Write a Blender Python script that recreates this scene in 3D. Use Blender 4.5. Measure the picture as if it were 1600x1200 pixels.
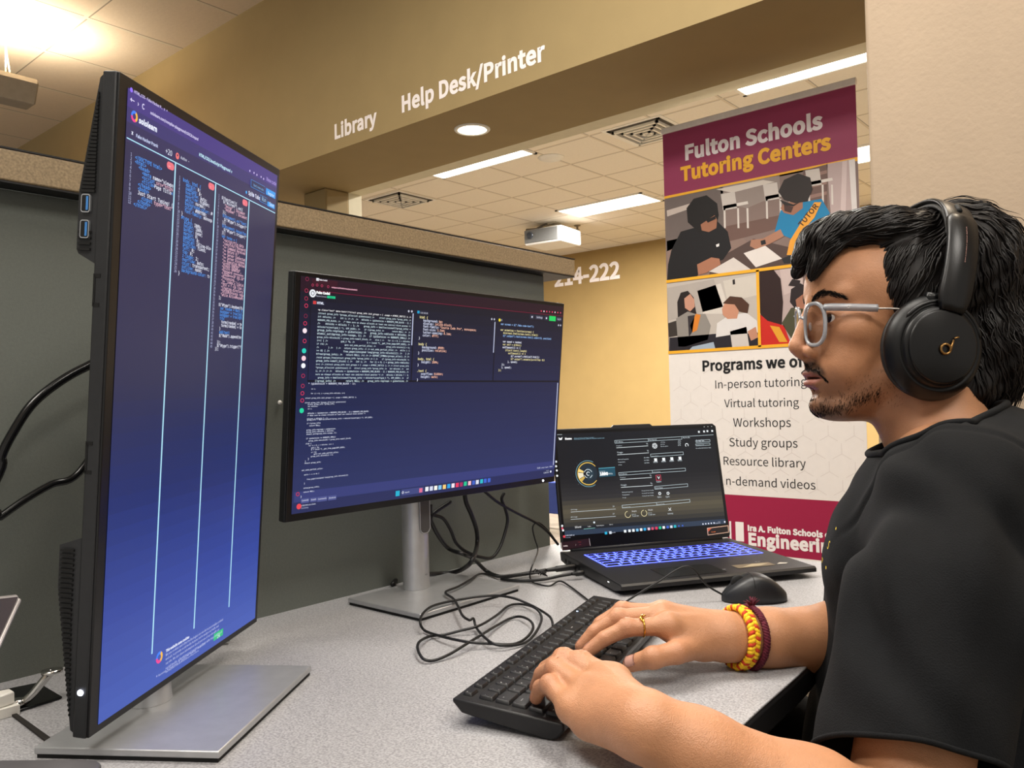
import bpy, bmesh, math, random
import numpy as np
from mathutils import Vector, Matrix

for _o in list(bpy.data.objects):
    bpy.data.objects.remove(_o)
C = bpy.context.scene.collection
SC = bpy.context.scene
random.seed(4)
EYE = 1.061          # eye height above the floor; everything below is built relative to the eye, then lifted
F_PX = 1262.3

# ------------------------------------------------------------------ camera
YAW, PITCH, ROLL = math.radians(40.408), math.radians(1.053), math.radians(-1.391)
def cam_axes():
    cy, sy = math.cos(YAW), math.sin(YAW)
    f = np.array([-sy*math.cos(PITCH), cy*math.cos(PITCH), math.sin(PITCH)])
    r = np.array([cy, sy, 0.0]); u = np.cross(r, f)
    r2 = r*math.cos(ROLL)+u*math.sin(ROLL); u2 = -r*math.sin(ROLL)+u*math.cos(ROLL)
    return np.array([r2, -u2, f])
CAM = cam_axes()
cam_d = bpy.data.cameras.new('camera'); cam = bpy.data.objects.new('camera', cam_d); C.objects.link(cam)
cam.matrix_world = Matrix((tuple(CAM[0]), tuple(-CAM[1]), tuple(-CAM[2]))).transposed().to_4x4()
cam_d.sensor_width = 36; cam_d.lens = 36*F_PX/1600; cam_d.clip_start = .02; cam_d.clip_end = 100
SC.camera = cam

# ------------------------------------------------------------------ world, lamps, exposure
SC.view_settings.view_transform = 'Standard'; SC.view_settings.look = 'None'
SC.view_settings.gamma = 1; SC.view_settings.use_curve_mapping = False
SC.view_settings.exposure = 0.15
w = bpy.data.worlds.new('world'); SC.world = w; w.use_nodes = True
w.node_tree.nodes['Background'].inputs[0].default_value = (1.0, .93, .84, 1)
w.node_tree.nodes['Background'].inputs[1].default_value = .55
def area(name, loc, size, power, col, rot=(0, 0, 0), sy=None, spread=None):
    l = bpy.data.lights.new(name, 'AREA'); l.energy = power; l.color = col; l.size = size
    if sy: l.shape = 'RECTANGLE'; l.size_y = sy
    if spread: l.spread = spread
    o = bpy.data.objects.new(name, l); C.objects.link(o); o.location = loc; o.rotation_euler = rot
    return o
def spot(name, loc, power, col, rot=(0, 0, 0), angle=2.2, blend=.8, r=.06):
    l = bpy.data.lights.new(name, 'SPOT'); l.energy = power; l.color = col; l.spot_size = angle; l.spot_blend = blend; l.shadow_soft_size = r
    o = bpy.data.objects.new(name, l); C.objects.link(o); o.location = loc; o.rotation_euler = rot
    return o
WARM = (1.0, .84, .63); NEUT = (1.0, .95, .87)
ZF, ZB, ZS = 2.16, 2.26, 1.223         # front ceiling, back ceiling, soffit underside (above the eye)
area('room_light_right', (1.35, .25, ZF-.03), 1.2, 46, (1, .95, .88), sy=.6)
area('room_light_behind', (-.35, -1.0, ZF-.03), 1.2, 26, (1, .95, .88), sy=.6)
area('room_light_over_desk', (-.75, 1.3, ZF-.03), 1.2, 34, (1, .95, .88), sy=.6)
area('added_banner_fill', (-1.9, .35, ZF-.03), 1.2, 55, (1, .95, .88), sy=.6)  # unseen fill lamp, added to brighten the front of the banner
for lx, ly in ((-5.2, 5.4), (-1.95, 5.4), (-5.25, 8.0), (-2.0, 8.0), (-8.4, 6.6)):
    area('back_room_light', (lx, ly, ZB-.05), 1.2, 250, (1, .96, .91), sy=.6)
spot('downlight_lamp', (-2.47, 2.667, ZS-.02), 12, WARM, r=.07)
spot('downlight_lamp', (.05, 2.15, ZF-.05), 42, WARM, r=.07)
area('pendant_uplight', (-4.97, 1.35, 1.90), .2, 24, (1.0, .87, .68), rot=(math.pi, 0, 0), sy=1.1)

# ------------------------------------------------------------------ small helpers
def ray(x, y): return CAM.T @ np.array([(x-800)/F_PX, (y-600)/F_PX, 1.0])
def at_z(x, y, z): d = ray(x, y); return Vector(d*(z/d[2]))
def at_x(x, y, v): d = ray(x, y); return Vector(d*(v/d[0]))
def at_y(x, y, v): d = ray(x, y); return Vector(d*(v/d[1]))
def at_d(x, y, D): d = ray(x, y); return Vector(d*D)
def at_p(x, y, o, n):
    d = Vector(ray(x, y)); return d*(o.dot(n)/d.dot(n))
K = 1.135            # measured unit -> metre for everything on and around the desk
DESK = -.287*K
FLOOR = -EYE

def lin(h):
    h = h.lstrip('#'); v = [int(h[i:i+2], 16)/255 for i in (0, 2, 4)]
    return tuple(c/12.92 if c <= .04045 else ((c+.055)/1.055)**2.4 for c in v)
MATS = {}
def mat(name, col, rough=.5, metal=0.0, spec=.5, noise=.06, scale=30, bump=0.0, bscale=200, coat=0, detail=4, emis=None, estr=0, trans=0, ior=1.45, sheen=0, sss=0):
    """principled surface with a gentle procedural colour grain and bump"""
    if name in MATS: return MATS[name]
    m = bpy.data.materials.new(name); m.use_nodes = True; nt = m.node_tree; b = nt.nodes['Principled BSDF']
    c = lin(col) if isinstance(col, str) else col
    tc = nt.nodes.new('ShaderNodeTexCoord')
    n = nt.nodes.new('ShaderNodeTexNoise'); n.inputs['Scale'].default_value = scale; n.inputs['Detail'].default_value = detail
    nt.links.new(tc.outputs['Object'], n.inputs['Vector'])
    r = nt.nodes.new('ShaderNodeMapRange'); r.inputs[1].default_value = .3; r.inputs[2].default_value = .7
    r.inputs[3].default_value = 1-noise; r.inputs[4].default_value = 1+noise
    nt.links.new(n.outputs['Fac'], r.inputs[0])
    mx = nt.nodes.new('ShaderNodeVectorMath'); mx.operation = 'SCALE'; mx.inputs[0].default_value = c
    nt.links.new(r.outputs[0], mx.inputs['Scale']); nt.links.new(mx.outputs[0], b.inputs['Base Color'])
    b.inputs['Roughness'].default_value = rough; b.inputs['Metallic'].default_value = metal
    b.inputs['Specular IOR Level'].default_value = spec; b.inputs['Coat Weight'].default_value = coat
    b.inputs['Transmission Weight'].default_value = trans; b.inputs['IOR'].default_value = ior
    b.inputs['Sheen Weight'].default_value = sheen
    if sss:
        b.inputs['Subsurface Weight'].default_value = sss; b.inputs['Subsurface Radius'].default_value = (.9, .35, .18); b.inputs['Subsurface Scale'].default_value = .008
    if bump:
        n2 = nt.nodes.new('ShaderNodeTexNoise'); n2.inputs['Scale'].default_value = bscale; n2.inputs['Detail'].default_value = 3
        nt.links.new(tc.outputs['Object'], n2.inputs['Vector'])
        bp = nt.nodes.new('ShaderNodeBump'); bp.inputs['Strength'].default_value = bump; bp.inputs['Distance'].default_value = .002
        nt.links.new(n2.outputs['Fac'], bp.inputs['Height']); nt.links.new(bp.outputs[0], b.inputs['Normal'])
    if emis:
        b.inputs['Emission Color'].default_value = (*(lin(emis) if isinstance(emis, str) else emis), 1); b.inputs['Emission Strength'].default_value = estr
    MATS[name] = m
    return m
def attr_mat(name, emit=0.0, rough=.5, spec=.5, body=None):
    """surface whose printed / displayed picture is stored per face in 'Col'"""
    m = bpy.data.materials.new(name); m.use_nodes = True; nt = m.node_tree; b = nt.nodes['Principled BSDF']
    a = nt.nodes.new('ShaderNodeAttribute'); a.attribute_name = 'Col'
    tc = nt.nodes.new('ShaderNodeTexCoord'); n = nt.nodes.new('ShaderNodeTexNoise'); n.inputs['Scale'].default_value = 40
    nt.links.new(tc.outputs['Object'], n.inputs['Vector'])
    if emit:
        b.inputs['Base Color'].default_value = (.006, .006, .008, 1)
        nt.links.new(a.outputs['Color'], b.inputs['Emission Color']); b.inputs['Emission Strength'].default_value = emit
        r = nt.nodes.new('ShaderNodeMapRange'); r.inputs[3].default_value = rough-.02; r.inputs[4].default_value = rough+.02
        nt.links.new(n.outputs['Fac'], r.inputs[0]); nt.links.new(r.outputs[0], b.inputs['Roughness'])
    else:
        r = nt.nodes.new('ShaderNodeMapRange'); r.inputs[3].default_value = .97; r.inputs[4].default_value = 1.03
        nt.links.new(n.outputs['Fac'], r.inputs[0])
        mx = nt.nodes.new('ShaderNodeVectorMath'); mx.operation = 'SCALE'
        nt.links.new(a.outputs['Color'], mx.inputs[0]); nt.links.new(r.outputs[0], mx.inputs['Scale']); nt.links.new(mx.outputs[0], b.inputs['Base Color'])
        b.inputs['Roughness'].default_value = rough
    b.inputs['Specular IOR Level'].default_value = spec
    MATS[name] = m
    return m

class MB:
    """collects simple solids; build() links them as ONE mesh object"""
    def __init__(s): s.bm = bmesh.new(); s.mi = 0; s.smooth_from = []
    def _mark(s, fs, smooth=False):
        for f in fs: f.material_index = s.mi; f.smooth = smooth
    def box(s, lo, hi, bev=0.0, M=None, seg=2):
        lo = Vector(lo); hi = Vector(hi)
        r = bmesh.ops.create_cube(s.bm, size=1); vs = r['verts']
        for v in vs: v.co = Vector([(lo[i]+hi[i])/2+v.co[i]*(hi[i]-lo[i]) for i in range(3)])
        fs = list({f for v in vs for f in v.link_faces})
        s._mark(fs)
        if bev:
            es = list({e for v in vs for e in v.link_edges})
            rr = bmesh.ops.bevel(s.bm, geom=es, offset=bev, segments=seg, affect='EDGES', profile=.5)
            s._mark(rr['faces'], True); vs = list({v for f in rr['faces'] for v in f.verts} | {v for v in vs if v.is_valid})
            for f in {f for v in vs for f in v.link_faces}: f.material_index = s.mi
        if M is not None:
            for v in vs: v.co = M @ v.co
        return s
    def prism(s, pts, z0, z1, M=None, bev=0.0, smooth=False):
        """outline in local XY, extruded z0..z1"""
        a = [s.bm.verts.new((p[0], p[1], z0)) for p in pts]; b = [s.bm.verts.new((p[0], p[1], z1)) for p in pts]
        n = len(pts); fs = [s.bm.faces.new(list(reversed(a))), s.bm.faces.new(b)]
        for i in range(n):
            fs.append(s.bm.faces.new((a[i], a[(i+1) % n], b[(i+1) % n], b[i])))
        s._mark(fs, False)
        if smooth:
            for f in fs[2:]: f.smooth = True
        vs = a+b
        bmesh.ops.recalc_face_normals(s.bm, faces=fs)
        if bev:
            es = list({e for f in fs[:2] for e in f.edges})
            rr = bmesh.ops.bevel(s.bm, geom=es, offset=bev, segments=2, affect='EDGES', profile=.5)
            s._mark(rr['faces'], True)
            vs = list({v for f in rr['faces'] for v in f.verts} | {v for v in vs if v.is_valid})
            for f in {f for v in vs for f in v.link_faces}: f.material_index = s.mi
        if M is not None:
            for v in vs: v.co = M @ v.co
        return s
    def lathe(s, prof, n=32, M=None, axis='Z', cap=True):
        """profile of (radius, height)"""
        rings = []
        for r, h in prof:
            ring = []
            for i in range(n):
                a = 2*math.pi*i/n
                ring.append(s.bm.verts.new((r*math.cos(a), r*math.sin(a), h)))
            rings.append(ring)
        fs = []
        for k in range(len(rings)-1):
            for i in range(n):
                fs.append(s.bm.faces.new((rings[k][i], rings[k][(i+1) % n], rings[k+1][(i+1) % n], rings[k+1][i])))
        for f in fs: f.smooth = True
        if cap:
            if prof[0][0] > 1e-6: fs.append(s.bm.faces.new(list(reversed(rings[0]))))
            if prof[-1][0] > 1e-6: fs.append(s.bm.faces.new(rings[-1]))
        for f in fs: f.material_index = s.mi
        if M is not None:
            for rg in rings:
                for v in rg: v.co = M @ v.co
        return s
    def tube(s, pts, rad, n=8, cap=True, closed=False):
        pts = [Vector(p) for p in pts]; m = len(pts)
        rads = rad if isinstance(rad, (list, tuple)) else [rad]*m
        up = Vector((0, 0, 1)); rings = []; prev = None
        for i, p in enumerate(pts):
            t = (pts[(i+1) % m]-pts[i-1]) if closed else (pts[min(i+1, m-1)]-pts[max(i-1, 0)])
            t = t.normalized() if t.length > 1e-9 else Vector((0, 0, 1))
            if prev is None:
                a = t.cross(up); a = a if a.length > 1e-3 else t.cross(Vector((1, 0, 0)))
            else: a = prev-t*prev.dot(t)
            a.normalize(); prev = a; b = t.cross(a)
            rings.append([s.bm.verts.new(p+(a*math.cos(2*math.pi*k/n)+b*math.sin(2*math.pi*k/n))*rads[i]) for k in range(n)])
        fs = []
        for i in range(m if closed else m-1):
            A = rings[i]; B = rings[(i+1) % m]
            for k in range(n): fs.append(s.bm.faces.new((A[k], A[(k+1) % n], B[(k+1) % n], B[k])))
        if cap and not closed:
            fs.append(s.bm.faces.new(list(reversed(rings[0])))); fs.append(s.bm.faces.new(rings[-1]))
        s._mark(fs, True)
        return s
    def build(s, name, mats, parent=None, subd=0):
        me = bpy.data.meshes.new(name); s.bm.normal_update(); s.bm.to_mesh(me); s.bm.free()
        return link(name, me, mats, parent)
def link(name, me, mats, parent=None):
    o = bpy.data.objects.new(name, me); C.objects.link(o)
    for m in (mats if isinstance(mats, (list, tuple)) else [mats]): me.materials.append(m)
    if parent: o.parent = parent
    return o
def thing(name, label, cat, loc=(0, 0, 0), rot=None, group=None):
    o = bpy.data.objects.new(name, None); C.objects.link(o); o.empty_display_size = .05
    if rot is not None: o.matrix_world = Matrix.Translation(loc) @ (rot.to_4x4() if isinstance(rot, Matrix) else Matrix.Rotation(rot, 4, 'Z'))
    else: o.location = loc
    return tag(o, label, cat, group)
def tag(o, label, cat, group=None):
    o['label'] = label; o['category'] = cat
    if group: o['group'] = group
    return o
def structure(o): o['kind'] = 'structure'; return o
def rebase(o):
    """put a mesh object's origin at the foot of its own shape"""
    vs = np.empty(len(o.data.vertices)*3); o.data.vertices.foreach_get('co', vs); vs = vs.reshape(-1, 3)
    c = Vector(((vs[:, 0].min()+vs[:, 0].max())/2, (vs[:, 1].min()+vs[:, 1].max())/2, vs[:, 2].min()))
    o.data.transform(Matrix.Translation(-c)); o.location = c
    return o
def spline(pts, n=8, closed=False):
    """Catmull-Rom through the points"""
    P = [Vector(p) for p in pts]; m = len(P); out = []
    for i in range(m if closed else m-1):
        if closed: a, b, c, d = P[i-1], P[i], P[(i+1) % m], P[(i+2) % m]
        else: a, b, c, d = P[max(i-1, 0)], P[i], P[i+1], P[min(i+2, m-1)]
        for k in range(n):
            t = k/n
            out.append(.5*((2*b)+(c-a)*t+(2*a-5*b+4*c-d)*t*t+(3*b-a-3*c+d)*t**3))
    if not closed: out.append(P[-1])
    return out
def rrect(w, h, r, n=4, cx=0, cy=0):
    pts = []
    for sx, sy, a0 in ((1, 1, 0), (-1, 1, 90), (-1, -1, 180), (1, -1, 270)):
        for k in range(n+1):
            a = math.radians(a0+90*k/n)
            pts.append((cx+sx*(w/2-r)+r*math.cos(a), cy+sy*(h/2-r)+r*math.sin(a)))
    return pts

# ------------------------------------------------------------------ lettering
def _font(fn):
    try: return bpy.data.fonts.load(bpy.utils.resource_path('LOCAL')+'/datafiles/fonts/'+fn)
    except Exception: return None
FONTS = {'sans': _font('Noto Sans CJK Regular.woff2'), 'mono': _font('DejaVuSansMono.woff2')}
_TX = {}
def glyphs(text, font='sans', bold=0.0, res=2):
    """flat letter outlines (verts 2D, faces), baseline at 0, size 1"""
    key = (text, font, bold, res)
    if key in _TX: return _TX[key]
    cu = bpy.data.curves.new('t', 'FONT'); cu.body = text; cu.size = 1; cu.resolution_u = res; cu.bevel_depth = bold; cu.bevel_resolution = 0
    if FONTS.get(font): cu.font = FONTS[font]
    if bold: cu.space_character = 1+bold*1.2
    o = bpy.data.objects.new('t', cu); C.objects.link(o); bpy.context.view_layer.update()
    me = bpy.data.meshes.new_from_object(o.evaluated_get(bpy.context.evaluated_depsgraph_get()))
    v = [(p.co.x, p.co.y, 0) for p in me.vertices]; f = [tuple(q.vertices) for q in me.polygons if not bold or min(me.vertices[i].co.z for i in q.vertices) > -1e-5]
    bpy.data.objects.remove(o); bpy.data.curves.remove(cu); bpy.data.meshes.remove(me)
    _TX[key] = (v, f)
    return _TX[key]

class Draw:
    """flat picture on a real plane: polygons and lettering, colour kept per face"""
    def __init__(s, o, u, v, step=.00012):
        s.o = Vector(o); s.u = Vector(u).normalized(); s.v = Vector(v).normalized(); s.n = s.u.cross(s.v)
        s.V = []; s.F = []; s.K = []; s.step = step
    def L(s, px, py):
        p = at_p(px, py, s.o, s.n)-s.o; return (p.dot(s.u), p.dot(s.v))
    def poly(s, pts, col, layer=1, px=True):
        q = [s.L(*p) for p in pts] if px else pts
        b = len(s.V); s.V += [(x, y, layer*s.step) for x, y in q]; s.F.append(tuple(range(b, b+len(q)))); s.K.append(lin(col) if isinstance(col, str) else col)
    def rect(s, x0, y0, x1, y1, col, layer=1): s.poly([(x0, y0), (x1, y0), (x1, y1), (x0, y1)], col, layer, False)
    def line(s, p0, p1, wd, col, layer=2, px=True):
        a = Vector(s.L(*p0) if px else p0); b = Vector(s.L(*p1) if px else p1); d = (b-a).normalized(); n = Vector((-d.y, d.x))*wd/2
        s.poly([tuple(a-n), tuple(b-n), tuple(b+n), tuple(a+n)], col, layer, False)
    def disc(s, c, r, col, layer=2, px=True, n=20, r0=0, a0=0, a1=360):
        cx, cy = s.L(*c) if px else c
        A = [math.radians(a0+(a1-a0)*k/n) for k in range(n+1)]
        if r0:
            for k in range(n):
                s.poly([(cx+q*math.cos(t), cy+q*math.sin(t)) for q, t in ((r0, A[k]), (r, A[k]), (r, A[k+1]), (r0, A[k+1]))], col, layer, False)
        else: s.poly([(cx+r*math.cos(t), cy+r*math.sin(t)) for t in A[:-1]], col, layer, False)
    def text(s, t, p0, p1=None, size=None, col='#ffffff', layer=4, font='sans', bold=0.0, upto=None, res=2, px=True, horiz=True, xmax=None, sy=1.0):
        """baseline from p0 (width to p1, or a given letter size in metres)"""
        if not t.strip(): return
        v, f = glyphs(t, font, bold, res)
        if not v: return
        a = s.L(*p0) if px else p0
        if size is None:
            b = s.L(*p1) if px else p1
            g = glyphs(upto, font, bold, res)[0] if upto else v
            wd = max(q[0] for q in g)-min(q[0] for q in g); x0 = min(q[0] for q in v)
            size = (b[0]-a[0])/wd; y = (a[1]+b[1])/2
        else: x0 = min(q[0] for q in v) if p1 is None and not t.startswith(' ') else 0; y = a[1]
        base = len(s.V)
        pts = [(a[0]+(q[0]-x0)*size, y+q[1]*size*sy, (layer+q[2])*s.step) for q in v]
        k = lin(col) if isinstance(col, str) else col
        if xmax is not None:
            lim = s.L(*xmax)[0] if px else xmax
            f = [q for q in f if max(pts[i][0] for i in q) < lim]
        s.V += pts
        for q in f: s.F.append(tuple(i+base for i in q)); s.K.append(k)
        return size
    def build(s, name, m, parent=None, local=False):
        me = bpy.data.meshes.new(name); me.from_pydata(s.V, [], s.F); me.update()
        at = me.color_attributes.new('Col', 'FLOAT_COLOR', 'CORNER')
        buf = np.ones((len(me.loops), 4), dtype=np.float32); i = 0
        for p, k in zip(s.F, s.K): buf[i:i+len(p), :3] = k; i += len(p)
        at.data.foreach_set('color', buf.ravel())
        o = link(name, me, m, parent)
        Mx = Matrix((s.u, s.v, s.n)).transposed().to_4x4(); Mx.translation = s.o
        o.matrix_world = Mx
        if parent:
            o.parent = parent; o.matrix_parent_inverse = parent_world(parent).inverted(); o.matrix_basis = Mx
        return o
def parent_world(p):
    m = p.matrix_basis.copy()
    if p.parent: m = parent_world(p.parent) @ p.matrix_parent_inverse @ m
    return m
def adopt(o, parent):
    """parent a mesh that was built in room coordinates"""
    o.parent = parent; o.matrix_parent_inverse = parent_world(parent).inverted(); return o
def vprop(o):
    return o

# ------------------------------------------------------------------ setting
gold = mat('gold_paint', '#97835a', .75, noise=.03, scale=8, bump=.12, bscale=160)
gold2 = mat('yellow_paint', '#9c8250', .75, noise=.03, scale=5, bump=.12, bscale=160)
beige = mat('beige_textured_paint', '#a08e79', .8, noise=.03, scale=6, bump=.55, bscale=75)
cream = mat('cream_paint', '#d8d0b4', .7, noise=.03)

def tile_mat(name, base, x0, y0, step_x, step_y):
    """lay-in ceiling tiles: pale ribs on a regular grid, fine pitted tile faces"""
    m = bpy.data.materials.new(name); m.use_nodes = True; nt = m.node_tree; b = nt.nodes['Principled BSDF']; N = nt.nodes.new; Lk = nt.links.new
    tc = N('ShaderNodeTexCoord'); sp = N('ShaderNodeSeparateXYZ'); Lk(tc.outputs['Object'], sp.inputs[0])
    edges = []
    for ax, o0, st in (('X', x0, step_x), ('Y', y0, step_y)):
        a = N('ShaderNodeMath'); a.operation = 'SUBTRACT'; Lk(sp.outputs[ax], a.inputs[0]); a.inputs[1].default_value = o0-st*60
        d = N('ShaderNodeMath'); d.operation = 'MODULO'; Lk(a.outputs[0], d.inputs[0]); d.inputs[1].default_value = st
        e = N('ShaderNodeMath'); e.operation = 'LESS_THAN'; Lk(d.outputs[0], e.inputs[0]); e.inputs[1].default_value = .022
        g = N('ShaderNodeMath'); g.operation = 'LESS_THAN'; Lk(d.outputs[0], g.inputs[0]); g.inputs[1].default_value = .030
        edges.append((e, g))
    def mx(i):
        q = N('ShaderNodeMath'); q.operation = 'MAXIMUM'; Lk(edges[0][i].outputs[0], q.inputs[0]); Lk(edges[1][i].outputs[0], q.inputs[1]); return q
    rib, groove = mx(0), mx(1)
    n = N('ShaderNodeTexNoise'); n.inputs['Scale'].default_value = 60; Lk(tc.outputs['Object'], n.inputs['Vector'])
    cr = N('ShaderNodeMapRange'); cr.inputs[3].default_value = .95; cr.inputs[4].default_value = 1.05; Lk(n.outputs['Fac'], cr.inputs[0])
    c = N('ShaderNodeVectorMath'); c.operation = 'SCALE'; c.inputs[0].default_value = lin(base); Lk(cr.outputs[0], c.inputs['Scale'])
    m1 = N('ShaderNodeMix'); m1.data_type = 'RGBA'; Lk(groove.outputs[0], m1.inputs[0]); Lk(c.outputs[0], m1.inputs[6]); m1.inputs[7].default_value = (*[k*.42 for k in lin(base)], 1)
    m2 = N('ShaderNodeMix'); m2.data_type = 'RGBA'; Lk(rib.outputs[0], m2.inputs[0]); Lk(m1.outputs[2], m2.inputs[6]); m2.inputs[7].default_value = (*lin('#d8ccb8'), 1)
    Lk(m2.outputs[2], b.inputs['Base Color']); b.inputs['Roughness'].default_value = .9
    bp = N('ShaderNodeBump'); bp.inputs['Strength'].default_value = .25; bp.inputs['Distance'].default_value = .003; Lk(n.outputs['Fac'], bp.inputs['Height']); Lk(bp.outputs[0], b.inputs['Normal'])
    return m
ceil_front = tile_mat('ceiling_tile_front', '#d9c9b4', -4.631, 1.858, .61, .61)
ceil_back = tile_mat('ceiling_tile_back', '#e9e1d2', -4.60, 5.745, .62, .575)

def carpet_mat():
    m = bpy.data.materials.new('carpet'); m.use_nodes = True; nt = m.node_tree; b = nt.nodes['Principled BSDF']; N = nt.nodes.new; Lk = nt.links.new
    tc = N('ShaderNodeTexCoord'); mp = N('ShaderNodeMapping'); mp.inputs['Rotation'].default_value = (0, 0, .35); Lk(tc.outputs['Object'], mp.inputs[0])
    wv = N('ShaderNodeTexWave'); wv.inputs['Scale'].default_value = 28; wv.inputs['Distortion'].default_value = 3; wv.inputs['Detail'].default_value = 3; Lk(mp.outputs[0], wv.inputs[0])
    ns = N('ShaderNodeTexNoise'); ns.inputs['Scale'].default_value = 170; Lk(mp.outputs[0], ns.inputs[0])
    br = N('ShaderNodeTexBrick'); br.inputs['Scale'].default_value = 2.2; br.inputs['Color1'].default_value = (*lin('#877a6a'), 1); br.inputs['Color2'].default_value = (*lin('#6f6455'), 1); br.inputs['Mortar'].default_value = (*lin('#5b5145'), 1); br.inputs['Mortar Size'].default_value = .006; Lk(mp.outputs[0], br.inputs[0])
    mx = N('ShaderNodeMix'); mx.data_type = 'RGBA'; mx.blend_type = 'MULTIPLY'; mx.inputs[0].default_value = .55; Lk(br.outputs['Color'], mx.inputs[6]); Lk(wv.outputs['Color'], mx.inputs[7])
    m2 = N('ShaderNodeMix'); m2.data_type = 'RGBA'; m2.blend_type = 'OVERLAY'; m2.inputs[0].default_value = .7; Lk(mx.outputs[2], m2.inputs[6]); Lk(ns.outputs['Color'], m2.inputs[7])
    Lk(m2.outputs[2], b.inputs['Base Color']); b.inputs['Roughness'].default_value = .95
    bp = N('ShaderNodeBump'); bp.inputs['Strength'].default_value = .6; bp.inputs['Distance'].default_value = .004; Lk(ns.outputs['Fac'], bp.inputs['Height']); Lk(bp.outputs[0], b.inputs['Normal'])
    return m
SY0, SY1, SYB = 2.427, 2.97, 3.066     # soffit front, soffit rear, back of the opening's frame
m = MB(); m.box((-16, -3, FLOOR-.1), (4, 10.5, FLOOR)); structure(m.build('floor', carpet_mat()))
m = MB(); m.box((-12, -3, ZF), (4, SY0, ZF+.08)); structure(m.build('ceiling', ceil_front))
m = MB(); m.box((-16, SYB, ZB), (4, 10.5, ZB+.08)); structure(m.build('ceiling', ceil_back))
m = MB(); m.box((-12, SY0, ZS), (-.3, SY1, ZB+.1)); structure(m.build('trim_1', gold))
m = MB(); m.box((-16, 10.3, FLOOR), (4, 10.5, ZB)); structure(m.build('wall_back', gold2))
m = MB(); m.box((-.29*2.34, 2.34, FLOOR), (3.2, 3.3, ZB+.1), bev=.012); structure(m.build('wall_right', beige))
fr = MB()                                # pale frame lining the wide opening: head and jamb
fr.box((-3.745, SY1, ZS), (-.6, SYB, ZB+.1)); fr.box((-3.95, SY1, FLOOR), (-3.745, SYB, ZB+.1)); structure(fr.build('trim_2', cream))
m = MB(); m.box((-3.945, 2.80, FLOOR), (-3.735, 2.965, ZS), bev=.01); structure(m.build('wall_left', gold))
m = MB(); m.box((-9.6, 7.2, ZB-.34), (-8.55, 10.3, ZB)); structure(m.build('trim_3', mat('peach_paint', '#d9b795', .8)))

# wall lettering
let_m = attr_mat('white_vinyl', rough=.55)
def wall_text(label, items, y, name='wall_lettering'):
    d = Draw((0, y-.0012, 0), (1, 0, 0), (0, 0, 1), .0002)
    for t, p0, p1, up in items: d.text(t, p0, p1, col='#f3eceb', font='sans', bold=.016, res=4, layer=1, upto=up)
    o = d.build(name, let_m); tag(o, label, 'lettering'); return o
wall_text('white letters reading Library on the tan soffit', [('Library', (523, 212.5), (589, 198), None)], SY0)
wall_text('white letters reading Help Desk/Printer on the tan soffit', [('Help Desk/Printer', (628, 173), (852, 95), None)], SY0)
wall_text('white room numbers 214-222 on the yellow back wall', [('214-222', (866, 445.5), (968.5, 435.5), None)], 10.3)

# lamps, vents and fittings in the ceilings
glow = mat('lit_diffuser', '#ffffff', .5, emis='#fff6e6', estr=5.0, noise=.02)
white_metal = mat('white_enamel', '#e6e4de', .4, noise=.02)
dark_gap = mat('dark_gap', '#4a453e', .8)
def troffer(label, x0, x1, y0, y1, z=ZB):
    t = thing('ceiling_light', label, 'ceiling light', ((x0+x1)/2, (y0+y1)/2, z), group='fluorescent ceiling panels')
    hx, hy = (x1-x0)/2, (y1-y0)/2; a = MB()
    for lo, hi in (((-hx, -hy, -.012), (hx, -hy+.03, .0)), ((-hx, hy-.03, -.012), (hx, hy, .0)), ((-hx, -hy, -.012), (-hx+.03, hy, .0)), ((hx-.03, -hy, -.012), (hx, hy, .0))): a.box(lo, hi)
    a.build('frame', white_metal, t)
    a = MB(); a.box((-hx+.03, -hy+.03, -.006), (hx-.03, hy-.03, -.002)); a.build('diffuser', glow, t)
def unseen_front_panel(x, y):      # unseen lit panels of the near room, overhead and behind the view
    t = thing('ceiling_light', 'unseen ceiling panel of the near room, overhead beyond the top of the picture', 'ceiling light', (x, y, ZF), group='unseen near room ceiling panels')
    a = MB(); a.box((-.62, -.32, -.014), (.62, .32, 0)); a.build('frame', white_metal, t); a = MB(); a.box((-.59, -.29, -.0155), (.59, .29, -.0142)); a.build('diffuser', glow, t)
for q_ in ((1.35, .25), (-.35, -1.0), (-.75, 1.3), (-1.9, .35)): unseen_front_panel(*q_)  # the last panel is an added one, housing the banner's fill lamp
troffer('long ceiling light just left of the round white speaker', -5.80, -4.58, 5.21, 5.82)
troffer('long ceiling light above the top right corner of the banner', -2.57, -1.35, 5.21, 5.82)
troffer('ceiling light above and right of the hanging projector', -5.86, -4.66, 7.76, 8.28)
troffer('ceiling light glimpsed in the gap between banner and beige wall', -2.58, -1.36, 7.76, 8.36)
def vent(label, px, sz):
    p = Vector(ray(*px)); p = p*(ZB/p.z)
    t = thing('ceiling_vent', label, 'air vent', p, group='square air vents')
    a = MB(); a.box((-sz, -sz, -.006), (sz, sz, -.0005)); a.build('plate', white_metal, t)
    g = MB(); h = MB()
    for k in range(4):
        r = sz*(.88-.2*k)
        for lo, hi in (((-r, -r), (r, -r+.035)), ((-r, r-.035), (r, r)), ((-r, -r), (-r+.035, r)), ((r-.035, -r), (r, r))):
            g.box((lo[0], lo[1], -.009), (hi[0], hi[1], -.0065))
        q = r-.035
        for lo, hi in (((-q, -q), (q, -q+.02)), ((-q, q-.02), (q, q)), ((-q, -q), (-q+.02, q)), ((q-.02, -q), (q, q))):
            h.box((lo[0], lo[1], -.03), (hi[0], hi[1], -.0066))
    g.build('slot', dark_gap, t); h.build('louvre', white_metal, t)
vent('square air vent left of the long light, by the pale door frame', (626, 312), .29)
vent('square air vent in the ceiling beside the banner top', (1012, 205), .29)
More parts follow.
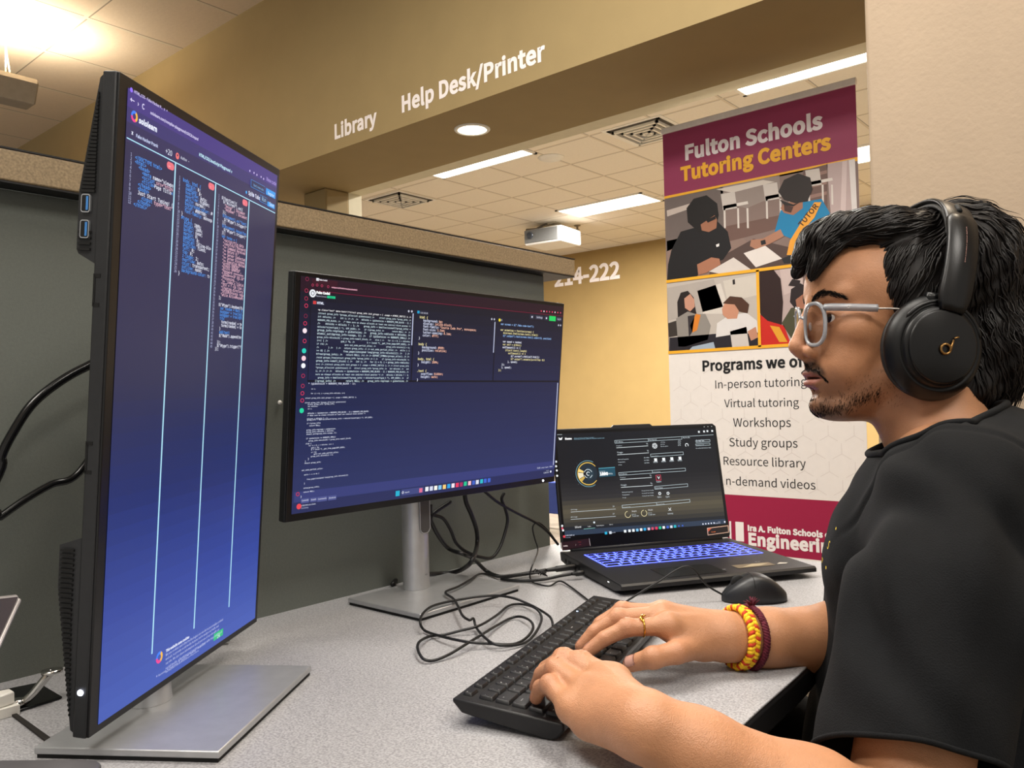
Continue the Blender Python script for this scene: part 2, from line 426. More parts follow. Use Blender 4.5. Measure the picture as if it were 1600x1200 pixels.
p = Vector(ray(861, 246)); p *= ZB/p.z
sp = MB(); sp.lathe([(.0, -.022), (.09, -.02), (.12, -.008), (.125, 0)], 28); o = sp.build('ceiling_speaker', white_metal); o.location = p; tag(o, 'round white speaker cover on the far ceiling', 'speaker')
p = Vector(ray(902, 352)); p *= ZB/p.z
t = thing('sprinkler_head', 'tiny metal sprinkler head on ceiling right of the projector', 'sprinkler', p)
a = MB(); a.lathe([(.045, 0), (.04, -.012), (.015, -.016), (.012, -.05)], 14); a.build('escutcheon', mat('brass_grey', '#8d8270', .4, .8), t)
a = MB(); a.lathe([(.004, -.05), (.03, -.055), (.03, -.06), (.0, -.062)], 14); a.build('deflector', mat('brass_grey', '#8d8270', .4, .8), t)
# recessed downlight in the soffit
t = thing('recessed_downlight', 'round lit downlight under the tan soffit', 'downlight', (-2.47, 2.667, ZS))
a = MB(); a.lathe([(.066, -.001), (.066, -.006), (.078, -.006), (.082, -.002), (.082, 0.0)], 40, cap=False); a.build('trim_ring', white_metal, t)
a = MB(); a.lathe([(.0, -.003), (.066, -.003)], 40, cap=False); a.build('lens', mat('downlight_lens', '#ffffff', .5, emis='#fff0cc', estr=7.0, noise=.02), t)
# pendant lamp, top left
pe = at_x(50, 160, -4.97)
t = thing('pendant_lamp', 'grey linear pendant lamp hung on thin wires, top left corner', 'pendant lamp', (-4.97, pe.y-.75, pe.z), rot=math.pi/2)
ZL = ZF-pe.z; wy = 1.588-(pe.y-.75)
gm = mat('pendant_grey', '#8f8678', .45, .2)
a = MB(); a.prism([(-.10, .10), (.10, .10), (.115, .07), (.06, -.03), (-.06, -.03), (-.115, .07)], -.75, .75, M=Matrix(((0, 0, 1, 0), (1, 0, 0, 0), (0, 1, 0, 0), (0, 0, 0, 1))), bev=.012)
sh = a.build('housing', gm, t)
for q_ in ([(wy, .0, .1), (wy, 0, .3), (wy, 0, ZL)], [(wy+.05, .07, .1), (wy, 0, .3)], [(-.6, 0, .1), (-.6, 0, ZL)]):
    wr = MB(); wr.tube(q_, .004, 6); wr.build('suspension_wire', mat('steel_wire', '#e0d2b8', .3, .6), t)
a = MB(); a.lathe([(.0, -.03), (.085, -.028), (.09, 0)], 24, M=Matrix.Translation((wy, 0, ZL))); a.build('ceiling_canopy', white_metal, t)
a = MB(); a.box((-.74, -.07, .102), (.74, .07, .106)); a.build('upper_lens', mat('uplight_lens', '#ffffff', .5, emis='#ffdca0', estr=9.0, noise=.02), t)

# projector hanging in the back room
pj = at_y(866, 372, 8.3)
t = thing('projector', 'white projector hanging from the far ceiling', 'projector', (pj.x, pj.y, pj.z), rot=math.radians(6))
pw = mat('projector_white', '#f0efec', .45, noise=.02)
a = MB(); a.box((-.30, -.25, -.10), (.26, .25, .10), bev=.025); a.build('body', pw, t)
a = MB(); a.box((-.29, -.262, -.075), (.21, -.248, .09), bev=.006); a.build('dark_front_panel', mat('projector_dark', '#5a5a58', .5), t)
a = MB(); a.lathe([(.045, 0), (.045, .02), (.035, .024), (.0, .018)], 24, M=Matrix.Translation((-.2, -.26, .02)) @ Matrix.Rotation(math.pi/2, 4, 'X')); a.build('lens', mat('lens_glass', '#30343a', .1), t)
a = MB(); a.box((.258, -.13, -.05), (.266, .17, .05), bev=.003); a.build('vent_grille', mat('grille_grey', '#d9d7d8', .6), t)
a = MB(); a.box((-.09, -.10, .10), (.11, .12, .15), bev=.02); a.tube([(0, 0, .12), (0, 0, ZB-pj.z-.002)], .022, 12); a.box((-.06, -.06, ZB-pj.z-.02), (.06, .06, ZB-pj.z-.001)); a.build('mount', mat('mount_grey', '#b9b3a6', .4, .3), t)
a = MB(); a.tube(spline([(-.26, -.1, .11), (-.15, -.05, .17), (-.03, 0, .2), (-.01, .02, ZB-pj.z-.1), (-.15, 0, ZB-pj.z-.05), (-.3, 0, ZB-pj.z-.04), (-.42, 0, ZB-pj.z-.03)]), .013, 8)
a.tube(spline([(-.42, 0, ZB-pj.z-.02), (-.44, 0, ZB-pj.z-.08), (-.45, 0, ZB-pj.z-.14)]), .01, 6); a.tube(spline([(-.38, 0, ZB-pj.z-.03), (-.36, 0, ZB-pj.z-.1), (-.35, 0, ZB-pj.z-.15)]), .01, 6)
a.build('cable', mat('grey_cable', '#6c655c', .6), t)

# ------------------------------------------------------------------ desk and partition
def laminate():
    m = bpy.data.materials.new('speckled_laminate'); m.use_nodes = True; nt = m.node_tree; b = nt.nodes['Principled BSDF']; N = nt.nodes.new; Lk = nt.links.new
    tc = N('ShaderNodeTexCoord')
    n1 = N('ShaderNodeTexNoise'); n1.inputs['Scale'].default_value = 420; n1.inputs['Detail'].default_value = 4; Lk(tc.outputs['Object'], n1.inputs[0])
    r1 = N('ShaderNodeValToRGB'); r1.color_ramp.elements[0].position = .36; r1.color_ramp.elements[1].position = .62
    r1.color_ramp.elements[0].color = (*lin('#868587'), 1); r1.color_ramp.elements[1].color = (*lin('#adacae'), 1)
    Lk(n1.outputs['Fac'], r1.inputs[0])
    n2 = N('ShaderNodeTexNoise'); n2.inputs['Scale'].default_value = 900; Lk(tc.outputs['Object'], n2.inputs[0])
    r2 = N('ShaderNodeValToRGB'); r2.color_ramp.elements[0].position = .30; r2.color_ramp.elements[1].position = .36
    r2.color_ramp.elements[0].color = (.55, .53, .51, 1); r2.color_ramp.elements[1].color = (1, 1, 1, 1); Lk(n2.outputs['Fac'], r2.inputs[0])
    mx = N('ShaderNodeMix'); mx.data_type = 'RGBA'; mx.blend_type = 'MULTIPLY'; mx.inputs[0].default_value = 1; Lk(r1.outputs[0], mx.inputs[6]); Lk(r2.outputs[0], mx.inputs[7])
    Lk(mx.outputs[2], b.inputs['Base Color']); b.inputs['Roughness'].default_value = .38; b.inputs['Specular IOR Level'].default_value = .45
    bp = N('ShaderNodeBump'); bp.inputs['Strength'].default_value = .08; bp.inputs['Distance'].default_value = .0006; Lk(n1.outputs['Fac'], bp.inputs['Height']); Lk(bp.outputs[0], b.inputs['Normal'])
    return m
lam = laminate(); edge_m = mat('desk_edge_black', '#1d1c1d', .45, noise=.1)
PX = -.975*K
edge = spline([(x, y, 0) for x, y in ((-.18, -.62), (-.215, -.2), (-.26, .2), (-.296, .5), (-.312, .68), (-.324, .86), (-.355, 1.02), (-.405, 1.17), (-.462, 1.30), (-.492, 1.372))], 8)
out = [(p.x*K, p.y*K) for p in edge]
poly = [(PX, 1.372*K), (PX, -.62*K)]+out
t = thing('desk', 'grey speckled laminate desk with dark curved front edge', 'desk', (0, 0, FLOOR))
a = MB(); a.prism(poly, DESK-FLOOR-.003, DESK-FLOOR, bev=.0012); a.build('tabletop', lam, t)
a = MB(); a.prism([(x+.001 if i > 1 else x, y) for i, (x, y) in enumerate(poly)], DESK-FLOOR-.034, DESK-FLOOR-.0032, bev=.004); a.build('edge_band', edge_m, t)
for y in (-.5, 1.2):
    a = MB(); a.box((PX+.06, y-.02, .028), (PX+.10, y+.02, DESK-FLOOR-.035)); a.box((PX+.02, y-.03, 0), (PX+.30, y+.03, .03), bev=.006); a.build('leg', mat('leg_dark', '#2a2a2b', .5, .4), t)

PY1 = 1.25*K; CT = .2765*K-FLOOR; CB = .2425*K-FLOOR
t = thing('partition', 'dark grey cubicle partition with tan speckled cap behind the monitors', 'partition', (PX-.03, .3, FLOOR))
fab = mat('panel_fabric', '#666a64', .85, noise=.05, scale=300, bump=.25, bscale=900)
a = MB(); a.box((-.03, -1.4, .03), (.03, PY1-.3, CB-.002), bev=.003); a.build('panel', fab, t)
a = MB(); a.box((-.032, -1.4, 0), (.034, PY1-.298, .03)); a.build('base_rail', edge_m, t)
capm = mat('cap_laminate', '#8d7a5e', .55, noise=.28, scale=330, detail=6)
a = MB(); a.box((-.10, -1.45, CB), (.06, 1.318*K-.3, CT), bev=.0025); cp = a.build('cap', capm, t)
a = MB(); a.box((-.10, -1.45, CT), (.0605, 1.318*K-.2995, CT+.002)); a.box((-.10, -1.45, CB-.0022), (.059, 1.318*K-.3005, CB)); a.build('cap_edge_strip', edge_m, t)
for (px, py) in ((450, 519), (437, 629)):
    q = at_x(px, py, PX+.003); a = MB(); a.lathe([(.0, .003), (.003, .0025), (.0038, 0)], 12, M=Matrix.Translation(q-Vector((PX-.03, .3, FLOOR))) @ Matrix.Rotation(math.pi/2, 4, 'Y')); a.build('pin', white_metal, t)
# back-room panel glimpsed between the big screen and the notebook
q0 = at_y(848, 752, 5.2); q1 = at_y(872, 752, 5.2)
t = thing('room_divider', 'strip of blue divider beyond the partition, left of the laptop', 'divider', (q0.x, 5.2, FLOOR))
a = MB(); a.box((-.35, 0, .12), (q1.x-q0.x+.25, .05, q0.z-FLOOR), bev=.01); a.build('panel', mat('blue_fabric', '#3d50a0', .8, bump=.2), t)
for fx in (-.3, q1.x-q0.x+.16):
    a = MB(); a.box((fx, -.12, 0), (fx+.04, .17, .12), bev=.01); a.build('foot', mat('leg_dark', '#2a2a2b', .5, .4), t)

# ------------------------------------------------------------------ monitors
def eul(a, b, c): return Matrix.Rotation(a, 3, 'Z') @ Matrix.Rotation(b, 3, 'Y') @ Matrix.Rotation(c, 3, 'X')
alu = mat('brushed_aluminium', '#b4b5b7', .36, .6, noise=.05, scale=60, bump=.05, bscale=600)
blk = mat('monitor_black', '#222325', .48, noise=.08, scale=120, bump=.12, bscale=1500)
bez = mat('bezel_black', '#0b0b0d', .28, noise=.05)
dk = mat('deep_black', '#050505', .7)
screen_m = attr_mat('lit_screen', emit=1.0, rough=.3, spec=.35)
def stand(t, base_c, yaw, w, d, pole_off, pole_h, cable_hole):
    """silver base plate and oval pole; local x faces the viewer of the screen"""
    a = MB(); a.box((-d/2, -w/2, .004), (d/2, w/2, .011), bev=.0015); b = a.build('base_plate', alu, t)
    a = MB(); a.box((-d/2+.002, -w/2+.002, 0), (d/2-.002, w/2-.002, .004)); a.build('rubber_pad', dk, t)
    px = -d/2+pole_off
    a = MB()
    def oval(z, k=1): return [(px+.021*k*math.cos(2*math.pi*i/28), .0235*k*math.sin(2*math.pi*i/28), z) for i in range(28)]
    rings = [[a.bm.verts.new(p) for p in oval(z, k)] for z, k in ((.0112, 1.05), (.02, 1.0), (pole_h-.01, .96), (pole_h, .9))]
    for A, B in zip(rings, rings[1:]):
        for i in range(28):
            f = a.bm.faces.new((A[i], A[(i+1) % 28], B[(i+1) % 28], B[i])); f.smooth = True
    a.bm.faces.new(rings[-1]); a.build('pole', alu, t)
    if cable_hole:
        z0, z1 = cable_hole; M = Matrix.Translation((px+.0205, .003, (z0+z1)/2)) @ Matrix.Rotation(math.pi/2, 4, 'Z') @ Matrix.Rotation(math.pi/2, 4, 'X')
        a = MB(); a.prism(rrect(.021, z1-z0, .009, 6), -.016, .0012, M=M); a.build('cable_hole', mat('hole_shadow_plastic', '#4b4947', .35), t)
        a = MB(); pts = [M @ Vector((x, y, .001)) for x, y in rrect(.0225, z1-z0+.0015, .0095, 6)]; a.tube(pts, .0009, 6, closed=True); a.build('hole_rim', alu, t)
    return px
def head(t, p, E, W, H, win, portrait):
    """panel of the monitor in room coordinates, then handed to its stand"""
    Mh = Matrix.Translation(Vector(p)) @ E.to_4x4()
    def put(a, nm, m): o = a.build(nm, m); return adopt(o, t)
    x0, x1, z0, z1 = win
    a = MB(); a.box((-.016, 0, 0), (-.0025, W, H), bev=.0015, M=Mh); put(a, 'frame', blk)
    a = MB(); a.box((-.0026, .0008, .0008), (0, W-.0008, H-.0008), bev=.0008, M=Mh); put(a, 'bezel', bez)
    b = MB()
    if portrait:     # thicker back shell above and below the waist, seen from its vented edge
        Mz = Mh @ Matrix(((1, 0, 0, 0), (0, 0, 1, 0), (0, 1, 0, 0), (0, 0, 0, 1)))   # outline (x,z) pushed along y
        b.prism([(-.016, H*.995), (-.019, H*.99), (-.0345, .436*K), (-.0345, .390*K), (-.0325, .3865*K), (-.016, .379*K)], .0015, W*.96, M=Mz)
        b.prism([(-.016, .1605*K), (-.0375, .1535*K), (-.0375, .12*K), (-.019, .006), (-.016, .004)], .0015, W*.96, M=Mz)
        b.box((-.034, W*.25, .16*K), (-.016, W*.9, .385*K), M=Mh)
    else:
        b.box((-.042, W*.2, H*.18), (-.016, W*.8, H*.85), bev=.008, M=Mh)
    hs = put(b, 'back_housing', blk)
    return Mh
# --- tall monitor on its side edge
P1 = Vector((-.6834, .2708, -.2636))*K; E1 = eul(.582, .0847, .0274); W1, H1 = .308*K, .531*K
t = thing('monitor', 'tall portrait monitor with dark blue code page, nearest at left', 'monitor', Vector((-.7335, .3825, -.287))*K, rot=math.radians(34.2))
stand(t, None, None, .210*K, .160*K, .040*K, .33, None)
Mh = head(t, P1, E1, W1, H1, None or (0, 0, 0, 0), True)
ba = Mh @ Vector((-.036, W1*.5, H1*.47)); bb = Matrix.Translation(Vector((-.7335, .3825, -.287))*K) @ Matrix.Rotation(math.radians(34.2), 4, 'Z') @ Vector((-.080*K+.040*K, 0, .31))
a = MB(); a.tube([bb, bb+(ba-bb)*.5, ba], [.022, .024, .034], 14); adopt(a.build('neck_bracket', blk, None), t)
def putw(a, nm, m, par=None): o = a.build(nm, m); return adopt(o, par or t)
bh = [c for c in t.children if c.name.startswith('back_housing')][0]
g = MB()
for i in range(30):
    z = (.436+(.522-.436)*i/29)*K; dpt = .0165+(.0325-.0165)*(.531-z/K)/(.531-.436)
    g.box((-dpt, -.0004, z-.0012), (-.0185+ .006*0, .0025, z+.0012), M=Mh) if dpt > .0195 else None
for i in range(4):
    z = (.390+.0045*i)*K; g.box((-.0325, -.0004, z-.0011), (-.0205, .0025, z+.0011), M=Mh)
for i in range(34):
    z = (.018+(.150-.018)*i/33)*K; dpt = min(.0365, .0195+.018*(z/K-.006)/.114); g.box((-dpt+.001, -.0004, z-.0011), (-.0195-.003*min(1, z/K/.1), .0025, z+.0011), M=Mh)
vg = putw(g, 'vent_slot', dk, bh); vg['kind'] = 'stuff'
usb_in = mat('usb_blue', '#3f7fc4', .4); usb_sh = mat('usb_shell', '#b9bcc0', .3, .8)
for zc in (.4262, .4058):
    a = MB(); M = Mh @ Matrix.Translation((-.0262, -.0002, zc*K)) @ Matrix.Rotation(math.pi/2, 4, 'X')
    a.prism(rrect(.0088, .0165, .0022, 4), -.003, .0006, M=M); sh = putw(a, 'usb_port', usb_sh, bh)
    a = MB(); a.prism(rrect(.0070, .0145, .0014, 4), .0006, .0009, M=M); putw(a, 'port_cavity', dk, sh)
    a = MB(); a.box((.0008, -.0062, .0009), (.0029, .0062, .0012), M=M); putw(a, 'port_tongue', usb_in, sh)
for zc in (.358, .225):
    a = MB(); a.box((-.0155, -.0005, (zc-.012)*K), (-.0135, .002, (zc+.012)*K), M=Mh); a.box((-.0155, -.0005, (zc+.010)*K), (-.009, .002, (zc+.013)*K), M=Mh); a.box((-.0155, -.0005, (zc-.013)*K), (-.009, .002, (zc-.010)*K), M=Mh)
    putw(a, 'latch_slot', dk)
a = MB(); a.lathe([(.0, .0012), (.0026, .0008), (.0028, 0)], 14, M=Mh @ Matrix.Translation((-.0095, -.0002, .037*K)) @ Matrix.Rotation(math.pi/2, 4, 'X')); putw(a, 'power_light', mat('power_led', '#ffffff', .4, emis='#dfe6ff', estr=12, noise=.01))

# the page on the tall screen
d = Draw(Mh @ Vector((.0003, 0, 0)), Mh.to_3x3() @ Vector((0, 1, 0)), Mh.to_3x3() @ Vector((0, 0, 1)))
X0, X1, Z0, Z1 = .0115*K, .3005*K, .0072*K, .5215*K
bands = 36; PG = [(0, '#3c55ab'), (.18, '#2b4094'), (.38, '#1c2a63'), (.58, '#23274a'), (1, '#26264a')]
for i in range(bands):       # viewing-angle glow painted into the page colour, bluer towards the lower edge
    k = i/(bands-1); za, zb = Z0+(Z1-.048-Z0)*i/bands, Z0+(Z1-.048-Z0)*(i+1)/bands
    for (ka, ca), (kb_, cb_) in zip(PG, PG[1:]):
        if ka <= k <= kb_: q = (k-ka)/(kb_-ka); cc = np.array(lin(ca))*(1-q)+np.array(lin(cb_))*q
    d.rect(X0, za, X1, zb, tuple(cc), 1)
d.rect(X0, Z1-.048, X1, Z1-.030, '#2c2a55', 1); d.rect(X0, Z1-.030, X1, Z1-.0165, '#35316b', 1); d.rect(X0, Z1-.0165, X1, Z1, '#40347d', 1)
LT, BL, WH, PK = '#a9dcf0', '#3d8be0', '#dfe4f5', '#e0a6b8'
def T(s, p0, p1=None, **k): return d.text(s, p0, p1, **k)
T('HTML,CSS - Fake Hacker P..   x   +', (209, 145.5), (261, 175), col='#c9bde8', bold=.01); d.disc((205, 140.5), .0022, '#8d6cf0')
T('\u2190   \u203a   C', (202.5, 158.5), (225, 172), col='#d9d2f2', bold=.01)
T('sololearn.com/compiler-playground/cSSC2tJoqzcd', (234, 178.5), (309, 219), col='#cfc8ea', bold=.015)
for r, q, c, a0 in ((.0052, .0026, '#3a7bf0', 60), (.0052, .0026, '#e6408f', 180), (.0052, .0026, '#f0b43c', 300)): d.disc((209.5, 182), r, c, 3, n=12, r0=q, a0=a0, a1=a0+122)
T('sololearn', (216, 192), (244.5, 206), col='#e9ecff', bold=.02)
T('x', (204.5, 209), (207.5, 211), col=WH, bold=.02); T('Fake Hacker Prank', (212, 214), (246, 231), col='#c8d3f4', bold=.01)
T('+20', (258, 239.5), (268, 244.5), col=WH); d.disc((276.8, 243.8), .0033, '#e56f6f', 3); d.disc((276.8, 242.6), .0011, '#20244a', 4); T('Author  --', (281.5, 248.5), (295, 254), col=WH)
T('HTML/CSS/JavaScript Playground  v', (310.5, 243), (362, 271), col='#bfe6f4', bold=.015)
for i, px in enumerate((390, 396.5, 401, 407.5, 411.5)): d.disc((px, 267+i*3.1), .0013, '#c9bde8', 3)
T('New code', (416, 282), (431, 291), col='#b9a6ea')
def pill(x0, y0, x1, y1, fill, edge=None, layer=3):
    a = d.L(x0, y0); b = d.L(x1, y1)
    if edge: d.rect(a[0], b[1], b[0], a[1], edge, layer); d.rect(a[0]+.0005, b[1]+.0005, b[0]-.0005, a[1]-.0005, fill, layer+1)
    else: d.rect(a[0], b[1], b[0], a[1], fill, layer)
pill(392, 280, 413, 303, '#262a52', '#3c8fd8'); T('Start a new code', (395, 291), (411, 298), col='#79b8ea', layer=6)
pill(415.5, 293.5, 429.5, 311, '#2a93e0'); T('Register', (418, 304), (427.5, 308), col='#e6f3ff', layer=6)
T('Split   Tabs', (387.5, 303.5), (405.5, 313), col=WH, bold=.01); d.disc((384.5, 300.5), .0019, '#3fa6ea', 3); d.disc((395.8, 305.5), .0019, '#b8bfe0', 3)
pill(406, 304, 416.5, 320, '#262a52', '#3c8fd8'); T('Run', (408.5, 313.5), (414.5, 316), col='#9ccdf0', layer=6); pill(417.5, 314.5, 428.5, 327, '#2a93e0'); T('Save', (420, 321.5), (427, 324), col='#e6f3ff', layer=6)
d.line((197.5, 215), (429.5, 333), .0011, LT, 3)
for a, b in (((274.3, 255), (236.5, 1022)), ((336.3, 287), (303, 982)), ((388.3, 314), (358, 948))):
    ua = (d.L(*a)[0]+d.L(*b)[0])/2; d.rect(ua-.0011, d.L(*b)[1], ua+.0011, d.L(*a)[1], LT, 3)
for p, s in (((266, 259.5), 'html'), ((330, 291.5), 'css'), ((382.5, 317), 'js')):
    u0, v0 = d.L(*p); d.rect(u0-.0032, v0-.0036, u0+.0032, v0+.0036, '#e2707c', 3); d.disc((u0-.0032, v0), .0036, '#e2707c', 3, False); d.disc((u0+.0032, v0), .0036, '#e2707c', 3, False); d.text(s, (u0-.004, v0-.0014), size=.0045, col='#ffe9ea', px=False, layer=6)
MONO = max(p[0] for p in glyphs('M'*20, 'mono', 0, 1)[0])/20
def code(x_num, x_code, y0, y1, n, lines, size, xmax):
    """n numbered lines between two pixel heights down one column"""
    for i in range(n):
        k = i/max(1, n-1)
        pa = (x_num[0]+(x_num[1]-x_num[0])*k, y0[0]+(y1[0]-y0[0])*k); pc = (x_code[0]+(x_code[1]-x_code[0])*k, y0[1]+(y1[1]-y0[1])*k)
        d.text(str(i+1), pa, size=size*.85, col='#aeb6d8', font='mono', res=1)
        if i < len(lines):
            for off, s, c in lines[i]:
                u, v = d.L(*pc); d.text(s, (u+off*size*1.06*MONO, v), size=size*1.06, col=c, px=False, font='mono', res=1, xmax=xmax, bold=.01)
uL = [d.L(274.3, 255)[0]-.002, d.L(320, 600)[0]-.002, d.L(374, 600)[0]-.002]
Bc, Wc, Pc, Cc = '#4a94ea', '#e6e9f8', '#e2b3c4', '#56d0e8'
c1 = [[(0, '<!DOCTYPE', Bc), (10, 'html>', Bc)], [(0, '<html>', Bc)], [(2, '<head>', Bc)], [(4, '<meta', Bc), (10, 'name="viewport"', Wc), (26, 'content=', Bc)], [(4, '<script', Bc), (12, 'src="https://code.jq', Pc)], [(4, '<title>', Bc), (11, 'Page Title', Wc), (21, '</title>', Bc)], [(2, '</head>', Bc)], [(2, '<body>', Bc)], [(2, 'Just Start Typing! (Tap to typ', Wc)], [(4, '<input', Bc), (11, 'type="text"', Pc), (23, 'id="type', Bc)], [(2, '</body>', Bc)], [(0, '</html>', Bc)]]
code((203.5, 199.5), (210.5, 208), (243, 248), (317, 321), 12, c1, .0066, uL[0])
k2 = [('width: 100%;'), ('height: 100%;')]
c2 = [[(0, 'body, html {', Bc)]]+[[(2, a, Bc), (len(a)+3, b, Wc)] for a, b in (('margin:', '0;'), ('padding:', '0;'), ('overflow:', 'auto;'), ('overflow:', 'hidden;'), ('white:', 'normal;'), ('background-color:', '#000;'), ('color:', '#00ff00;'), ('font-family:', 'monospace;'))]+[[(0, '}', Wc)], [(0, '#type {', Bc)]]+[[(2, a, Bc), (len(a)+3, b, Wc)] for a, b in (('width:', '100%;'), ('height:', '100%;'), ('border:', 'none;'), ('margin:', '0;'), ('padding:', '0;'), ('display:', 'inline-block;'), ('position:', 'fixed;'), ('left:', '0;'), ('top:', '0;'), ('z-index:', '2;'), ('overflow:', 'auto;'), ('color:', 'transparent;'), ('outline:', 'none;'), ('background-color:', 'transparent;'))]+[[(0, '}', Wc)]]
code((279.5, 271.5), (285.5, 278), (279, 283), (425, 429), 26, c2, .0066, uL[1])
js = ['$(function(){', '  $("#screen").on({', '    "keyup" : Document', '    "keydown" : Document.', '  });', '  $(document).on("funct', '    $("#type").trigger("foc', '  });', '  $(document).keyup(funct', '    $("#type").trigger("foc', '  });', '  var terms = [', '    "<script/file.data', '    "conn/trk/\\"Password\\" : "', '    ">> Command Received 7",', '    ">> Return 0;",', '    ">> Server Connected",', '    ">> Server Disconnected",', '    ">> Execution Method",', '    "ACCESS DENIED",', '    "ACCESS GRANTED",', '    "Password >>>>>>>>> ",', '    "LOGIN>>>>IP 192.16",', '    "Processing...",', '    ">> \'index.x link\\n\\n', '    "TEST = f >1k line comp', '    "Creating.directory/mail', '    "SYSTEM/process required', '    "while ActiveMousePos[','  ];', '', '  $("#type").keydown(funct', '    var random = Math.floor', '    keyUpper = true;hgful(', '    keyUpper = true;hgful(', '    try{', '      terms[random] = terms', '      terms[random] = terms', '    }', '    add(text)', '    $("#add").append(terms', '', '  });', '  $("#type").trigger("focus")', '});']
def jc(s): 
    n = len(s)-len(s.lstrip()); c = Pc if s.strip().startswith('"') else (Bc if any(q in s for q in ('var', 'try', 'add(', '$(d', 'keyU')) else Wc)
    return [(n*.7, s.strip(), c)] if s.strip() else []
code((341, 328), (346, 335.5), (307, 310.5), (543, 547), 45, [jc(s) for s in js], .0062, uL[2])
for r, q, c, a0 in ((.0062, .0030, '#3a7bf0', 60), (.0062, .0030, '#e6408f', 180), (.0062, .0030, '#f0b43c', 300)): d.disc((248.5, 1027), r, c, 3, n=12, r0=q, a0=a0, a1=a0+122)
T('This website uses cookies', (258.5, 1020), (295, 996), col=WH, bold=.02)
for i in range(5): T(('We use cookies and other technologies on our site to personalize content', 'and ads, to provide social media features and to analyse our traffic and', 'our site. We also share information about your use of our site with our', 'social media, advertising and analytics partners who may combine it', 'that they have collected from your use of their services.')[i], (258, 1026+i*6.2), ((348, 341, 342, 346, 310)[i], (969, 979, 985, 990, 1018)[i]), col='#c9cfee', res=1)
a = d.L(333.5, 996); b = d.L(348, 987); vm = (a[1]+b[1])/2; d.rect(a[0], vm-.0042, b[0], vm+.0042, '#27b878', 3); T('OK', (338.5, 998), (343, 995), col=WH, layer=6)
for s, p0, p1 in (('Necessary', (247, 1057), (259, 1049)), ('Preferences', (264, 1046), (277, 1037)), ('Statistics', (282, 1034), (291, 1027)), ('Marketing', (296, 1024), (305, 1016)), ('Show details', (308, 1015), (320, 1006))):
    T(s, p0, p1, col='#c9cfee', res=1)
    if s[0] != 'S' or s == 'Statistics': d.disc((p0[0]-2.5, p0[1]-.5), .0013, '#9aa2d6', 3, n=4)
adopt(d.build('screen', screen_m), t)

# --- wide monitor
P2 = Vector((-.8531, .5693, -.1449))*K; E2 = eul(-.0033, .1002, 0); W2, H2 = .538*K, .307*K
t = thing('monitor', 'landscape monitor with dark code editor, in front of the partition', 'monitor', Vector((-.856, .823, -.287))*K, rot=0.0)
stand(t, None, None, .202*K, .150*K, .034*K, .30, (.105, .205))
a = MB(); a.box((-.066, -.02, .19), (.0, .02, .30), bev=.006); a.build('neck_bracket', blk, t)
Mh = head(t, P2, E2, W2, H2, (0, 0, 0, 0), False)
lv, lf = glyphs('DELL', 'sans', .01, 2); lo_ = [(.0005+p[0]*.0078, .034+p[1]*.0078) for p in lv]
me = bpy.data.meshes.new('maker_mark'); me.from_pydata([(-.075*K+.034*K+.0004+.021*.995*math.sqrt(max(0, 1-(y/.0234)**2)), y, z) for y, z in lo_], [], lf); me.update(); link('maker_mark', me, mat('engraved_mark', '#57585a', .4), t)
d = Draw(Mh @ Vector((.0003, 0, 0)), Mh.to_3x3() @ Vector((0, 1, 0)), Mh.to_3x3() @ Vector((0, 0, 1)))
X0, X1, Z0, Z1 = .0085*K, .5345*K, .0102*K, .3015*K
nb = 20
for i in range(nb):  # screen glow painted as a gradient: dark at the top, bluer below
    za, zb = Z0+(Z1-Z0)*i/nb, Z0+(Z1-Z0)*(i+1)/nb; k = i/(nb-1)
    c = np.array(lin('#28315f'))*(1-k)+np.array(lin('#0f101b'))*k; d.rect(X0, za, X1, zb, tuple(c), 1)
d.rect(X0, Z1-.021, X1, Z1-.001, '#230d1d', 2); d.rect(X0+.03, Z1-.019, X1, Z1-.0185, '#8a1740', 3)
d.rect(X0+.0185, Z1-.012, X0+.062, Z1-.002, '#35101f', 3)
def T(s, p0, p1=None, **k): return d.text(s, p0, p1, **k)
def q4(x, y): return (440+x/3.478, 400+y/3.478)
def q5(x, y): return (440+x/3.478, 580+y/3.478)
T('Fake Code!', q4(203, 133), q4(247, 137), col='#e8e2ea', bold=.02); pill(*q4(188, 119), *q4(202, 136), '#e9e9ee')
T('codepen.io/FlorinCornea/pen/abmRvKJ', q4(270, 172), q4(410, 189), col='#e9a9bd', bold=.02)
for x, y in ((168, 158), (192, 158), (218, 162), (252, 167)): d.disc(q4(x, y), .002, '#b03a5c', 4, n=10, r0=.0013)
d.disc(q4(168, 203), .0055, '#e6e8ee', 4); d.disc(q4(168, 203), .003, '#12131f', 5, r0=.0022)
T('Fake Code!', q4(188, 205), q4(262, 209), col='#ffffff', bold=.03); T('Florin Cornea', q4(186, 221), q4(243, 226), col='#c3c6d6'); pill(*q4(247, 216), *q4(291, 233), '#18c184'); T('Follow', q4(255, 228), q4(283, 231), col='#006633', layer=6)
pill(*q4(163, 240), *q4(236, 270), '#1c1e33'); pill(*q4(171, 243), *q4(187, 262), '#e2433f'); T('HTML', q4(191, 260), q4(228, 264), col='#d5d8e8', bold=.02, layer=6)
pill(*q4(735, 293), *q4(798, 318), '#1c1e33'); pill(*q4(737, 297), *q4(749, 313), '#1fa7d8'); T('CSS (SCSS)', q4(753, 312), q4(793, 316), col='#d5d8e8', layer=6)
d.disc(q4(1184, 348), .0028, '#e6d12a', 4); T('JS', q4(1189, 352), q4(1198, 353), col='#d5d8e8')
for x, y in ((690, 300), (707, 301), (1141, 343), (1155, 344), (1504, 376), (1515, 377)): d.disc(q4(x, y), .0022, '#b9bccb', 4, n=4)
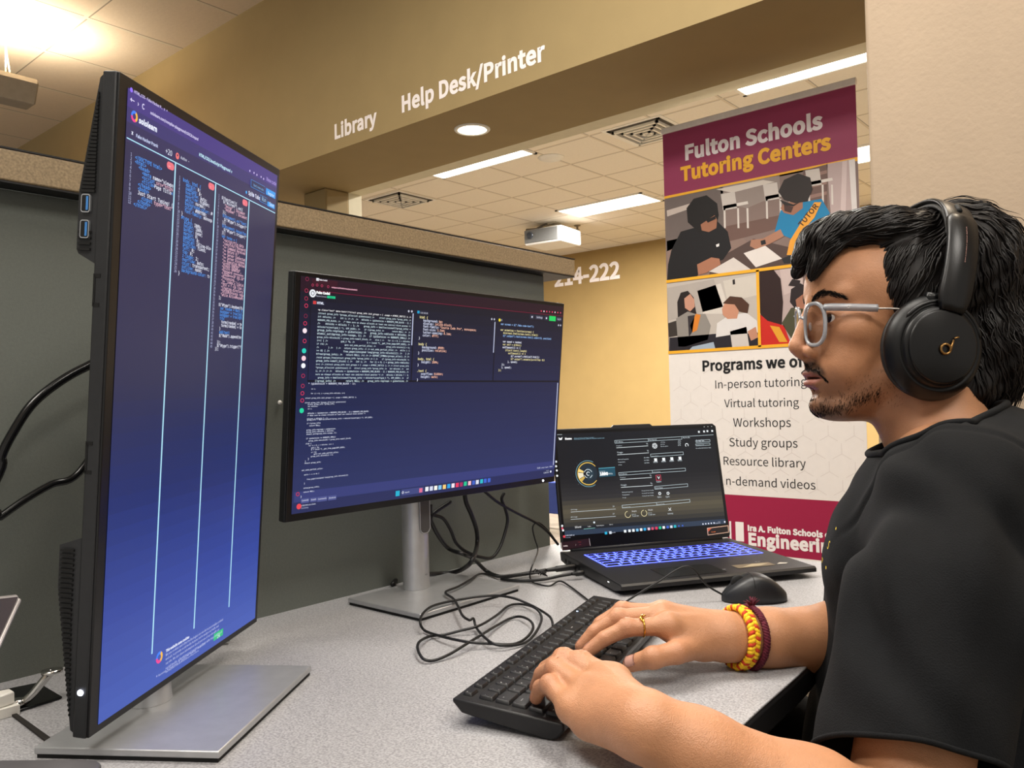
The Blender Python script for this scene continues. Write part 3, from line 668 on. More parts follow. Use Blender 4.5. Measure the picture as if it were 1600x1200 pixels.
pill(*q4(1350, 318), *q4(1370, 343), '#2b2e42'); pill(*q4(1378, 321), *q4(1420, 347), '#2b2e42'); T('Settings', q4(1384, 337), q4(1416, 340), col='#d5d8e8', layer=6); pill(*q4(1428, 325), *q4(1448, 350), '#2b2e42'); pill(*q4(1454, 325), *q4(1488, 355), '#1ec95f'); pill(*q4(1494, 331), *q4(1520, 356), '#2b2e42'); T('Log In', q4(1497, 346), q4(1516, 348), col='#d5d8e8', layer=6)
d.disc(q4(1360, 331), .0018, '#d9dbe6', 5); d.disc(q4(1438, 338), .0018, '#d9dbe6', 5)
for i in range(8): d.disc(q4(1410+i*15, 299+i*1.4), .0016, ('#e23f63', '#e8d0d8', '#e23f63', '#c94a66')[i % 4], 4, n=8)
side = [(138, 125, '#7a2440'), (134, 188, '#a02c4a'), (133, 231, '#a02c4a'), (133, 270, '#d0355a'), (130, 326, '#7a2440'), (127, 366, '#d0355a'), (125, 406, '#f3dfe6'), (124, 462, '#d0355a'), (121, 515, '#27c9b4'), (119, 556, '#f0c7d4'), (117, 596, '#eceef2'), (116, 651, '#b02f50'), (114, 706, '#b02f50'), (112, 746, '#d0355a'), (111, 785, '#d0355a')]
for x, y, c in side: d.disc(q4(x, y), .0036 if c[1] in 'ef2' else .0030, c, 4, n=12, r0=0 if c[1] in 'ef2' else .0021)
d.disc(q5(108, 214), .0036, '#23cf9a', 4); d.disc(q5(87, 668), .003, '#b02f50', 4, r0=.0018)
uA, uB, uC = d.L(*q4(711, 500))[0], d.L(*q4(1155, 520))[0], d.L(*q4(1510, 560))[0]; uS = d.L(*q4(147, 500))[0]
vT = d.L(*q4(711, 312))[1]; vD = d.L(*q4(711, 680))[1]
d.rect(uS, vD-.0012, uC, vD+.0012, '#0b0c16', 3); d.rect(uS, vD, uS+.001, vT+.02, '#0b0c16', 3)
for u in (uA, uB): d.rect(u-.001, vD, u+.001, vT, '#0b0c16', 3)
d.rect(uA-.0032, d.L(*q4(711, 485))[1], uA-.0012, vT, '#b9c0dc', 4); d.rect(uB-.0032, d.L(*q4(1150, 525))[1], uB-.0012, d.L(*q4(1160, 358))[1], '#b9c0dc', 4)
d.rect(d.L(*q5(1498, 65))[0], d.L(*q5(1470, 510))[1], d.L(*q5(1498, 65))[0]+.002, vD-.003, '#c5cbe6', 4)
top = ['<p class="text" data-text="/*struct group_info init_groups = { .usage = ATOMIC_INIT(2) }; />', '/struct group_info *groups_alloc(int gidsetsize){ />     struct group_info *group_info; />', 'int nblocks; />    int i; /> />  />   nblocks = (gidsetsize + NGROUPS_PER_BLOCK - 1) /', 'NGROUPS_PER_BLOCK; />   /* Make sure we always allocate at least one indirect block pointer */', '/>    nblocks = nblocks ? : 1; />    group_info = kmalloc(sizeof(*group_info) +', 'nblocks*sizeof(gid_t *), GFP_USER); />    if (!group_info) />        return NULL; />  />', 'group_info->ngroups = gidsetsize; />   group_info->nblocks = nblocks; />', 'atomic_set(&group_info->usage, 1); />   if (gidsetsize <= NGROUPS_SMALL) />', 'group_info->blocks[0] = group_info->small_block; />    else { />    for (i = 0; i < nblocks;', 'i++) { />           gid_t *b; />           b = (void *)__get_free_page(GFP_USER); />', 'if (!b) />                goto out_undo_partial_alloc; />           group_info->blocks[i] = b;', '/>        } />   } />   return group_info; /> /> out_undo_partial_alloc: />   while (--i', '>= 0) { />           free_page((unsigned long)group_info->blocks[i]); />   } />', 'kfree(group_info); />   return NULL; />} /> /> EXPORT_SYMBOL(groups_alloc); /> />', '/void groups_free(struct group_info *group_info) /> { />    if (group_info->blocks[0] !=', 'group_info->small_block) { />   int i; />   for (i = 0; i < group_info->nblocks;', 'i++) /> //struct group_info init_groups = { .usage = ATOMIC_INIT(2) }; /> /> struct group_info', '*groups_alloc(int gidsetsize){ />   struct group_info *group_info; />   int nblocks; />   int', 'i; /> /> /> />   nblocks = (gidsetsize + NGROUPS_PER_BLOCK - 1) / NGROUPS_PER_BLOCK; />', 'sure we always allocate at least one indirect block pointer */ />   nblocks = nblocks ? : 1;', '  group_info = kmalloc(sizeof(*group_info) + nblocks*sizeof(gid_t *), GFP_USER); />   if', '(!group_info) />        return NULL; />   group_info->ngroups = gidsetsize; />']
u0 = d.L(*q4(198, 285))[0]; v0 = d.L(*q4(198, 288))[1]; v1 = d.L(*q4(180, 676))[1]; n = len(top)
for i, s in enumerate(top):
    v = v0+(v1-v0)*i/(n-1)
    vv, ff = glyphs(s, 'mono', .008, 1); sz = min(.0064, (uA-.006-u0)/max(1e-6, max(a[0] for a in vv)))
    d.text(s, (u0, v-.002), size=sz, col='#d3e9ef' if i != 0 else '#ffffff', px=False, font='mono', bold=.008, res=1)
css = ['html {', '  background: bg;', '  display: inline-block;', '  font-family: "Source Code Pro", monospace;', '  font-size: 1.5em;', '  letter-spacing: 0.1em;', '  color: #fff;', '}', '', 'body {', '  background: #000;', '  position: relative;', '}', '', 'body, html {', '  height: 100%;', '}', '', '.text {', '  overflow: hidden;', '  height: auto;', '}']
u0 = d.L(*q4(750, 338))[0]; v0 = d.L(*q4(752, 338))[1]; v1 = d.L(*q4(740, 678))[1]
for i, s in enumerate(css):
    v = v0+(v1-v0)*i/(len(css)-1)
    if ':' in s and s.startswith('  '):
        a_, b_ = s.split(':', 1); d.text(s.split(':')[0].strip()+':', (u0+.008, v), size=.0068, col='#c9cfe6', px=False, font='mono', bold=.02, res=1); d.text(b_.strip(), (u0+.008+(len(a_.strip())+2)*.0068*MONO, v), size=.0068, col='#e8b09a', px=False, font='mono', bold=.02, res=1)
    else: d.text(s, (u0, v), size=.0068, col='#e3d79a' if '{' in s else '#dfe2f0', px=False, font='mono', bold=.02, res=1)
jsl = ['var screen = $(".fake-code-text");', '', 'var animating = function(screen) {', '  $(screen).html(screen.text().trim())', '  $(".output").text(screen.text().substr(0, position)', '', '  var speed = random(', '  var self = $(this);', '  setTimeout(() => {', '    if(self.text().length)', '      setTimeout(() => {', '        $(".screen").html(self.html())', '        $(".output").animate({scrollTop: 0})', '      }, speed);', '  });', '  }, speed);', '});']
u0 = d.L(*q4(1190, 372))[0]; v0 = d.L(*q4(1190, 374))[1]; v1 = d.L(*q4(1178, 625))[1]
for i, s in enumerate(jsl):
    n0 = len(s)-len(s.lstrip()); c = ('#dfe2f0', '#8fb6ea', '#e3d79a')[(i*5+len(s)) % 3]
    d.text(s.strip(), (u0+n0*.004, v0+(v1-v0)*i/(len(jsl)-1)), size=.0062, col=c, px=False, font='mono', bold=.02, res=1, xmax=uC-.002)
low = [(145, 693, 400, '* (gidsetsize + NGROUPS_PER_BLOCK - 1);'), (160, 720, 183, 'int i;'), (158, 744, 342, 'for (i = 0; i < group_info->nblocks; i++)'), (128, 768, 405, 'struct group_info init_groups = { .usage = ATOMIC_INIT(2) };'), (126, 793, 347, 'struct group_info *groups_alloc(int gidsetsize){'), (141, 803, 285, 'struct group_info *group_info;'), (141, 815, 195, 'int nblocks;'), (141, 828, 163, 'int i;')]
lw = [(140, 238, 472, 'nblocks = (gidsetsize + NGROUPS_PER_BLOCK - 1) / NGROUPS_PER_BLOCK;'), (138, 249, 455, '/* Make sure we always allocate at least one indirect block pointer */'), (137, 261, 250, 'nblocks = nblocks ? : 1;'), (137, 273, 493, 'group_info = kmalloc(sizeof(*group_info) + nblocks*sizeof(gid_t *), GFP_USER);'), (136, 285, 210, 'if (!group_info)'), (150, 297, 208, 'return NULL;'), (134, 322, 292, 'group_info->ngroups = gidsetsize;'), (134, 333, 282, 'group_info->nblocks = nblocks;'), (134, 345, 297, 'atomic_set(&group_info->usage, 1);'), (132, 368, 292, 'if (gidsetsize <= NGROUPS_SMALL)'), (146, 381, 375, 'group_info->blocks[0] = group_info->small_block;'), (130, 394, 160, 'else {'), (146, 405, 280, 'for (i = 0; i < nblocks; i++) {'), (160, 416, 203, 'gid_t *b;'), (160, 427, 343, 'b = (void *)__get_free_page(GFP_USER);'), (160, 440, 188, 'if (!b)'), (174, 450, 308, 'goto out_undo_partial_alloc;'), (158, 463, 278, 'group_info->blocks[i] = b;'), (142, 478, 147, '}'), (126, 490, 130, '}'), (124, 500, 212, 'return group_info;'), (108, 538, 222, 'out_undo_partial_alloc:'), (121, 562, 202, 'while (--i >= 0) {'), (136, 585, 360, 'free_page((unsigned long)group_info->blocks[i]);'), (121, 610, 125, '}'), (119, 634, 203, 'kfree(group_info);'), (118, 656, 176, 'return NULL;'), (102, 683, 107, '}')]
for x, y, x2, s in low: T(s, q4(x, y+5), q4(x2, y+5), col='#dfe4f4', font='mono', bold=.008, res=1)
for x, y, x2, s in lw: T(s, q5(x, y+4), q5(x2, y+4-(x2-x)*.09), col='#dfe4f4', font='mono', bold=.008, res=1)
vb = d.L(*q5(70, 718))[1]; vt2 = d.L(*q5(70, 682))[1]
d.rect(X0+.003, vb+.001, X1, vb+.0155, '#333a72', 3); d.rect(X0+.0, Z0, X1, vb, '#242a55', 3)
for s, x, x2 in (('Console', 108, 145), ('Assets', 158, 186), ('Comments', 196, 242), ('Shortcuts', 255, 293)): pill(*q5(x-3, 694-(x-108)*.11), *q5(x2+3, 713-(x-108)*.11), '#4a5188', layer=4); T(s, q5(x, 708-(x-108)*.1), q5(x2, 706-(x2-108)*.1), col='#e3e6f4', layer=6)
for i, s in enumerate(('Fork', 'Embed', 'Export', 'Share')): T(s, q5(1388+i*22, 531-i*3), q5(1404+i*22, 529-i*3), col='#dfe4f4', layer=6)
d.disc(q5(93, 735), .004, '#e0444e', 5); T('USD/INR at a 52wk', q5(106, 732), q5(183, 726), col='#dfe4f4', layer=6); T('Economy', q5(106, 747), q5(144, 744), col='#b9bfdd', layer=6)
def sq(x, y, c, r=.0042): u, v = d.L(*q5(x, y)); d.rect(u-r, v-r, u+r, v+r, c, 6)
sq(629, 664, '#1fa9c8'); u, v = d.L(*q5(650, 660)); u2, _ = d.L(*q5(770, 645)); d.rect(u, v-.0048, u2, v+.0048, '#3c4479', 5); T('Search', q5(668, 662), q5(692, 659), col='#e8ebf6', layer=7); d.disc(q5(657, 659), .002, '#e8ebf6', 7, r0=.0013); sq(755, 647, '#d86a8c', .0035)
for x, y, c in ((788, 640, '#e8eaf0'), (812, 637, '#cfd4ea'), (836, 634, '#f2efe6'), (859, 631, '#7fc0e8'), (883, 628, '#f0c777'), (907, 624, '#2b9fe0'), (930, 621, '#efdfe9'), (953, 618, '#e0375a'), (975, 615, '#a32a5c'), (997, 611, '#22c08a'), (1020, 608, '#f0b9c4'), (1042, 605, '#4060c0'), (1062, 602, '#d5dae8'), (1085, 598, '#2ab6c4'), (1105, 595, '#3b62c8'), (1126, 592, '#3b62c8')): sq(x, y, c, .0036)
T('12:41 PM', q5(1436, 543), q5(1450, 541), col='#dfe4f4', layer=6); T('3/18/2025', q5(1422, 556), q5(1450, 552), col='#dfe4f4', layer=6); d.disc(q5(1461, 545), .0022, '#dfe4f4', 6)
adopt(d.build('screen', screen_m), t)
a = MB(); a.lathe([(.0, .0008), (.0018, .0006), (.002, 0)], 12, M=Mh @ Matrix.Translation((.0002, .505*K, .0055*K)) @ Matrix.Rotation(math.pi/2, 4, 'Y')); adopt(a.build('power_light', MATS['power_led']), t)

# ------------------------------------------------------------------ notebook computer
shell = mat('laptop_shell', '#1b1b1d', .42, noise=.1, scale=200, bump=.08, bscale=1500)
lyaw = .5766; LW, LD, LH, LT_ = .3286*K, .2415*K, .2155*K, .1915
lu = Vector((math.sin(lyaw), math.cos(lyaw), 0)); ln = Vector((math.cos(lyaw), -math.sin(lyaw), 0))
LO = Vector((-.8404*K, 1.1108*K, DESK))
R = Matrix((lu, -ln, Vector((0, 0, 1)))).transposed()
t = thing('laptop', 'open black laptop with blue backlit keys beside the white banner', 'laptop', LO, rot=R)
TW = Matrix.Translation(LO) @ R.to_4x4()
a = MB(); prof = [(-LD, .010), (-LD, .0165), (-LD+.004, .0195), (.012, .0245), (.018, .022), (.014, .006), (-.01, .003), (-LD+.03, .003)]
My = Matrix(((0, 0, 1, 0), (1, 0, 0, 0), (0, 1, 0, 0), (0, 0, 0, 1)))
a.prism(prof, 0, LW, M=My, bev=.002); base = a.build('base', shell, t)
def deck_z(y): return .0195+(.0245-.0195)*(y+LD-.004)/(LD+.008)
back_l = mat('key_backlight', '#101020', .5, emis='#4a58ff', estr=5.0, noise=.02)
tilt = math.atan((.0245-.0195)/(LD+.008))
kx0, kx1, ky0, ky1 = .030, LW-.022, -.145, -.036
a = MB(); a.box((kx0, -.0, 0), (kx1, ky1-ky0, .0006), M=Matrix.Translation((0, ky0, deck_z(ky0)-.0001)) @ Matrix.Rotation(tilt, 4, 'X')); kb = a.build('keyboard_bed', back_l, t)
keym = mat('laptop_key', '#0d0d10', .4, noise=.1); legm = mat('lit_legend', '#8890ff', .5, emis='#7f8cff', estr=2.0, noise=.02)
rowh = (ky1-ky0)/6
rows = [[1]*16, [1]*13+[2]+[1]*3, [1.5]+[1]*12+[1.5]+[1]*3, [1.75]+[1]*11+[2.25]+[1]*3, [2.25]+[1]*10+[2.75]+[1]*3, [1.25, 1, 1, 1.25, 5, 1, 1, 1, 1]]
for r, ws in enumerate(rows):
    tot = sum(ws); un = (kx1-kx0)/tot; x = kx0; yc = ky1-ky0-rowh*(r+.5)
    for wd in ws:
        a = MB(); ww = wd*un-.0040; hh = rowh-.0046
        a.prism(rrect(ww, hh, .0015, 2, x+wd*un/2, yc), .0004, .0010, M=Matrix.Translation((0, ky0, deck_z(ky0)-.0001)) @ Matrix.Rotation(tilt, 4, 'X'), bev=.0002)
        a.mi = 1; a.box((x+.004, yc+.0005, .00100), (x+.0062, yc+.0024, .00106), M=Matrix.Translation((0, ky0, deck_z(ky0)-.0001)) @ Matrix.Rotation(tilt, 4, 'X'))
        a.build('key', [keym, legm], kb); x += wd*un
a = MB(); a.box((.105, -LD+.012, deck_z(-LD+.05)-.0008), (.225, -.155, deck_z(-.155)-.0001)); 
a.bm.free()
a = MB(); a.prism(rrect(.115, .066, .004, 4, .15, .0), 0, .0005, M=Matrix.Translation((0, -LD+.052, deck_z(-LD+.052)+.0001)) @ Matrix.Rotation(tilt, 4, 'X')); a.build('touchpad', mat('touchpad_gloss', '#141416', .2), t)
st = attr_mat('printed_sticker', rough=.35)
sd = Draw((LW-.155, -LD+.03, deck_z(-LD+.03)+.0004), (1, 0, 0), (0, 1, tilt))
sd.rect(.02, .004, .095, .028, '#6c5f49', 1); sd.poly([(.03, .008), (.07, .01), (.09, .02), (.06, .025)], '#a89a7c', 2, False); sd.poly([(.1, .008), (.112, .018), (.126, .012), (.118, .006)], '#b9b4aa', 2, False)
sd.rect(-.02, .006, -.004, .0075, '#c9c9c9', 1); sd.rect(.075, .036, .079, .039, '#8a8a8a', 1); sd.rect(.081, .036, .085, .039, '#8a8a8a', 1)
o = sd.build('sticker', st); o.parent = t; o.matrix_parent_inverse = Matrix()
a = MB(); a.box((-.0004, -.225, .0135), (.002, -.219, .0145)); a.build('status_light', mat('white_led', '#ffffff', .5, emis='#ffffff', estr=3, noise=.01), t)
ports = MB()
for y0, y1 in ((-.02, -.012), (-.045, -.03), (-.068, -.052), (-.09, -.075)): ports.box((-.0006, y0, .0075), (.003, y1, .0145))
pp = ports.build('port', dk, t); pp['kind'] = 'stuff'
# lid
LM = TW @ Matrix.Translation((0, .003, .0235)) @ Matrix.Rotation(-LT_, 4, 'X')     # local x along hinge, z up the lid, -y to the viewer
def putl(a, nm, m, par=None): return adopt(a.build(nm, m), par or t)
a = MB(); Ml = LM @ Matrix(((1, 0, 0, 0), (0, 0, 1, 0), (0, 1, 0, 0), (0, 0, 0, 1)))
out_l = [(.003, .004), (LW-.003, .004), (LW, .010), (LW-.001, LH-.007), (LW-.008, LH-.001), (LW*.60, LH-.001), (LW*.585, LH+.0035), (LW*.365, LH+.0035), (LW*.35, LH-.001), (.008, LH-.001), (.001, LH-.007), (0, .010)]
a.prism(out_l, 0, .007, M=Ml, bev=.0012); lid = putl(a, 'lid', shell)
a = MB(); a.prism([(.004, .008), (LW-.004, .008), (LW-.004, LH-.005), (.004, LH-.005)], -.0008, -.0001, M=Ml); putl(a, 'screen_bezel', bez)
a = MB(); a.tube([LM @ Vector((.02, .004, .003)), LM @ Vector((LW-.02, .004, .003))], .0055, 12); putl(a, 'hinge', shell)
d = Draw(LM @ Vector((0, -.0011, 0)), LM.to_3x3() @ Vector((1, 0, 0)), LM.to_3x3() @ Vector((0, 0, 1)))
X0, X1, Z0, Z1 = .008, LW-.008, .0315, LH-.011
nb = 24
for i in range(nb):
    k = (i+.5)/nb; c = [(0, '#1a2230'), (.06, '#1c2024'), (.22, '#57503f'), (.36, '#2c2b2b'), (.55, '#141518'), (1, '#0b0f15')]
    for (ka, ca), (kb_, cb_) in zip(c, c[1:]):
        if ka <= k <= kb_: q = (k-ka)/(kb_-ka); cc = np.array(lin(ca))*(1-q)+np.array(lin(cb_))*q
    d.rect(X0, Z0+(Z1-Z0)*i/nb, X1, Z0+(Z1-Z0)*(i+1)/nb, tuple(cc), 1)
def a6(x, y): return (850+x/4.614, 640+y/4.614)
def a7(x, y): return (840+x/3.478, 640+y/3.478)
d.rect(X0, Z0, X1, Z0+.010, '#2d3a4c', 2)
LTX = '#dbe6ec'
T('Armoury', a6(95, 184), a6(130, 182), col=LTX); d.poly([a6(103, 200), a6(118, 207), a6(133, 198), a6(128, 218), a6(110, 220)], '#f0f4f6', 4); T('Home', a6(152, 218), a6(200, 214), col='#ffffff', bold=.03)
T('Armoury Crate System Control Device Overview and', a6(217, 210), a6(360, 201), col='#a9d9ee', res=1); T('Performance mode settings for the whole system unit', a6(217, 218), a6(435, 207), col='#a9d9ee', res=1)
gc = a6(318, 462); g0 = d.L(*gc)
for r0, r1, c, s0, s1 in ((.0258, .0266, '#7fb4c4', 60, 300), (.0213, .0226, '#f2c75e', 40, 320), (.0226, .0238, '#7a6a3a', 60, 300), (.0120, .0205, '#1d2a33', 0, 360), (.0080, .0092, '#c9d6da', 20, 160), (.0080, .0092, '#c9d6da', 200, 250), (.0080, .0092, '#c9d6da', 290, 340), (.0028, .0040, '#e6eef0', 30, 300)):
    d.disc(g0, r1, c, 4, False, 28, r0, s0, s1)
for s0, s1, c in ((150, 168, '#f0cf7a'), (172, 205, '#e6dcc0'), (208, 226, '#c9a650')): d.disc(g0, .0215, c, 5, False, 6, .0105, s0, s1)
d.poly([(g0[0]-.003, g0[1]-.012), (g0[0]+.013, g0[1]-.012), (g0[0]+.017, g0[1]-.008), (g0[0]+.017, g0[1]+.011), (g0[0]-.003, g0[1]+.013)], '#263a45', 3, False)
d.poly([a6(392, 424), a6(510, 416), a6(515, 478), a6(398, 488)], '#1d4a5c', 6); T('Frequency', a6(398, 450), a6(440, 446), col=LTX, layer=7); T('1890', a6(402, 476), a6(462, 470), col='#ffffff', layer=7, bold=.03); T('MHz', a6(466, 470), a6(494, 466), col=LTX, layer=7); d.line(a6(392, 424), a6(510, 416), .0007, '#6fd0e6', 7)
for i in range(9):
    an = math.radians(85+i*17); d.text('.', (g0[0]+.031*math.cos(an), g0[1]+.031*math.sin(an)), size=.008, col='#dfe8ea', px=False)
def boxed(p0, p1, s, hgt=20):
    d.line(p0, p1, .0006, '#cfe0e6', 4); q0 = (p0[0]+.6, p0[1]+hgt/4.6); q1 = (p1[0]+.6, p1[1]+hgt/4.6); d.line(q0, q1, .0006, '#cfe0e6', 4); d.line(p0, q0, .0006, '#cfe0e6', 4); d.line(p1, q1, .0006, '#cfe0e6', 4); T(s, (p0[0]+1.5, p0[1]+hgt/4.6-1), (p0[0]+13, p0[1]+hgt/4.6-1.6), col=LTX, layer=5, res=1)
boxed(a7(418, 168), a7(600, 158), 'GPU Mode'); boxed(a7(600, 158), a7(782, 147), 'Fan Speed', 18); d.line(a7(782, 147), a7(955, 137), .0006, '#cfe0e6', 4); T('My Profile', a7(790, 158), a7(828, 154), col=LTX, res=1)
boxed(a7(613, 242), a7(790, 230), 'System Configuration'); boxed(a7(440, 343), a7(622, 330), 'CPU Mode'); boxed(a7(622, 330), a7(802, 318), 'Game Launcher'); boxed(a7(635, 418), a7(814, 403), 'Aura Sync'); boxed(a7(458, 520), a7(645, 505), 'Memory and Storage'); boxed(a7(645, 505), a7(826, 488), 'Scenario Profile')
for y, s in ((200, 'Frequency'), (238, 'Usage'), (372, 'Frequency'), (415, 'Usage')):
    xo = 428+(y-200)*.115; T(s, a7(xo, y), a7(xo+30, y-2), col=LTX, res=1); T('%', a7(590+(y-200)*.11, y-9), a7(600+(y-200)*.11, y-10), col=LTX, res=1); d.line(a7(xo, y+8), a7(xo+172, y-3), .0008, '#e8f1f4', 4)
for i, s in enumerate(('Memory Frequency', 'Temperature', 'Voltage')):
    for yy, xo in ((274, 436), (452, 459)): T(s, a7(xo+i, yy+i*15), a7(xo+(58, 40, 22)[i], yy+i*15-3), col=LTX, res=1); T('810 MHz' if yy < 300 else 'Pressure Power Saving', a7((578 if yy < 300 else 566)+i, yy-9+i*14), a7(606+(yy > 300)*24, yy-11+i*14), col=LTX, res=1)
fc = a7(636, 197); d.disc(fc, .0058, '#e9eef0', 5, r0=.0050, n=18)
for i in range(6): d.disc(fc, .0046, '#e9eef0', 5, True, 3, .0012, i*60, i*60+32)
for i in range(3): T(('CPU Fan', 'GPU Fan', 'The Acoustics')[i], a7(668, 181+i*11), a7((692, 690, 708)[i], 179+i*11), col=LTX, res=1); T('0%  ', a7(763, 176+i*11), a7(778, 175+i*11), col=LTX, res=1)
d.disc(a7(810, 193), .004, '#e9eef0', 5, r0=.0026, n=14, a0=-40, a1=240)
for y, s in ((176, 'Log in'), (195, 'Register New Profile')): boxed(a7(858, y-8), a7(935, y-13), s, 14)
T('Recommended website links', a7(860, 213), a7(942, 209), col=LTX, res=1)
for i in range(4): u, v = d.L(*a7(641+i*44, 274-i*3)); d.rect(u-.0032, v-.003, u+.0032, v+.0034, '#eef1f2', 5); T('Item', a7(630+i*44, 290-i*3), a7(652+i*44, 288-i*3), col=LTX, res=1)
u, v = d.L(*a7(656, 370)); d.rect(u-.0058, v-.0058, u+.0058, v+.0058, '#c63e54', 4); d.rect(u-.0047, v-.0047, u+.0047, v+.0047, '#16171a', 5); d.poly([(u-.003, v+.0028), (u-.0015, v+.0028), (u+.0002, v-.0006), (u+.002, v+.0022), (u+.0034, v+.0022), (u+.0004, v-.0034)], '#f0f0f0', 6, False); T('Game', a7(645, 397), a7(672, 394), col=LTX, res=1)
for x, y in ((663, 456), (708, 455)): d.disc(a7(x, y), .0036, '#dfe4e6', 5, r0=.0018, n=5); T('Sync', a7(x-12, y+24), a7(x+10, y+21), col=LTX, res=1)
for x, y, a1_ in ((490, 570, 260), (578, 563, 330)): d.disc(a7(x, y), .0066, '#e6d9a8', 5, r0=.0056, n=20, a0=90, a1=90+a1_); T('58.2%', a7(x+22, y-12), a7(x+48, y-16), col='#ffffff', res=1); T('Memory', a7(x+22, y+2), a7(x+44, y), col=LTX, res=1); T('Total size', a7(x+24, y+13), a7(x+60, y+9), col=LTX, res=1)
u, v = d.L(*a7(718, 542)); d.line((u-.003, v-.003), (u+.003, v+.003), .001, '#e9eef0', 5, False); d.line((u-.003, v+.003), (u+.003, v-.003), .001, '#e9eef0', 5, False); T('Gaming', a7(706, 570), a7(736, 566), col=LTX, res=1)
for y, s in ((548, 'CPU Usage'), (588, 'GPU Usage')): T(s, a7(180, y), a7(216, y-3), col=LTX, res=1); d.line(a7(180, y+9), a7(424, y-8), .0007, '#cfd8dc', 4); T('20', a7(408, y-18), a7(418, y-19), col=LTX, res=1)
for s, x, x2, y in (('Silent', 202, 237, 645), ('Turbo', 272, 290, 639), ('Performance', 320, 360, 634), ('Manual', 390, 408, 628)): T(s, a7(x, y), a7(x2, y-3), col='#ffffff', res=1)
d.line(a7(250, 649), a7(312, 643), .0006, '#8fd6c9', 4); d.disc(a7(307, 613), .002, LTX, 4)
for x, y, c in ((133, 632, '#e9eef0'), (134, 646, '#d04a60'), (138, 656, '#eef1f2')): d.disc(a7(x, y), .0022, c, 4, n=10)
for i, (x, y) in enumerate(((100, 283), (100, 308), (104, 331), (106, 360))): d.disc(a7(x, y), .0022, '#eef2f4', 4, n=8)
for x, y in ((876, 121), (904, 119), (922, 117), (948, 116)): u, v = d.L(*a7(x, y)); d.rect(u-.002, v-.002, u+.002, v+.002, '#e9eef0', 4)
for x, y in ((905, 94), (925, 93), (945, 92)): u, v = d.L(*a7(x, y)); d.rect(u-.001, v-.0004, u+.001, v+.0006, '#e9eef0', 4)
def tk(x, y, c, r=.0028): u, v = d.L(*a7(x, y)); d.rect(u-r, v-r, u+r, v+r, c, 5)
for i, c in enumerate(('#2aa9d0', '#cfd6e0', '#e9eef0', '#e9eef0', '#e9eef0', '#7fc0e8', '#f0f0f0', '#36a7e0', '#e6c0d0', '#d0506a', '#e0375a', '#22c08a', '#f0f0f0', '#4060c0', '#d5dae8', '#2ab6c4', '#3b62c8', '#3b62c8')):
    xs = (371, 395, 475, 499, 520, 541, 562, 582, 604, 624, 645, 665, 685, 706, 726, 746, 767, 787)[i]; tk(xs, 671-(xs-371)*.097, c, .0026 if i < 16 else .0015)
T('Search', a7(402, 672), a7(422, 669), col='#dfe4f4', res=1, layer=6)
for i in range(5): tk(898+i*15, 622-i*1.4, '#dfe4f4', .0014)
T('12:41 PM', a7(978, 612), a7(993, 610), col='#dfe4f4', res=1); T('3/18/2025', a7(964, 621), a7(993, 618), col='#dfe4f4', res=1); d.disc(a7(1016, 610), .002, '#dfe4f4', 5, n=8)
d.disc(a7(144, 690), .0026, '#e0444e', 5, n=8); T('USD/INR at', a7(152, 690), a7(200, 684), col='#dfe4f4', res=1); T('Economy', a7(153, 699), a7(178, 696), col='#b9bfdd', res=1)
adopt(d.build('display', screen_m), t)
sd = Draw(LM @ Vector((0, -.0011, 0)), LM.to_3x3() @ Vector((1, 0, 0)), LM.to_3x3() @ Vector((0, 0, 1)))
sd.poly([a7(128, 722), a7(280, 700), a7(288, 738), a7(134, 764)], '#2a1016', 1); sd.text('144Hz', sd.L(*a7(140, 745)), size=.0085, col='#f0e6e6', px=False, layer=2, bold=.02); sd.text('/', sd.L(*a7(206, 738)), size=.010, col='#ffffff', px=False, layer=2); sd.text('FreeSync', (sd.L(*a7(220, 722))), size=.0046, col='#d04a58', px=False, layer=2); sd.text('SYNC', (sd.L(*a7(226, 736))), size=.0048, col='#d04a58', px=False, layer=2)
for p in ((128, 722), (280, 700)): sd.line(a7(*p), a7(p[0]+6, p[1]+40), .0008, '#d8d0d0', 2)
sd.poly([a7(920, 643), a7(1037, 628), a7(1040, 668), a7(924, 684)], '#d9b39a', 1); sd.poly([a7(925, 647), a7(1033, 633), a7(1036, 664), a7(928, 679)], '#241c1c', 2); sd.poly([a7(925, 647), a7(945, 645), a7(927, 664)], '#e0603a', 3); sd.text('8 cores', sd.L(*a7(944, 668)), size=.0078, col='#e0743c', px=False, layer=3, bold=.02)
adopt(sd.build('sticker', st), t)

# ------------------------------------------------------------------ keyboard
kbm = mat('keyboard_plastic', '#141416', .46, noise=.1, scale=200, bump=.1, bscale=1400)
keyc = mat('keycap_plastic', '#18181a', .42, noise=.1, scale=200, bump=.06, bscale=1800); legend = mat('keycap_legend', '#e6e6e6', .5)
KU = Vector((-.2804, .9599, 0)); KV = Vector((-.9599, -.2804, 0)); KL, KD = .445, .119
ko = Vector((-.516, .7115, -.287))*K-KU*KL/2-KV*KD/2
R = Matrix((KU, KV, Vector((0, 0, 1)))).transposed()
t = thing('keyboard', 'black full size wired keyboard under both hands', 'keyboard', ko+KU*KL/2, rot=R)
KM = Matrix.Translation((-KL/2, 0, 0))
a = MB(); a.prism([(.0, .0105), (.0, .0165), (.0025, .018), (KD-.002, .0275), (KD, .0262), (KD, .0235), (KD-.010, .0135), (KD-.016, .0125), (.020, .0006), (.012, .0008), (.006, .004)], 0, KL, M=KM @ My, bev=.0022); a.build('case', kbm, t)
for fx in (.05, KL-.05):
    a = MB(); a.box((fx-.012, KD-.030, 0), (fx+.012, KD-.024, .013), bev=.001, M=KM); a.build('foot', kbm, t)
kt = math.atan((.0275-.018)/(KD-.0045))
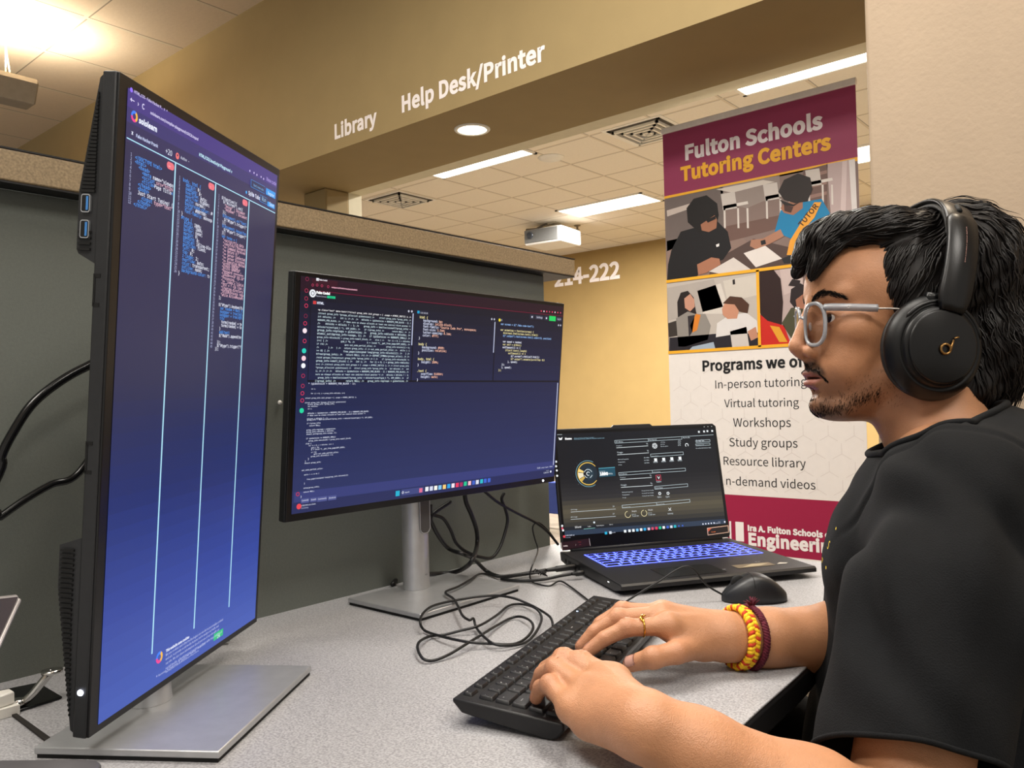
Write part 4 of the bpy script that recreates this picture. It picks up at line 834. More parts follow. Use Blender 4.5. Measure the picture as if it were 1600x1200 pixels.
KT = KM @ Matrix.Translation((0, 0, .0178)) @ Matrix.Rotation(kt, 4, 'X')
U = .01865
def row(x0, specs, y, h=.0158):
    out = []; x = x0
    for s in specs:
        if isinstance(s, (int, float)): x += s*U; continue
        lab, wd = (s if isinstance(s, tuple) else (s, 1)); out.append((x+wd*U/2, y, wd*U-.0030, h, lab)); x += wd*U
    return out
x0 = .0105; ys = [.0155+.0181*i for i in range(5)]; yf = .1085
keys = []
keys += row(x0, ['Esc', .28, 'F1', 'F2', 'F3', 'F4', .28, 'F5', 'F6', 'F7', 'F8', .28, 'F9', 'F10', 'F11', 'F12', .16, 'Prt', 'Scr', 'Pau'], yf, .0105)
keys += row(x0, ['~`', '!1', '@2', '#3', '$4', '%5', '^6', '&7', '*8', '(9', ')0', '_-', '+=', ('Backspace', 2), .16, 'Ins', 'Hom', 'PgU'], ys[4])
keys += row(x0, [('Tab', 1.5), 'Q', 'W', 'E', 'R', 'T', 'Y', 'U', 'I', 'O', 'P', '{[', '}]', ('|', 1.5), .16, 'Del', 'End', 'PgD'], ys[3])
keys += row(x0, [('CapsLock', 1.75), 'A', 'S', 'D', 'F', 'G', 'H', 'J', 'K', 'L', ':;', '"', ('Enter', 2.25)], ys[2])
keys += row(x0, [('Shift', 2.25), 'Z', 'X', 'C', 'V', 'B', 'N', 'M', '<,', '>.', '?/', ('Shift', 2.75), 1.16, '^'], ys[1])
keys += row(x0, [('Ctrl', 1.25), ('Win', 1.25), ('Alt', 1.25), ('', 6.25), ('Alt', 1.25), ('Fn', 1.25), ('Mn', 1.25), ('Ctrl', 1.25), .16, '<', 'v', '>'], ys[0])
xn = x0+18.32*U
keys += row(xn, ['Nm', '/', '*', '-'], ys[4]) + row(xn, ['7', '8', '9'], ys[3]) + row(xn, ['4', '5', '6'], ys[2])
rest = row(xn, ['1', '2', '3'], ys[1]) + row(xn, [('0', 2), '.'], ys[0]) + [(xn+3.5*U, (ys[3]+ys[2])/2, U-.003, .034, '+'), (xn+3.5*U, (ys[1]+ys[0])/2, U-.003, .034, 'E')] + row(xn, ['c', 'v', '+', 'm'], yf, .0105)
def keycap(a, k, tall=False):
    x, y, wd, h, lab = k; z0 = .0002; z1 = .0036 if h > .012 else .0028
    lo = rrect(wd, h, .0016, 3, x, y); hi = rrect(wd-.0016, h-.0018, .0016, 3, x, y+.0003)
    A = [a.bm.verts.new(KT @ Vector((*p, z0))) for p in lo]; B = [a.bm.verts.new(KT @ Vector((*p, z1))) for p in hi]; D2 = [a.bm.verts.new(KT @ Vector(((p[0]-x)*.93+x, (p[1]-y)*.93+y, z1+.0003))) for p in hi]
    n = len(A)
    for P, Q in ((A, B), (B, D2)):
        for i in range(n): f = a.bm.faces.new((P[i], P[(i+1) % n], Q[(i+1) % n], Q[i])); f.smooth = True; f.material_index = 0
    f = a.bm.faces.new(D2); f.material_index = 0
    if lab and lab[0] != ' ':
        items = [(lab, -.4, .1)] if len(lab) != 2 or lab[0] == 'F' or lab in ('Fn', 'Mn', 'Nm') else [(lab[0], -.32, .12), (lab[1], -.32, -.36)]
        if len(lab) == 1 and lab.isalpha(): items = [(lab, -.30, .02)]
        for s, fx, fy in items:
            v, f_ = glyphs(s, 'sans', .01, 1)
            if not v: continue
            sz = .0036 if len(s) > 1 else .0050
            vv = [a.bm.verts.new(KT @ Vector((x+max(fx*min(wd, .016), -wd/2+.002)+p[0]*sz, y+fy*h*.8+p[1]*sz, z1+.00042))) for p in v]
            for q in f_:
                try: ff = a.bm.faces.new([vv[i] for i in q]); ff.material_index = 1
                except ValueError: pass
for k in keys:
    a = MB(); keycap(a, k); a.build('key', [keyc, legend], t)
a = MB()
for k in rest: keycap(a, k)
o = a.build('numpad_key', [keyc, legend], t); o['kind'] = 'stuff'
a = MB(); a.lathe([(.0, .0006), (.0011, .0004), (.0012, 0)], 10, M=KT @ Matrix.Translation((.352, .1115, 0))); a.build('indicator_light', mat('led_blue', '#cfe4ff', .4, emis='#bcd8ff', estr=5, noise=.01), t)
a = MB(); 
for x in (.385, .405): a.lathe([(.0, .0004), (.0009, .0003), (.001, 0)], 8, M=KT @ Matrix.Translation((x, .1115, 0)))
a.build('indicator_window', mat('led_off', '#5a5f68', .4), t)

# ------------------------------------------------------------------ mouse
f0 = at_z(1127, 927, DESK+.012); f1 = at_z(1229, 921, DESK+.016); ax = Vector((f1.x-f0.x, f1.y-f0.y, 0)); ML = ax.length; ax.normalize(); ay = Vector((-ax.y, ax.x, 0))
mc = (f0+f1)/2; mc.z = DESK
R = Matrix((ax, ay, Vector((0, 0, 1)))).transposed()
t = thing('computer_mouse', 'black wired mouse lying right of the laptop front edge', 'mouse', mc, rot=R)
mm = mat('mouse_plastic', '#232427', .38, noise=.08, scale=200, bump=.06, bscale=1600)
def mouse_pt(u, a):      # u along the body (0 front, 1 rear), a around from one flank over the back
    s = math.sin(math.pi*min(1, max(0, u)))**.42; wd = .031*s*(.92+.14*u); h = (.020+.021*math.sin(math.pi*min(1, .16+.62*u))**1.3)*(math.sin(math.pi*(.03+.94*u))**.55)
    c, sn = math.cos(a), math.sin(a)
    return ((u-.5)*ML*1.0, wd*(1 if c > 0 else -1)*abs(c)**.6, .0015+h*abs(sn)**.75)
nu, na = 40, 24
a = MB(); grid = [[a.bm.verts.new(mouse_pt(i/(nu-1), math.pi*j/(na-1))) for j in range(na)] for i in range(nu)]
for i in range(nu-1):
    for j in range(na-1): f = a.bm.faces.new((grid[i][j], grid[i][j+1], grid[i+1][j+1], grid[i+1][j])); f.smooth = True
a.bm.faces.new([grid[i][0] for i in range(nu)]+[grid[i][-1] for i in reversed(range(nu))])
bmesh.ops.recalc_face_normals(a.bm, faces=a.bm.faces[:]); a.build('body', mm, t)
a = MB(); a.lathe([(.0, -.004), (.0105, -.004), (.0118, -.002), (.0118, .002), (.0105, .004), (.0, .004)], 24, M=Matrix.Translation((-.024, 0, .0285)) @ Matrix.Rotation(math.pi/2, 4, 'X')); a.build('scroll_wheel', mat('wheel_rubber', '#101011', .7), t)
def on_mouse(u, off=.0004): 
    p = mouse_pt(u, math.pi/2); return Vector((p[0], p[1], p[2]+off))
a = MB(); a.tube([on_mouse(.03+.40*i/12, -.0001) for i in range(13)], .0007, 5); a.build('button_split', dk, t)
a = MB(); a.tube([Vector(mouse_pt(.45, math.pi*j/18))+Vector((0, 0, -.0001)) for j in range(3, 16)], .0006, 5); a.build('button_seam', dk, t)

# ------------------------------------------------------------------ cables
cab = mat('cable_black', '#111112', .45, noise=.1, scale=120)
def c6(x, y): return (520+x/3.75, 740+y/3.75)
def cable(label, pts, r, name='cable', m=cab, n=9):
    a = MB(); a.tube(spline(pts, 7), r, n); o = rebase(a.build(name, m)); return tag(o, label, 'cable')
ZC = DESK+.0032
loop = [(1290, 890), (1270, 838), (1180, 780), (1060, 730), (930, 715), (760, 735), (600, 770), (532, 815), (512, 870), (540, 920), (640, 955), (780, 985), (900, 995), (1050, 1000), (1130, 965), (1172, 910), (1160, 865), (1100, 838), (1035, 850), (960, 890), (870, 945), (780, 1000), (680, 1060), (590, 1095), (530, 1085), (498, 1030), (508, 985), (570, 953), (650, 945), (750, 920), (860, 890), (960, 830), (1030, 775), (1100, 765), (1180, 785), (1222, 835), (1205, 905), (1150, 975), (1080, 1003), (960, 1003), (890, 960), (840, 900), (824, 850), (800, 858), (760, 832), (735, 780), (705, 732), (660, 695), (735, 662), (805, 622), (870, 586), (960, 600)]
pts = []
for i, (x, y) in enumerate(loop):
    z = ZC+.0035+.0035*math.sin(i*1.3)
    if i == 0: z = DESK+.018
    if 3 <= i <= 8 or i >= 42: z = max(z, DESK+.0165)
    if i > 49: z = DESK+.012
    pts.append(at_z(*c6(x, y), z))
pts += [at_z(*c6(1080, 590), DESK+.012), at_z(*c6(1250, 578), DESK+.012)]
cable('long thin black keyboard cord looped in front of the landscape monitor', pts, .0019)
def hang(L, X=-.955): return [at_x(*c6(x, y), X*1.0) for x, y in L]
HX = -.90*K
thick = [at_x(*c6(772, 110), HX), at_x(*c6(782, 170), HX), at_x(*c6(812, 240), HX), at_x(*c6(842, 330), HX-.01), at_x(*c6(845, 420), HX-.01), at_z(*c6(815, 510), DESK+.05), at_z(*c6(765, 557), DESK+.018), at_z(*c6(700, 580), DESK+.0065), at_z(*c6(610, 588), DESK+.0065), at_x(*c6(520, 590), HX-.035), at_z(*c6(440, 596), DESK+.0055), at_z(*c6(385, 608), DESK+.0055), at_z(*c6(350, 650), DESK+.0055)]
cable('thickest black cable curving down behind the silver pole', thick, .0042)
c = [at_x(*c6(690, 165), HX), at_x(*c6(600, 225), HX), at_x(*c6(574, 262), HX), at_x(*c6(585, 300), HX), at_x(*c6(622, 370), HX), at_x(*c6(680, 440), HX), at_z(*c6(760, 470), DESK+.06), at_z(*c6(830, 505), DESK+.035), at_z(*c6(900, 570), DESK+.008), at_z(*c6(980, 603), DESK+.006), at_z(*c6(1100, 592), DESK+.007), at_z(*c6(1250, 566), DESK+.011)]
cable('black video cable running from the pole to the laptop plug', c, .0036)
c = [at_x(*c6(575, 180), HX), at_x(*c6(580, 235), HX), at_x(*c6(645, 262), HX), at_x(*c6(690, 330), HX), at_x(*c6(725, 410), HX), at_x(*c6(790, 462), HX), at_x(*c6(870, 490), HX), at_x(*c6(930, 493), HX), at_x(*c6(972, 445), HX), at_x(*c6(1002, 370), HX), at_x(*c6(1024, 275), HX), at_x(*c6(1010, 205), HX), at_x(*c6(990, 150), HX), at_x(*c6(1004, 115), HX)]
cable('black cable sagging in a U under the landscape monitor', c, .0030)
c = [at_x(*c6(890, 105), HX), at_x(*c6(970, 170), HX), at_x(*c6(1080, 232), HX), at_x(*c6(1190, 288), HX), at_x(*c6(1262, 345), HX), at_x(*c6(1320, 415), HX)]
cable('black cable slanting down right from monitor toward the laptop lid', c, .0028)
cf = [at_x(*c6(1312, 400), HX), at_x(*c6(1255, 325), HX), at_x(*c6(1205, 287), HX), at_x(*c6(1172, 312), HX), at_x(*c6(1183, 380), HX), at_x(*c6(1202, 450), HX+.01), at_z(*c6(1170, 535), DESK+.03), at_z(*c6(1155, 590), DESK+.012), at_z(*c6(1165, 630), DESK+.004), at_z(*c6(1205, 648), DESK+.003), at_z(*c6(1270, 658), DESK+.003), at_z(*c6(1330, 630), DESK+.005), at_z(*c6(1395, 665), DESK+.003), at_z(*c6(1500, 745), DESK+.003)]
cable('thin grey-black cord looping past the laptop plugs to the keyboard', cf, .0015)
cable('black cable with plug entering the laptop, lower of the two', [at_z(*c6(985, 618), DESK+.004), at_z(*c6(1100, 628), DESK+.004), at_z(*c6(1230, 620), DESK+.006), at_z(*c6(1330, 600), DESK+.009), at_z(*c6(1400, 588), DESK+.0105)], .0027)
def plug(label, p0, p1, r, z):
    a = MB(); A = at_z(*c6(*p0), z); B = at_z(*c6(*p1), z); dv = B-A
    a.tube([A, A+dv*.04, A+dv*.3, A+dv*.34, A+dv*.9, A+dv*.98, B], [r*.5, r*.6, r*.75, r, r, r*.9, r*.6], 12); o = rebase(a.build('plug', mat('plug_black', '#0c0c0d', .4))); return tag(o, label, 'plug')
plug('long black cable plug entering the laptop side, upper', (1250, 566), (1425, 545), .0058, DESK+.012)
plug('shorter black plug below the long one at the laptop side', (1400, 588), (1470, 580), .0052, DESK+.0115)
a = MB()
for i in range(5):
    q = at_z(*c6(1180+i*11, 590+i*4), DESK+.006); a.tube([q+Vector((0, -.004, .004)), q+Vector((.003, 0, .010)), q+Vector((.008, .006, .001))], .0012, 6)
o = rebase(a.build('cable_tie', mat('tie_black', '#151516', .6))); tag(o, 'ribbed black cable tie around cords left of the laptop', 'cable tie')
# mouse cord: rises from behind the keyboard, over the laptop's front corner, down to the mouse
A = at_z(975, 942, DESK+.003); B = mc-ax*(ML*.475)+Vector((0, 0, .0095)); dv = B-A; nrm = Vector((-dv.y, dv.x, 0)).normalized()
mp = [A]+[at_p(x, y, A, nrm) for x, y in ((1000, 926), (1030, 908), (1056, 891), (1072, 885), (1084, 890), (1096, 905), (1108, 917))]+[B]
cable('thin black mouse cord arching over the laptop front edge', mp, .0016)
# two black cables on the partition, behind the tall monitor
for lab, L in (('upper of two glossy black cables curving left of the tall monitor', ((-12, 760), (2, 712), (20, 676), (48, 634), (85, 602), (131, 575), (200, 540))), ('lower of two glossy black cables left of the tall monitor', ((-20, 822), (0, 808), (40, 780), (80, 757), (124, 738), (200, 705)))):
    pts_ = [at_x(x, y, -.93*K) for x, y in L[:-1]]; e0 = pts_[0]; dy = 0 if 'upper' in lab else 90
    tail = [at_x(x, y, -.93*K) for x, y in ((192, 552+dy), (240, 590+dy), (268, 680+dy), (280, 800+dy))]
    pts_ = [Vector((-.93*K-.01, e0.y-.16, DESK+.012)), Vector((-.93*K, e0.y-.10, DESK+.03 if 'lower' in lab else DESK+.05))]+pts_+tail+[Vector((-.93*K, tail[-1].y+.004, DESK+.012)), Vector((-.90*K, tail[-1].y+.05, DESK+.009))]
    cable(lab, pts_, .0055 if 'upper' in lab else .0045, m=mat('cable_gloss', '#101011', .22))
# oddments on the desk, far left
def slab(name, label, cat, px, z0, z1, m, bev=.002):
    P = [at_z(x, y, z1) for x, y in px]; c = sum(P, Vector())/len(P); a = MB(); a.prism([((p.x-c.x), (p.y-c.y)) for p in P], 0, z1-z0, bev=bev)
    o = a.build(name, m); o.location = (c.x, c.y, z0); return tag(o, label, cat)
slab('cable_tray', 'flat glossy black plate on the desk against the partition, far left', 'plate', [(-60, 1118), (-10, 1080), (60, 1066), (97, 1088), (40, 1106), (-20, 1124)], DESK+.0005, DESK+.003, mat('gloss_black', '#08080a', .2), .0006)
slab('hook_strip', 'narrow black strap lying on the desk, lower left', 'strap', [(14, 1113), (22, 1111), (81, 1153), (73, 1158)], DESK+.0003, DESK+.0025, mat('strap_black', '#1c1712', .8), .0004)
t = thing('desk_clamp', 'shiny metal clamp on the black plate, far left', 'clamp', at_z(38, 1102, DESK+.0032))
a = MB(); a.tube(spline([(0, 0, .004), (.004, .008, .012), (.006, .02, .026), (.004, .026, .030)]), .0045, 10); a.build('arm', mat('chrome', '#c8c6c2', .18, 1.0), t)
a = MB(); a.lathe([(.0, 0), (.0085, 0), (.0095, .003), (.008, .007), (.0, .008)], 18, M=Matrix.Translation((-.004, -.006, .0))); a.build('knob', MATS['chrome'], t)
a = MB(); a.lathe([(.006, 0), (.011, .001), (.011, .004), (.006, .005)], 16, M=Matrix.Translation((.004, .027, .028))); a.build('jaw', MATS['chrome'], t)
q = at_z(6, 1116, DESK+.0005)
a = MB(); a.prism([(-.014, -.011), (.014, -.011), (.014, .011), (-.014, .011)], 0, .010); a.prism([(-.010, -.008), (.010, -.008), (.007, .008), (-.007, .008)], .010, .024, bev=.002)
o = a.build('power_adapter', mat('adapter_white', '#dedad2', .45)); o.location = q; tag(o, 'small white plug adapter at the left picture edge', 'adapter')
slab('closed_laptop', 'corner of a closed dark grey laptop, bottom left', 'laptop', [(-160, 1188), (120, 1184.5), (150, 1186), (158, 1191), (150, 1215), (60, 1330), (-200, 1340)], DESK+.0005, DESK+.016, mat('dark_grey_lid', '#5f5d60', .4, .3), .003)
A = at_d(4, 984, .58); t = thing('tablet', 'tilted dark tablet corner with pale rim at the left picture edge', 'tablet', (A.x, A.y, DESK))
Vx = (at_d(26, 938, .60)-at_d(-60, 948, .56)); Dn = (at_d(4, 986, .57)-at_d(26, 938, .60))
o0 = at_d(26, 938, .60)-Vector((A.x, A.y, DESK)); ex = -Vx.normalized()*.17; ey = Dn.normalized(); hz = (o0.z-.002)/max(.2, -ey.z); nz = ex.normalized().cross(ey).normalized()*.007
a = MB(); vs = [o0, o0+ex, o0+ex+ey*hz, o0+ey*hz]; A_ = [a.bm.verts.new(v) for v in vs]; B_ = [a.bm.verts.new(v+nz) for v in vs]
a.bm.faces.new(A_); a.bm.faces.new(B_[::-1])
for i in range(4): a.bm.faces.new((A_[i], B_[i], B_[(i+1) % 4], A_[(i+1) % 4]))
bmesh.ops.recalc_face_normals(a.bm, faces=a.bm.faces[:]); bmesh.ops.bevel(a.bm, geom=a.bm.edges[:], offset=.002, segments=2, affect='EDGES'); a.build('body', mat('tablet_dark', '#26222a', .25), t)
a = MB(); a.tube([o0+nz*.5+ex*.95, o0+nz*.5+ex*.02, o0+nz*.5+ey*.004, o0+nz*.5+ey*hz*.9], .0022, 8); a.build('rim', mat('rim_grey', '#8f8a88', .35, .5), t)

# ------------------------------------------------------------------ roll-up banner
BY = 3.0; bxl, bxr, bzt = -1.6885, -.906, 1.098
t = thing('rollup_banner', 'tall maroon and white roll-up banner for tutoring, behind the laptop', 'banner', ((bxl+bxr)/2, BY, FLOOR))
def pb(a, nm, m): return adopt(a.build(nm, m), t)
a = MB(); a.box((bxl, BY+.0005, FLOOR+.06), (bxr, BY+.0015, bzt)); pb(a, 'fabric_sheet', mat('banner_white', '#e6e0dc', .6, noise=.02))
a = MB(); a.box((bxl-.004, BY-.008, bzt-.004), (bxr+.004, BY+.010, bzt+.022), bev=.004); pb(a, 'top_rail', mat('rail_silver', '#e6e1dc', .4, .15))
a = MB(); a.box((bxl-.01, BY-.05, FLOOR+.012), (bxr+.01, BY+.05, FLOOR+.085), bev=.012); pb(a, 'base_cassette', mat('rail_silver', '#e6e1dc', .4, .15))
a = MB(); a.tube([((bxl+bxr)/2, BY+.02, FLOOR+.08), ((bxl+bxr)/2, BY+.012, bzt+.005)], .008, 10); pb(a, 'support_pole', mat('rail_silver', '#e6e1dc', .4, .15))
for sx in (-.25, .25):
    a = MB(); a.box(((bxl+bxr)/2+sx-.02, BY-.16, FLOOR), ((bxl+bxr)/2+sx+.02, BY+.16, FLOOR+.012), bev=.003); pb(a, 'foot', mat('rail_silver', '#e6e1dc', .4, .15))
d = Draw((0, BY, 0), (1, 0, 0), (0, 0, 1), .00035)
MAR, GLD = '#94365a', '#f0b02e'
def zz(px, py): return d.L(px, py)[1]
zg1 = (zz(1038, 309)+zz(1336, 249))/2; zg2 = (zz(1042, 441)+zz(1250, 413))/2; zg3 = (zz(1046.4, 551)+zz(1236, 539))/2
zm = (zz(1137, 772)+zz(1321.5, 784.5))/2; zb = (zz(1303, 878)+zz(1247, 872))/2
d.rect(bxl, zg1, bxr, bzt, MAR, 1); d.rect(bxl, zg1-.008, bxr, zg1+.006, GLD, 2)
d.rect(bxl, zg3, bxr, zg1, '#7d6a66', 1)
d.rect(bxl, zm, bxr, zg3, '#e9e4e1', 1); d.rect(bxl, zb, bxr, zm, '#9c1f45', 1); d.rect(bxl, FLOOR+.08, bxr, zb, '#ece8e4', 1)
T_ = d.text
T_('Fulton Schools', (1071, 251), (1286, 198), col='#f1e8ec', bold=.02, res=4)
T_('Tutoring Centers', (1064, 284), (1299, 231), col=GLD, bold=.02, res=4)
BK = '#2a2a2c'
T_('Programs we offer:', (1098, 579.6), (1246.5, 573), col='#1c1c1e', upto='Programs we o', bold=.015, res=4)
T_('In-person tutoring', (1118, 606.3), (1261, 603.6), col=BK, res=4); T_('Virtual tutoring', (1132, 636), (1248.6, 635.4), col=BK, res=4)
T_('Workshops', (1146, 666.6), (1236, 667), col=BK, res=4); T_('Study groups', (1140, 697), (1246.5, 699.6), col=BK, res=4)
T_('Resource library', (1131, 726), (1259.4, 730.8), col=BK, res=4)
sz = T_('n-demand videos', (1135, 756.6), (1274.4, 765.6), col=BK, res=4); u, v = d.L(1135, 756.6); v = (v+d.L(1274.4, 765.6)[1])/2; d.text('O', (u-sz*.80, v), size=sz, col=BK, px=False, res=4)
T_('Ira A. Fulton Schools of', (1168.5, 828.6), (1302.6, 841.5), col='#f2ecec', bold=.025, res=4)
T_('Engineering', (1170, 850.5), (1297.5, 864), col='#f2ecec', bold=.02, upto='Engineerin', res=4)
u0, v0 = d.L(1150, 845); u1, v1 = d.L(1162, 816); d.rect(u0, v0, u1, v1, '#f2ecec', 3); d.rect(u0-.026, v0, u0-.018, v1, '#f2ecec', 3); d.rect(u0-.06, v0, u0-.034, v1, '#f2ecec', 3)
for i in range(9):         # faint hexagon line pattern of the white field
    for j in range(11):
        cx, cz = bxl+.05+i*.092+(.046 if j % 2 else 0), zm+.04+j*.066
        if cx > bxr-.03 or cz > zg3-.03: continue
        for k in (0, 1, 2):
            a0 = math.radians(90+120*k); d.line((cx, cz), (cx+.038*math.cos(a0), cz+.038*math.sin(a0)), .0022, '#dcd5d2', 2, False)
# upper picture: two people writing at a table
def P(pts, c, l): d.poly([(1020+x/2.727, 120+y/2.727) for x, y in pts], c, l)
P([(52, 520), (860, 352), (870, 610), (870, 760), (60, 872)], '#84716b', 2)
P([(52, 520), (300, 470), (300, 640), (58, 745)], '#6d625f', 3); P([(285, 470), (540, 420), (545, 500), (400, 560), (300, 540)], '#92857f', 3); P([(640, 400), (745, 372), (745, 560), (650, 600)], '#6f5751', 3)
P([(742, 372), (858, 350), (868, 590), (760, 600)], '#b7a4a3', 3); P([(808, 362), (828, 358), (822, 590), (800, 590)], '#cdbcbb', 4); P([(836, 356), (862, 350), (872, 590), (850, 590)], '#d8d3d2', 4)
for y in range(3): P([(645, 420+y*45), (742, 398+y*45), (742, 412+y*45), (645, 436+y*45)], '#94756c', 4)
P([(270, 480), (470, 440), (520, 448), (340, 494)], '#cfc6bd', 4); P([(60, 570), (160, 540), (165, 560), (62, 596)], '#c0b3ab', 4)
for x, y in ((330, 520), (510, 480), (690, 420)):
    P([(x-40, y-20), (x+20, y-30), (x+30, y+40), (x-30, y+50)], '#c9c1bb', 5)
    for q in (-28, 30, 70): P([(x+q, y+40), (x+q+8, y+40), (x+q+10, y+125), (x+q+2, y+125)], '#d5cec8', 5)
    P([(x-30, y+30), (x+75, y+10), (x+78, y+22), (x-28, y+44)], '#d5cec8', 5)
P([(300, 640), (540, 590), (560, 640), (330, 700)], '#6e554e', 4); P([(60, 700), (330, 640), (420, 720), (250, 790), (64, 800)], '#8a746c', 3)
P([(250, 790), (430, 690), (640, 740), (650, 800), (440, 832), (240, 850)], '#54433f', 4)
P([(66, 800), (80, 740), (120, 660), (190, 640), (270, 610), (320, 660), (335, 730), (300, 780), (220, 800), (190, 850), (62, 868)], '#1b1a1d', 5)
P([(150, 620), (145, 560), (175, 520), (230, 505), (275, 540), (282, 590), (272, 640), (200, 665)], '#1a1718', 6)
P([(205, 630), (265, 590), (275, 610), (272, 645), (240, 662), (210, 655)], '#9c6a52', 7); P([(228, 612), (268, 592), (270, 606), (236, 622)], '#1a1718', 8)
P([(190, 800), (250, 770), (285, 775), (290, 800), (230, 835), (195, 845)], '#a8735a', 7); P([(270, 716), (284, 710), (284, 722), (273, 726)], '#e2e0e0', 7)
P([(240, 830), (345, 770), (420, 822), (300, 842)], '#d7cfca', 6); P([(388, 752), (480, 720), (552, 775), (440, 812)], '#e1dad6', 6); P([(550, 775), (640, 740), (640, 790), (560, 796)], '#26262a', 6)
P([(520, 660), (545, 570), (640, 535), (720, 520), (755, 580), (750, 640), (690, 720), (640, 770), (575, 760), (590, 690)], '#1e7fb0', 6)
P([(470, 690), (545, 650), (560, 680), (500, 712), (440, 735), (415, 722), (420, 695)], '#a97a63', 7); P([(460, 700), (480, 694), (484, 712), (464, 718)], '#222224', 8)
P([(545, 560), (560, 540), (640, 520), (640, 560), (600, 590), (560, 580)], '#9f6f5a', 7); P([(536, 490), (560, 440), (620, 412), (672, 430), (682, 480), (660, 530), (610, 540), (560, 525)], '#2b2423', 8); P([(560, 545), (600, 555), (590, 580), (562, 572)], '#4a3430', 8); P([(541, 524), (600, 545), (628, 535), (600, 553), (560, 546)], '#2a2424', 9)
P([(572, 760), (585, 700), (640, 610), (690, 535), (720, 535), (690, 600), (620, 680), (592, 760)], '#e7a13a', 9)
tp = [(1020+x/2.727, 120+y/2.727) for x, y in ((628, 634), (700, 545))]
pa, pc = Vector(d.L(*tp[0])), Vector(d.L(*tp[1])); dr = (pc-pa).normalized(); nrm2 = Vector((-dr.y, dr.x)); vv, ff = glyphs('TUTOR', 'sans', .01, 2); s_ = (pc-pa).length/max(q[0] for q in vv); b0 = len(d.V)
off = pa-nrm2*.002+Vector((.006, -.006)); d.V += [(*(off+dr*q[0]*s_+nrm2*q[1]*s_), 11*d.step) for q in vv]; d.F += [tuple(i+b0 for i in q) for q in ff]; d.K += [lin('#4a3420')]*len(ff)
# lower left picture
P([(60, 880), (448, 828), (456, 1148), (72, 1172)], '#bfb7b0', 3); P([(62, 900), (260, 862), (300, 980), (66, 1040)], '#b0a8a2', 4); P([(190, 912), (290, 880), (330, 1010), (215, 1010)], '#d6cfc8', 4); P([(300, 870), (440, 842), (445, 930), (320, 960)], '#cfc8bf', 4)
P([(340, 866), (350, 862), (352, 884), (342, 886)], '#2a2526', 5); P([(66, 1050), (130, 1030), (180, 1090), (70, 1110)], '#39332f', 5); P([(72, 1112), (330, 1090), (456, 1090), (456, 1148), (72, 1172)], '#25222a', 6); P([(330, 1085), (400, 1065), (412, 1150), (340, 1156)], '#cdc6c2', 7); P([(170, 1150), (260, 1130), (268, 1160), (150, 1170)], '#9fb0c2', 7)
P([(108, 1030), (105, 960), (120, 920), (150, 912), (175, 940), (185, 1000), (200, 1060), (150, 1090)], '#231c1d', 5); P([(135, 945), (160, 925), (178, 950), (180, 980), (160, 1000), (138, 985)], '#c3917c', 6); P([(100, 1030), (150, 1000), (180, 1010), (225, 1010), (248, 1060), (235, 1120), (140, 1150), (110, 1150)], '#8f8a85', 6); P([(160, 1060), (185, 1010), (205, 1015), (190, 1080), (170, 1090)], '#d9822e', 7); P([(150, 1020), (180, 1015), (170, 1085), (155, 1110)], '#332e33', 7)
P([(270, 1110), (275, 1050), (320, 1020), (400, 1005), (445, 1040), (450, 1090), (330, 1100)], '#dcd9d9', 7); P([(296, 990), (310, 960), (350, 950), (372, 980), (360, 1030), (320, 1032), (300, 1015)], '#c78f75', 8); P([(300, 965), (330, 935), (380, 940), (412, 970), (405, 1008), (370, 1000), (350, 970), (320, 968)], '#4d3226', 9); P([(405, 1085), (440, 1065), (450, 1110), (420, 1125)], '#c08a72', 8)
# lower right picture
P([(452, 826), (640, 800), (640, 1140), (458, 1150)], '#b9a6a4', 3); P([(540, 815), (640, 800), (640, 900), (560, 930)], '#c9b7b4', 4)
P([(455, 830), (515, 822), (545, 860), (556, 960), (550, 1060), (480, 1060), (456, 1000)], '#2e1c1c', 5); P([(456, 1010), (490, 1040), (560, 1060), (590, 1140), (460, 1150)], '#c8281f', 6); P([(500, 1060), (540, 1066), (575, 1130), (540, 1130)], '#e0a030', 7)
P([(550, 1050), (590, 985), (650, 975), (680, 1080), (600, 1130)], '#4b4a36', 6); P([(585, 960), (590, 905), (630, 880), (668, 900), (665, 960), (640, 990), (605, 985)], '#2a2022', 7); P([(610, 950), (650, 920), (668, 960), (645, 990), (615, 985)], '#a46f58', 8); P([(578, 890), (595, 862), (630, 868), (625, 895)], '#2a2022', 8)
d.rect(bxl, zg2-.006, bxr, zg2+.006, GLD, 12); d.rect(bxl, zg3-.006, bxr, zg3+.006, GLD, 12); ug = d.L(1186, 485)[0]; d.rect(ug-.006, zg3, ug+.006, zg2, GLD, 12)
adopt(d.build('printed_face', attr_mat('banner_print', rough=.5, spec=.3)), t)

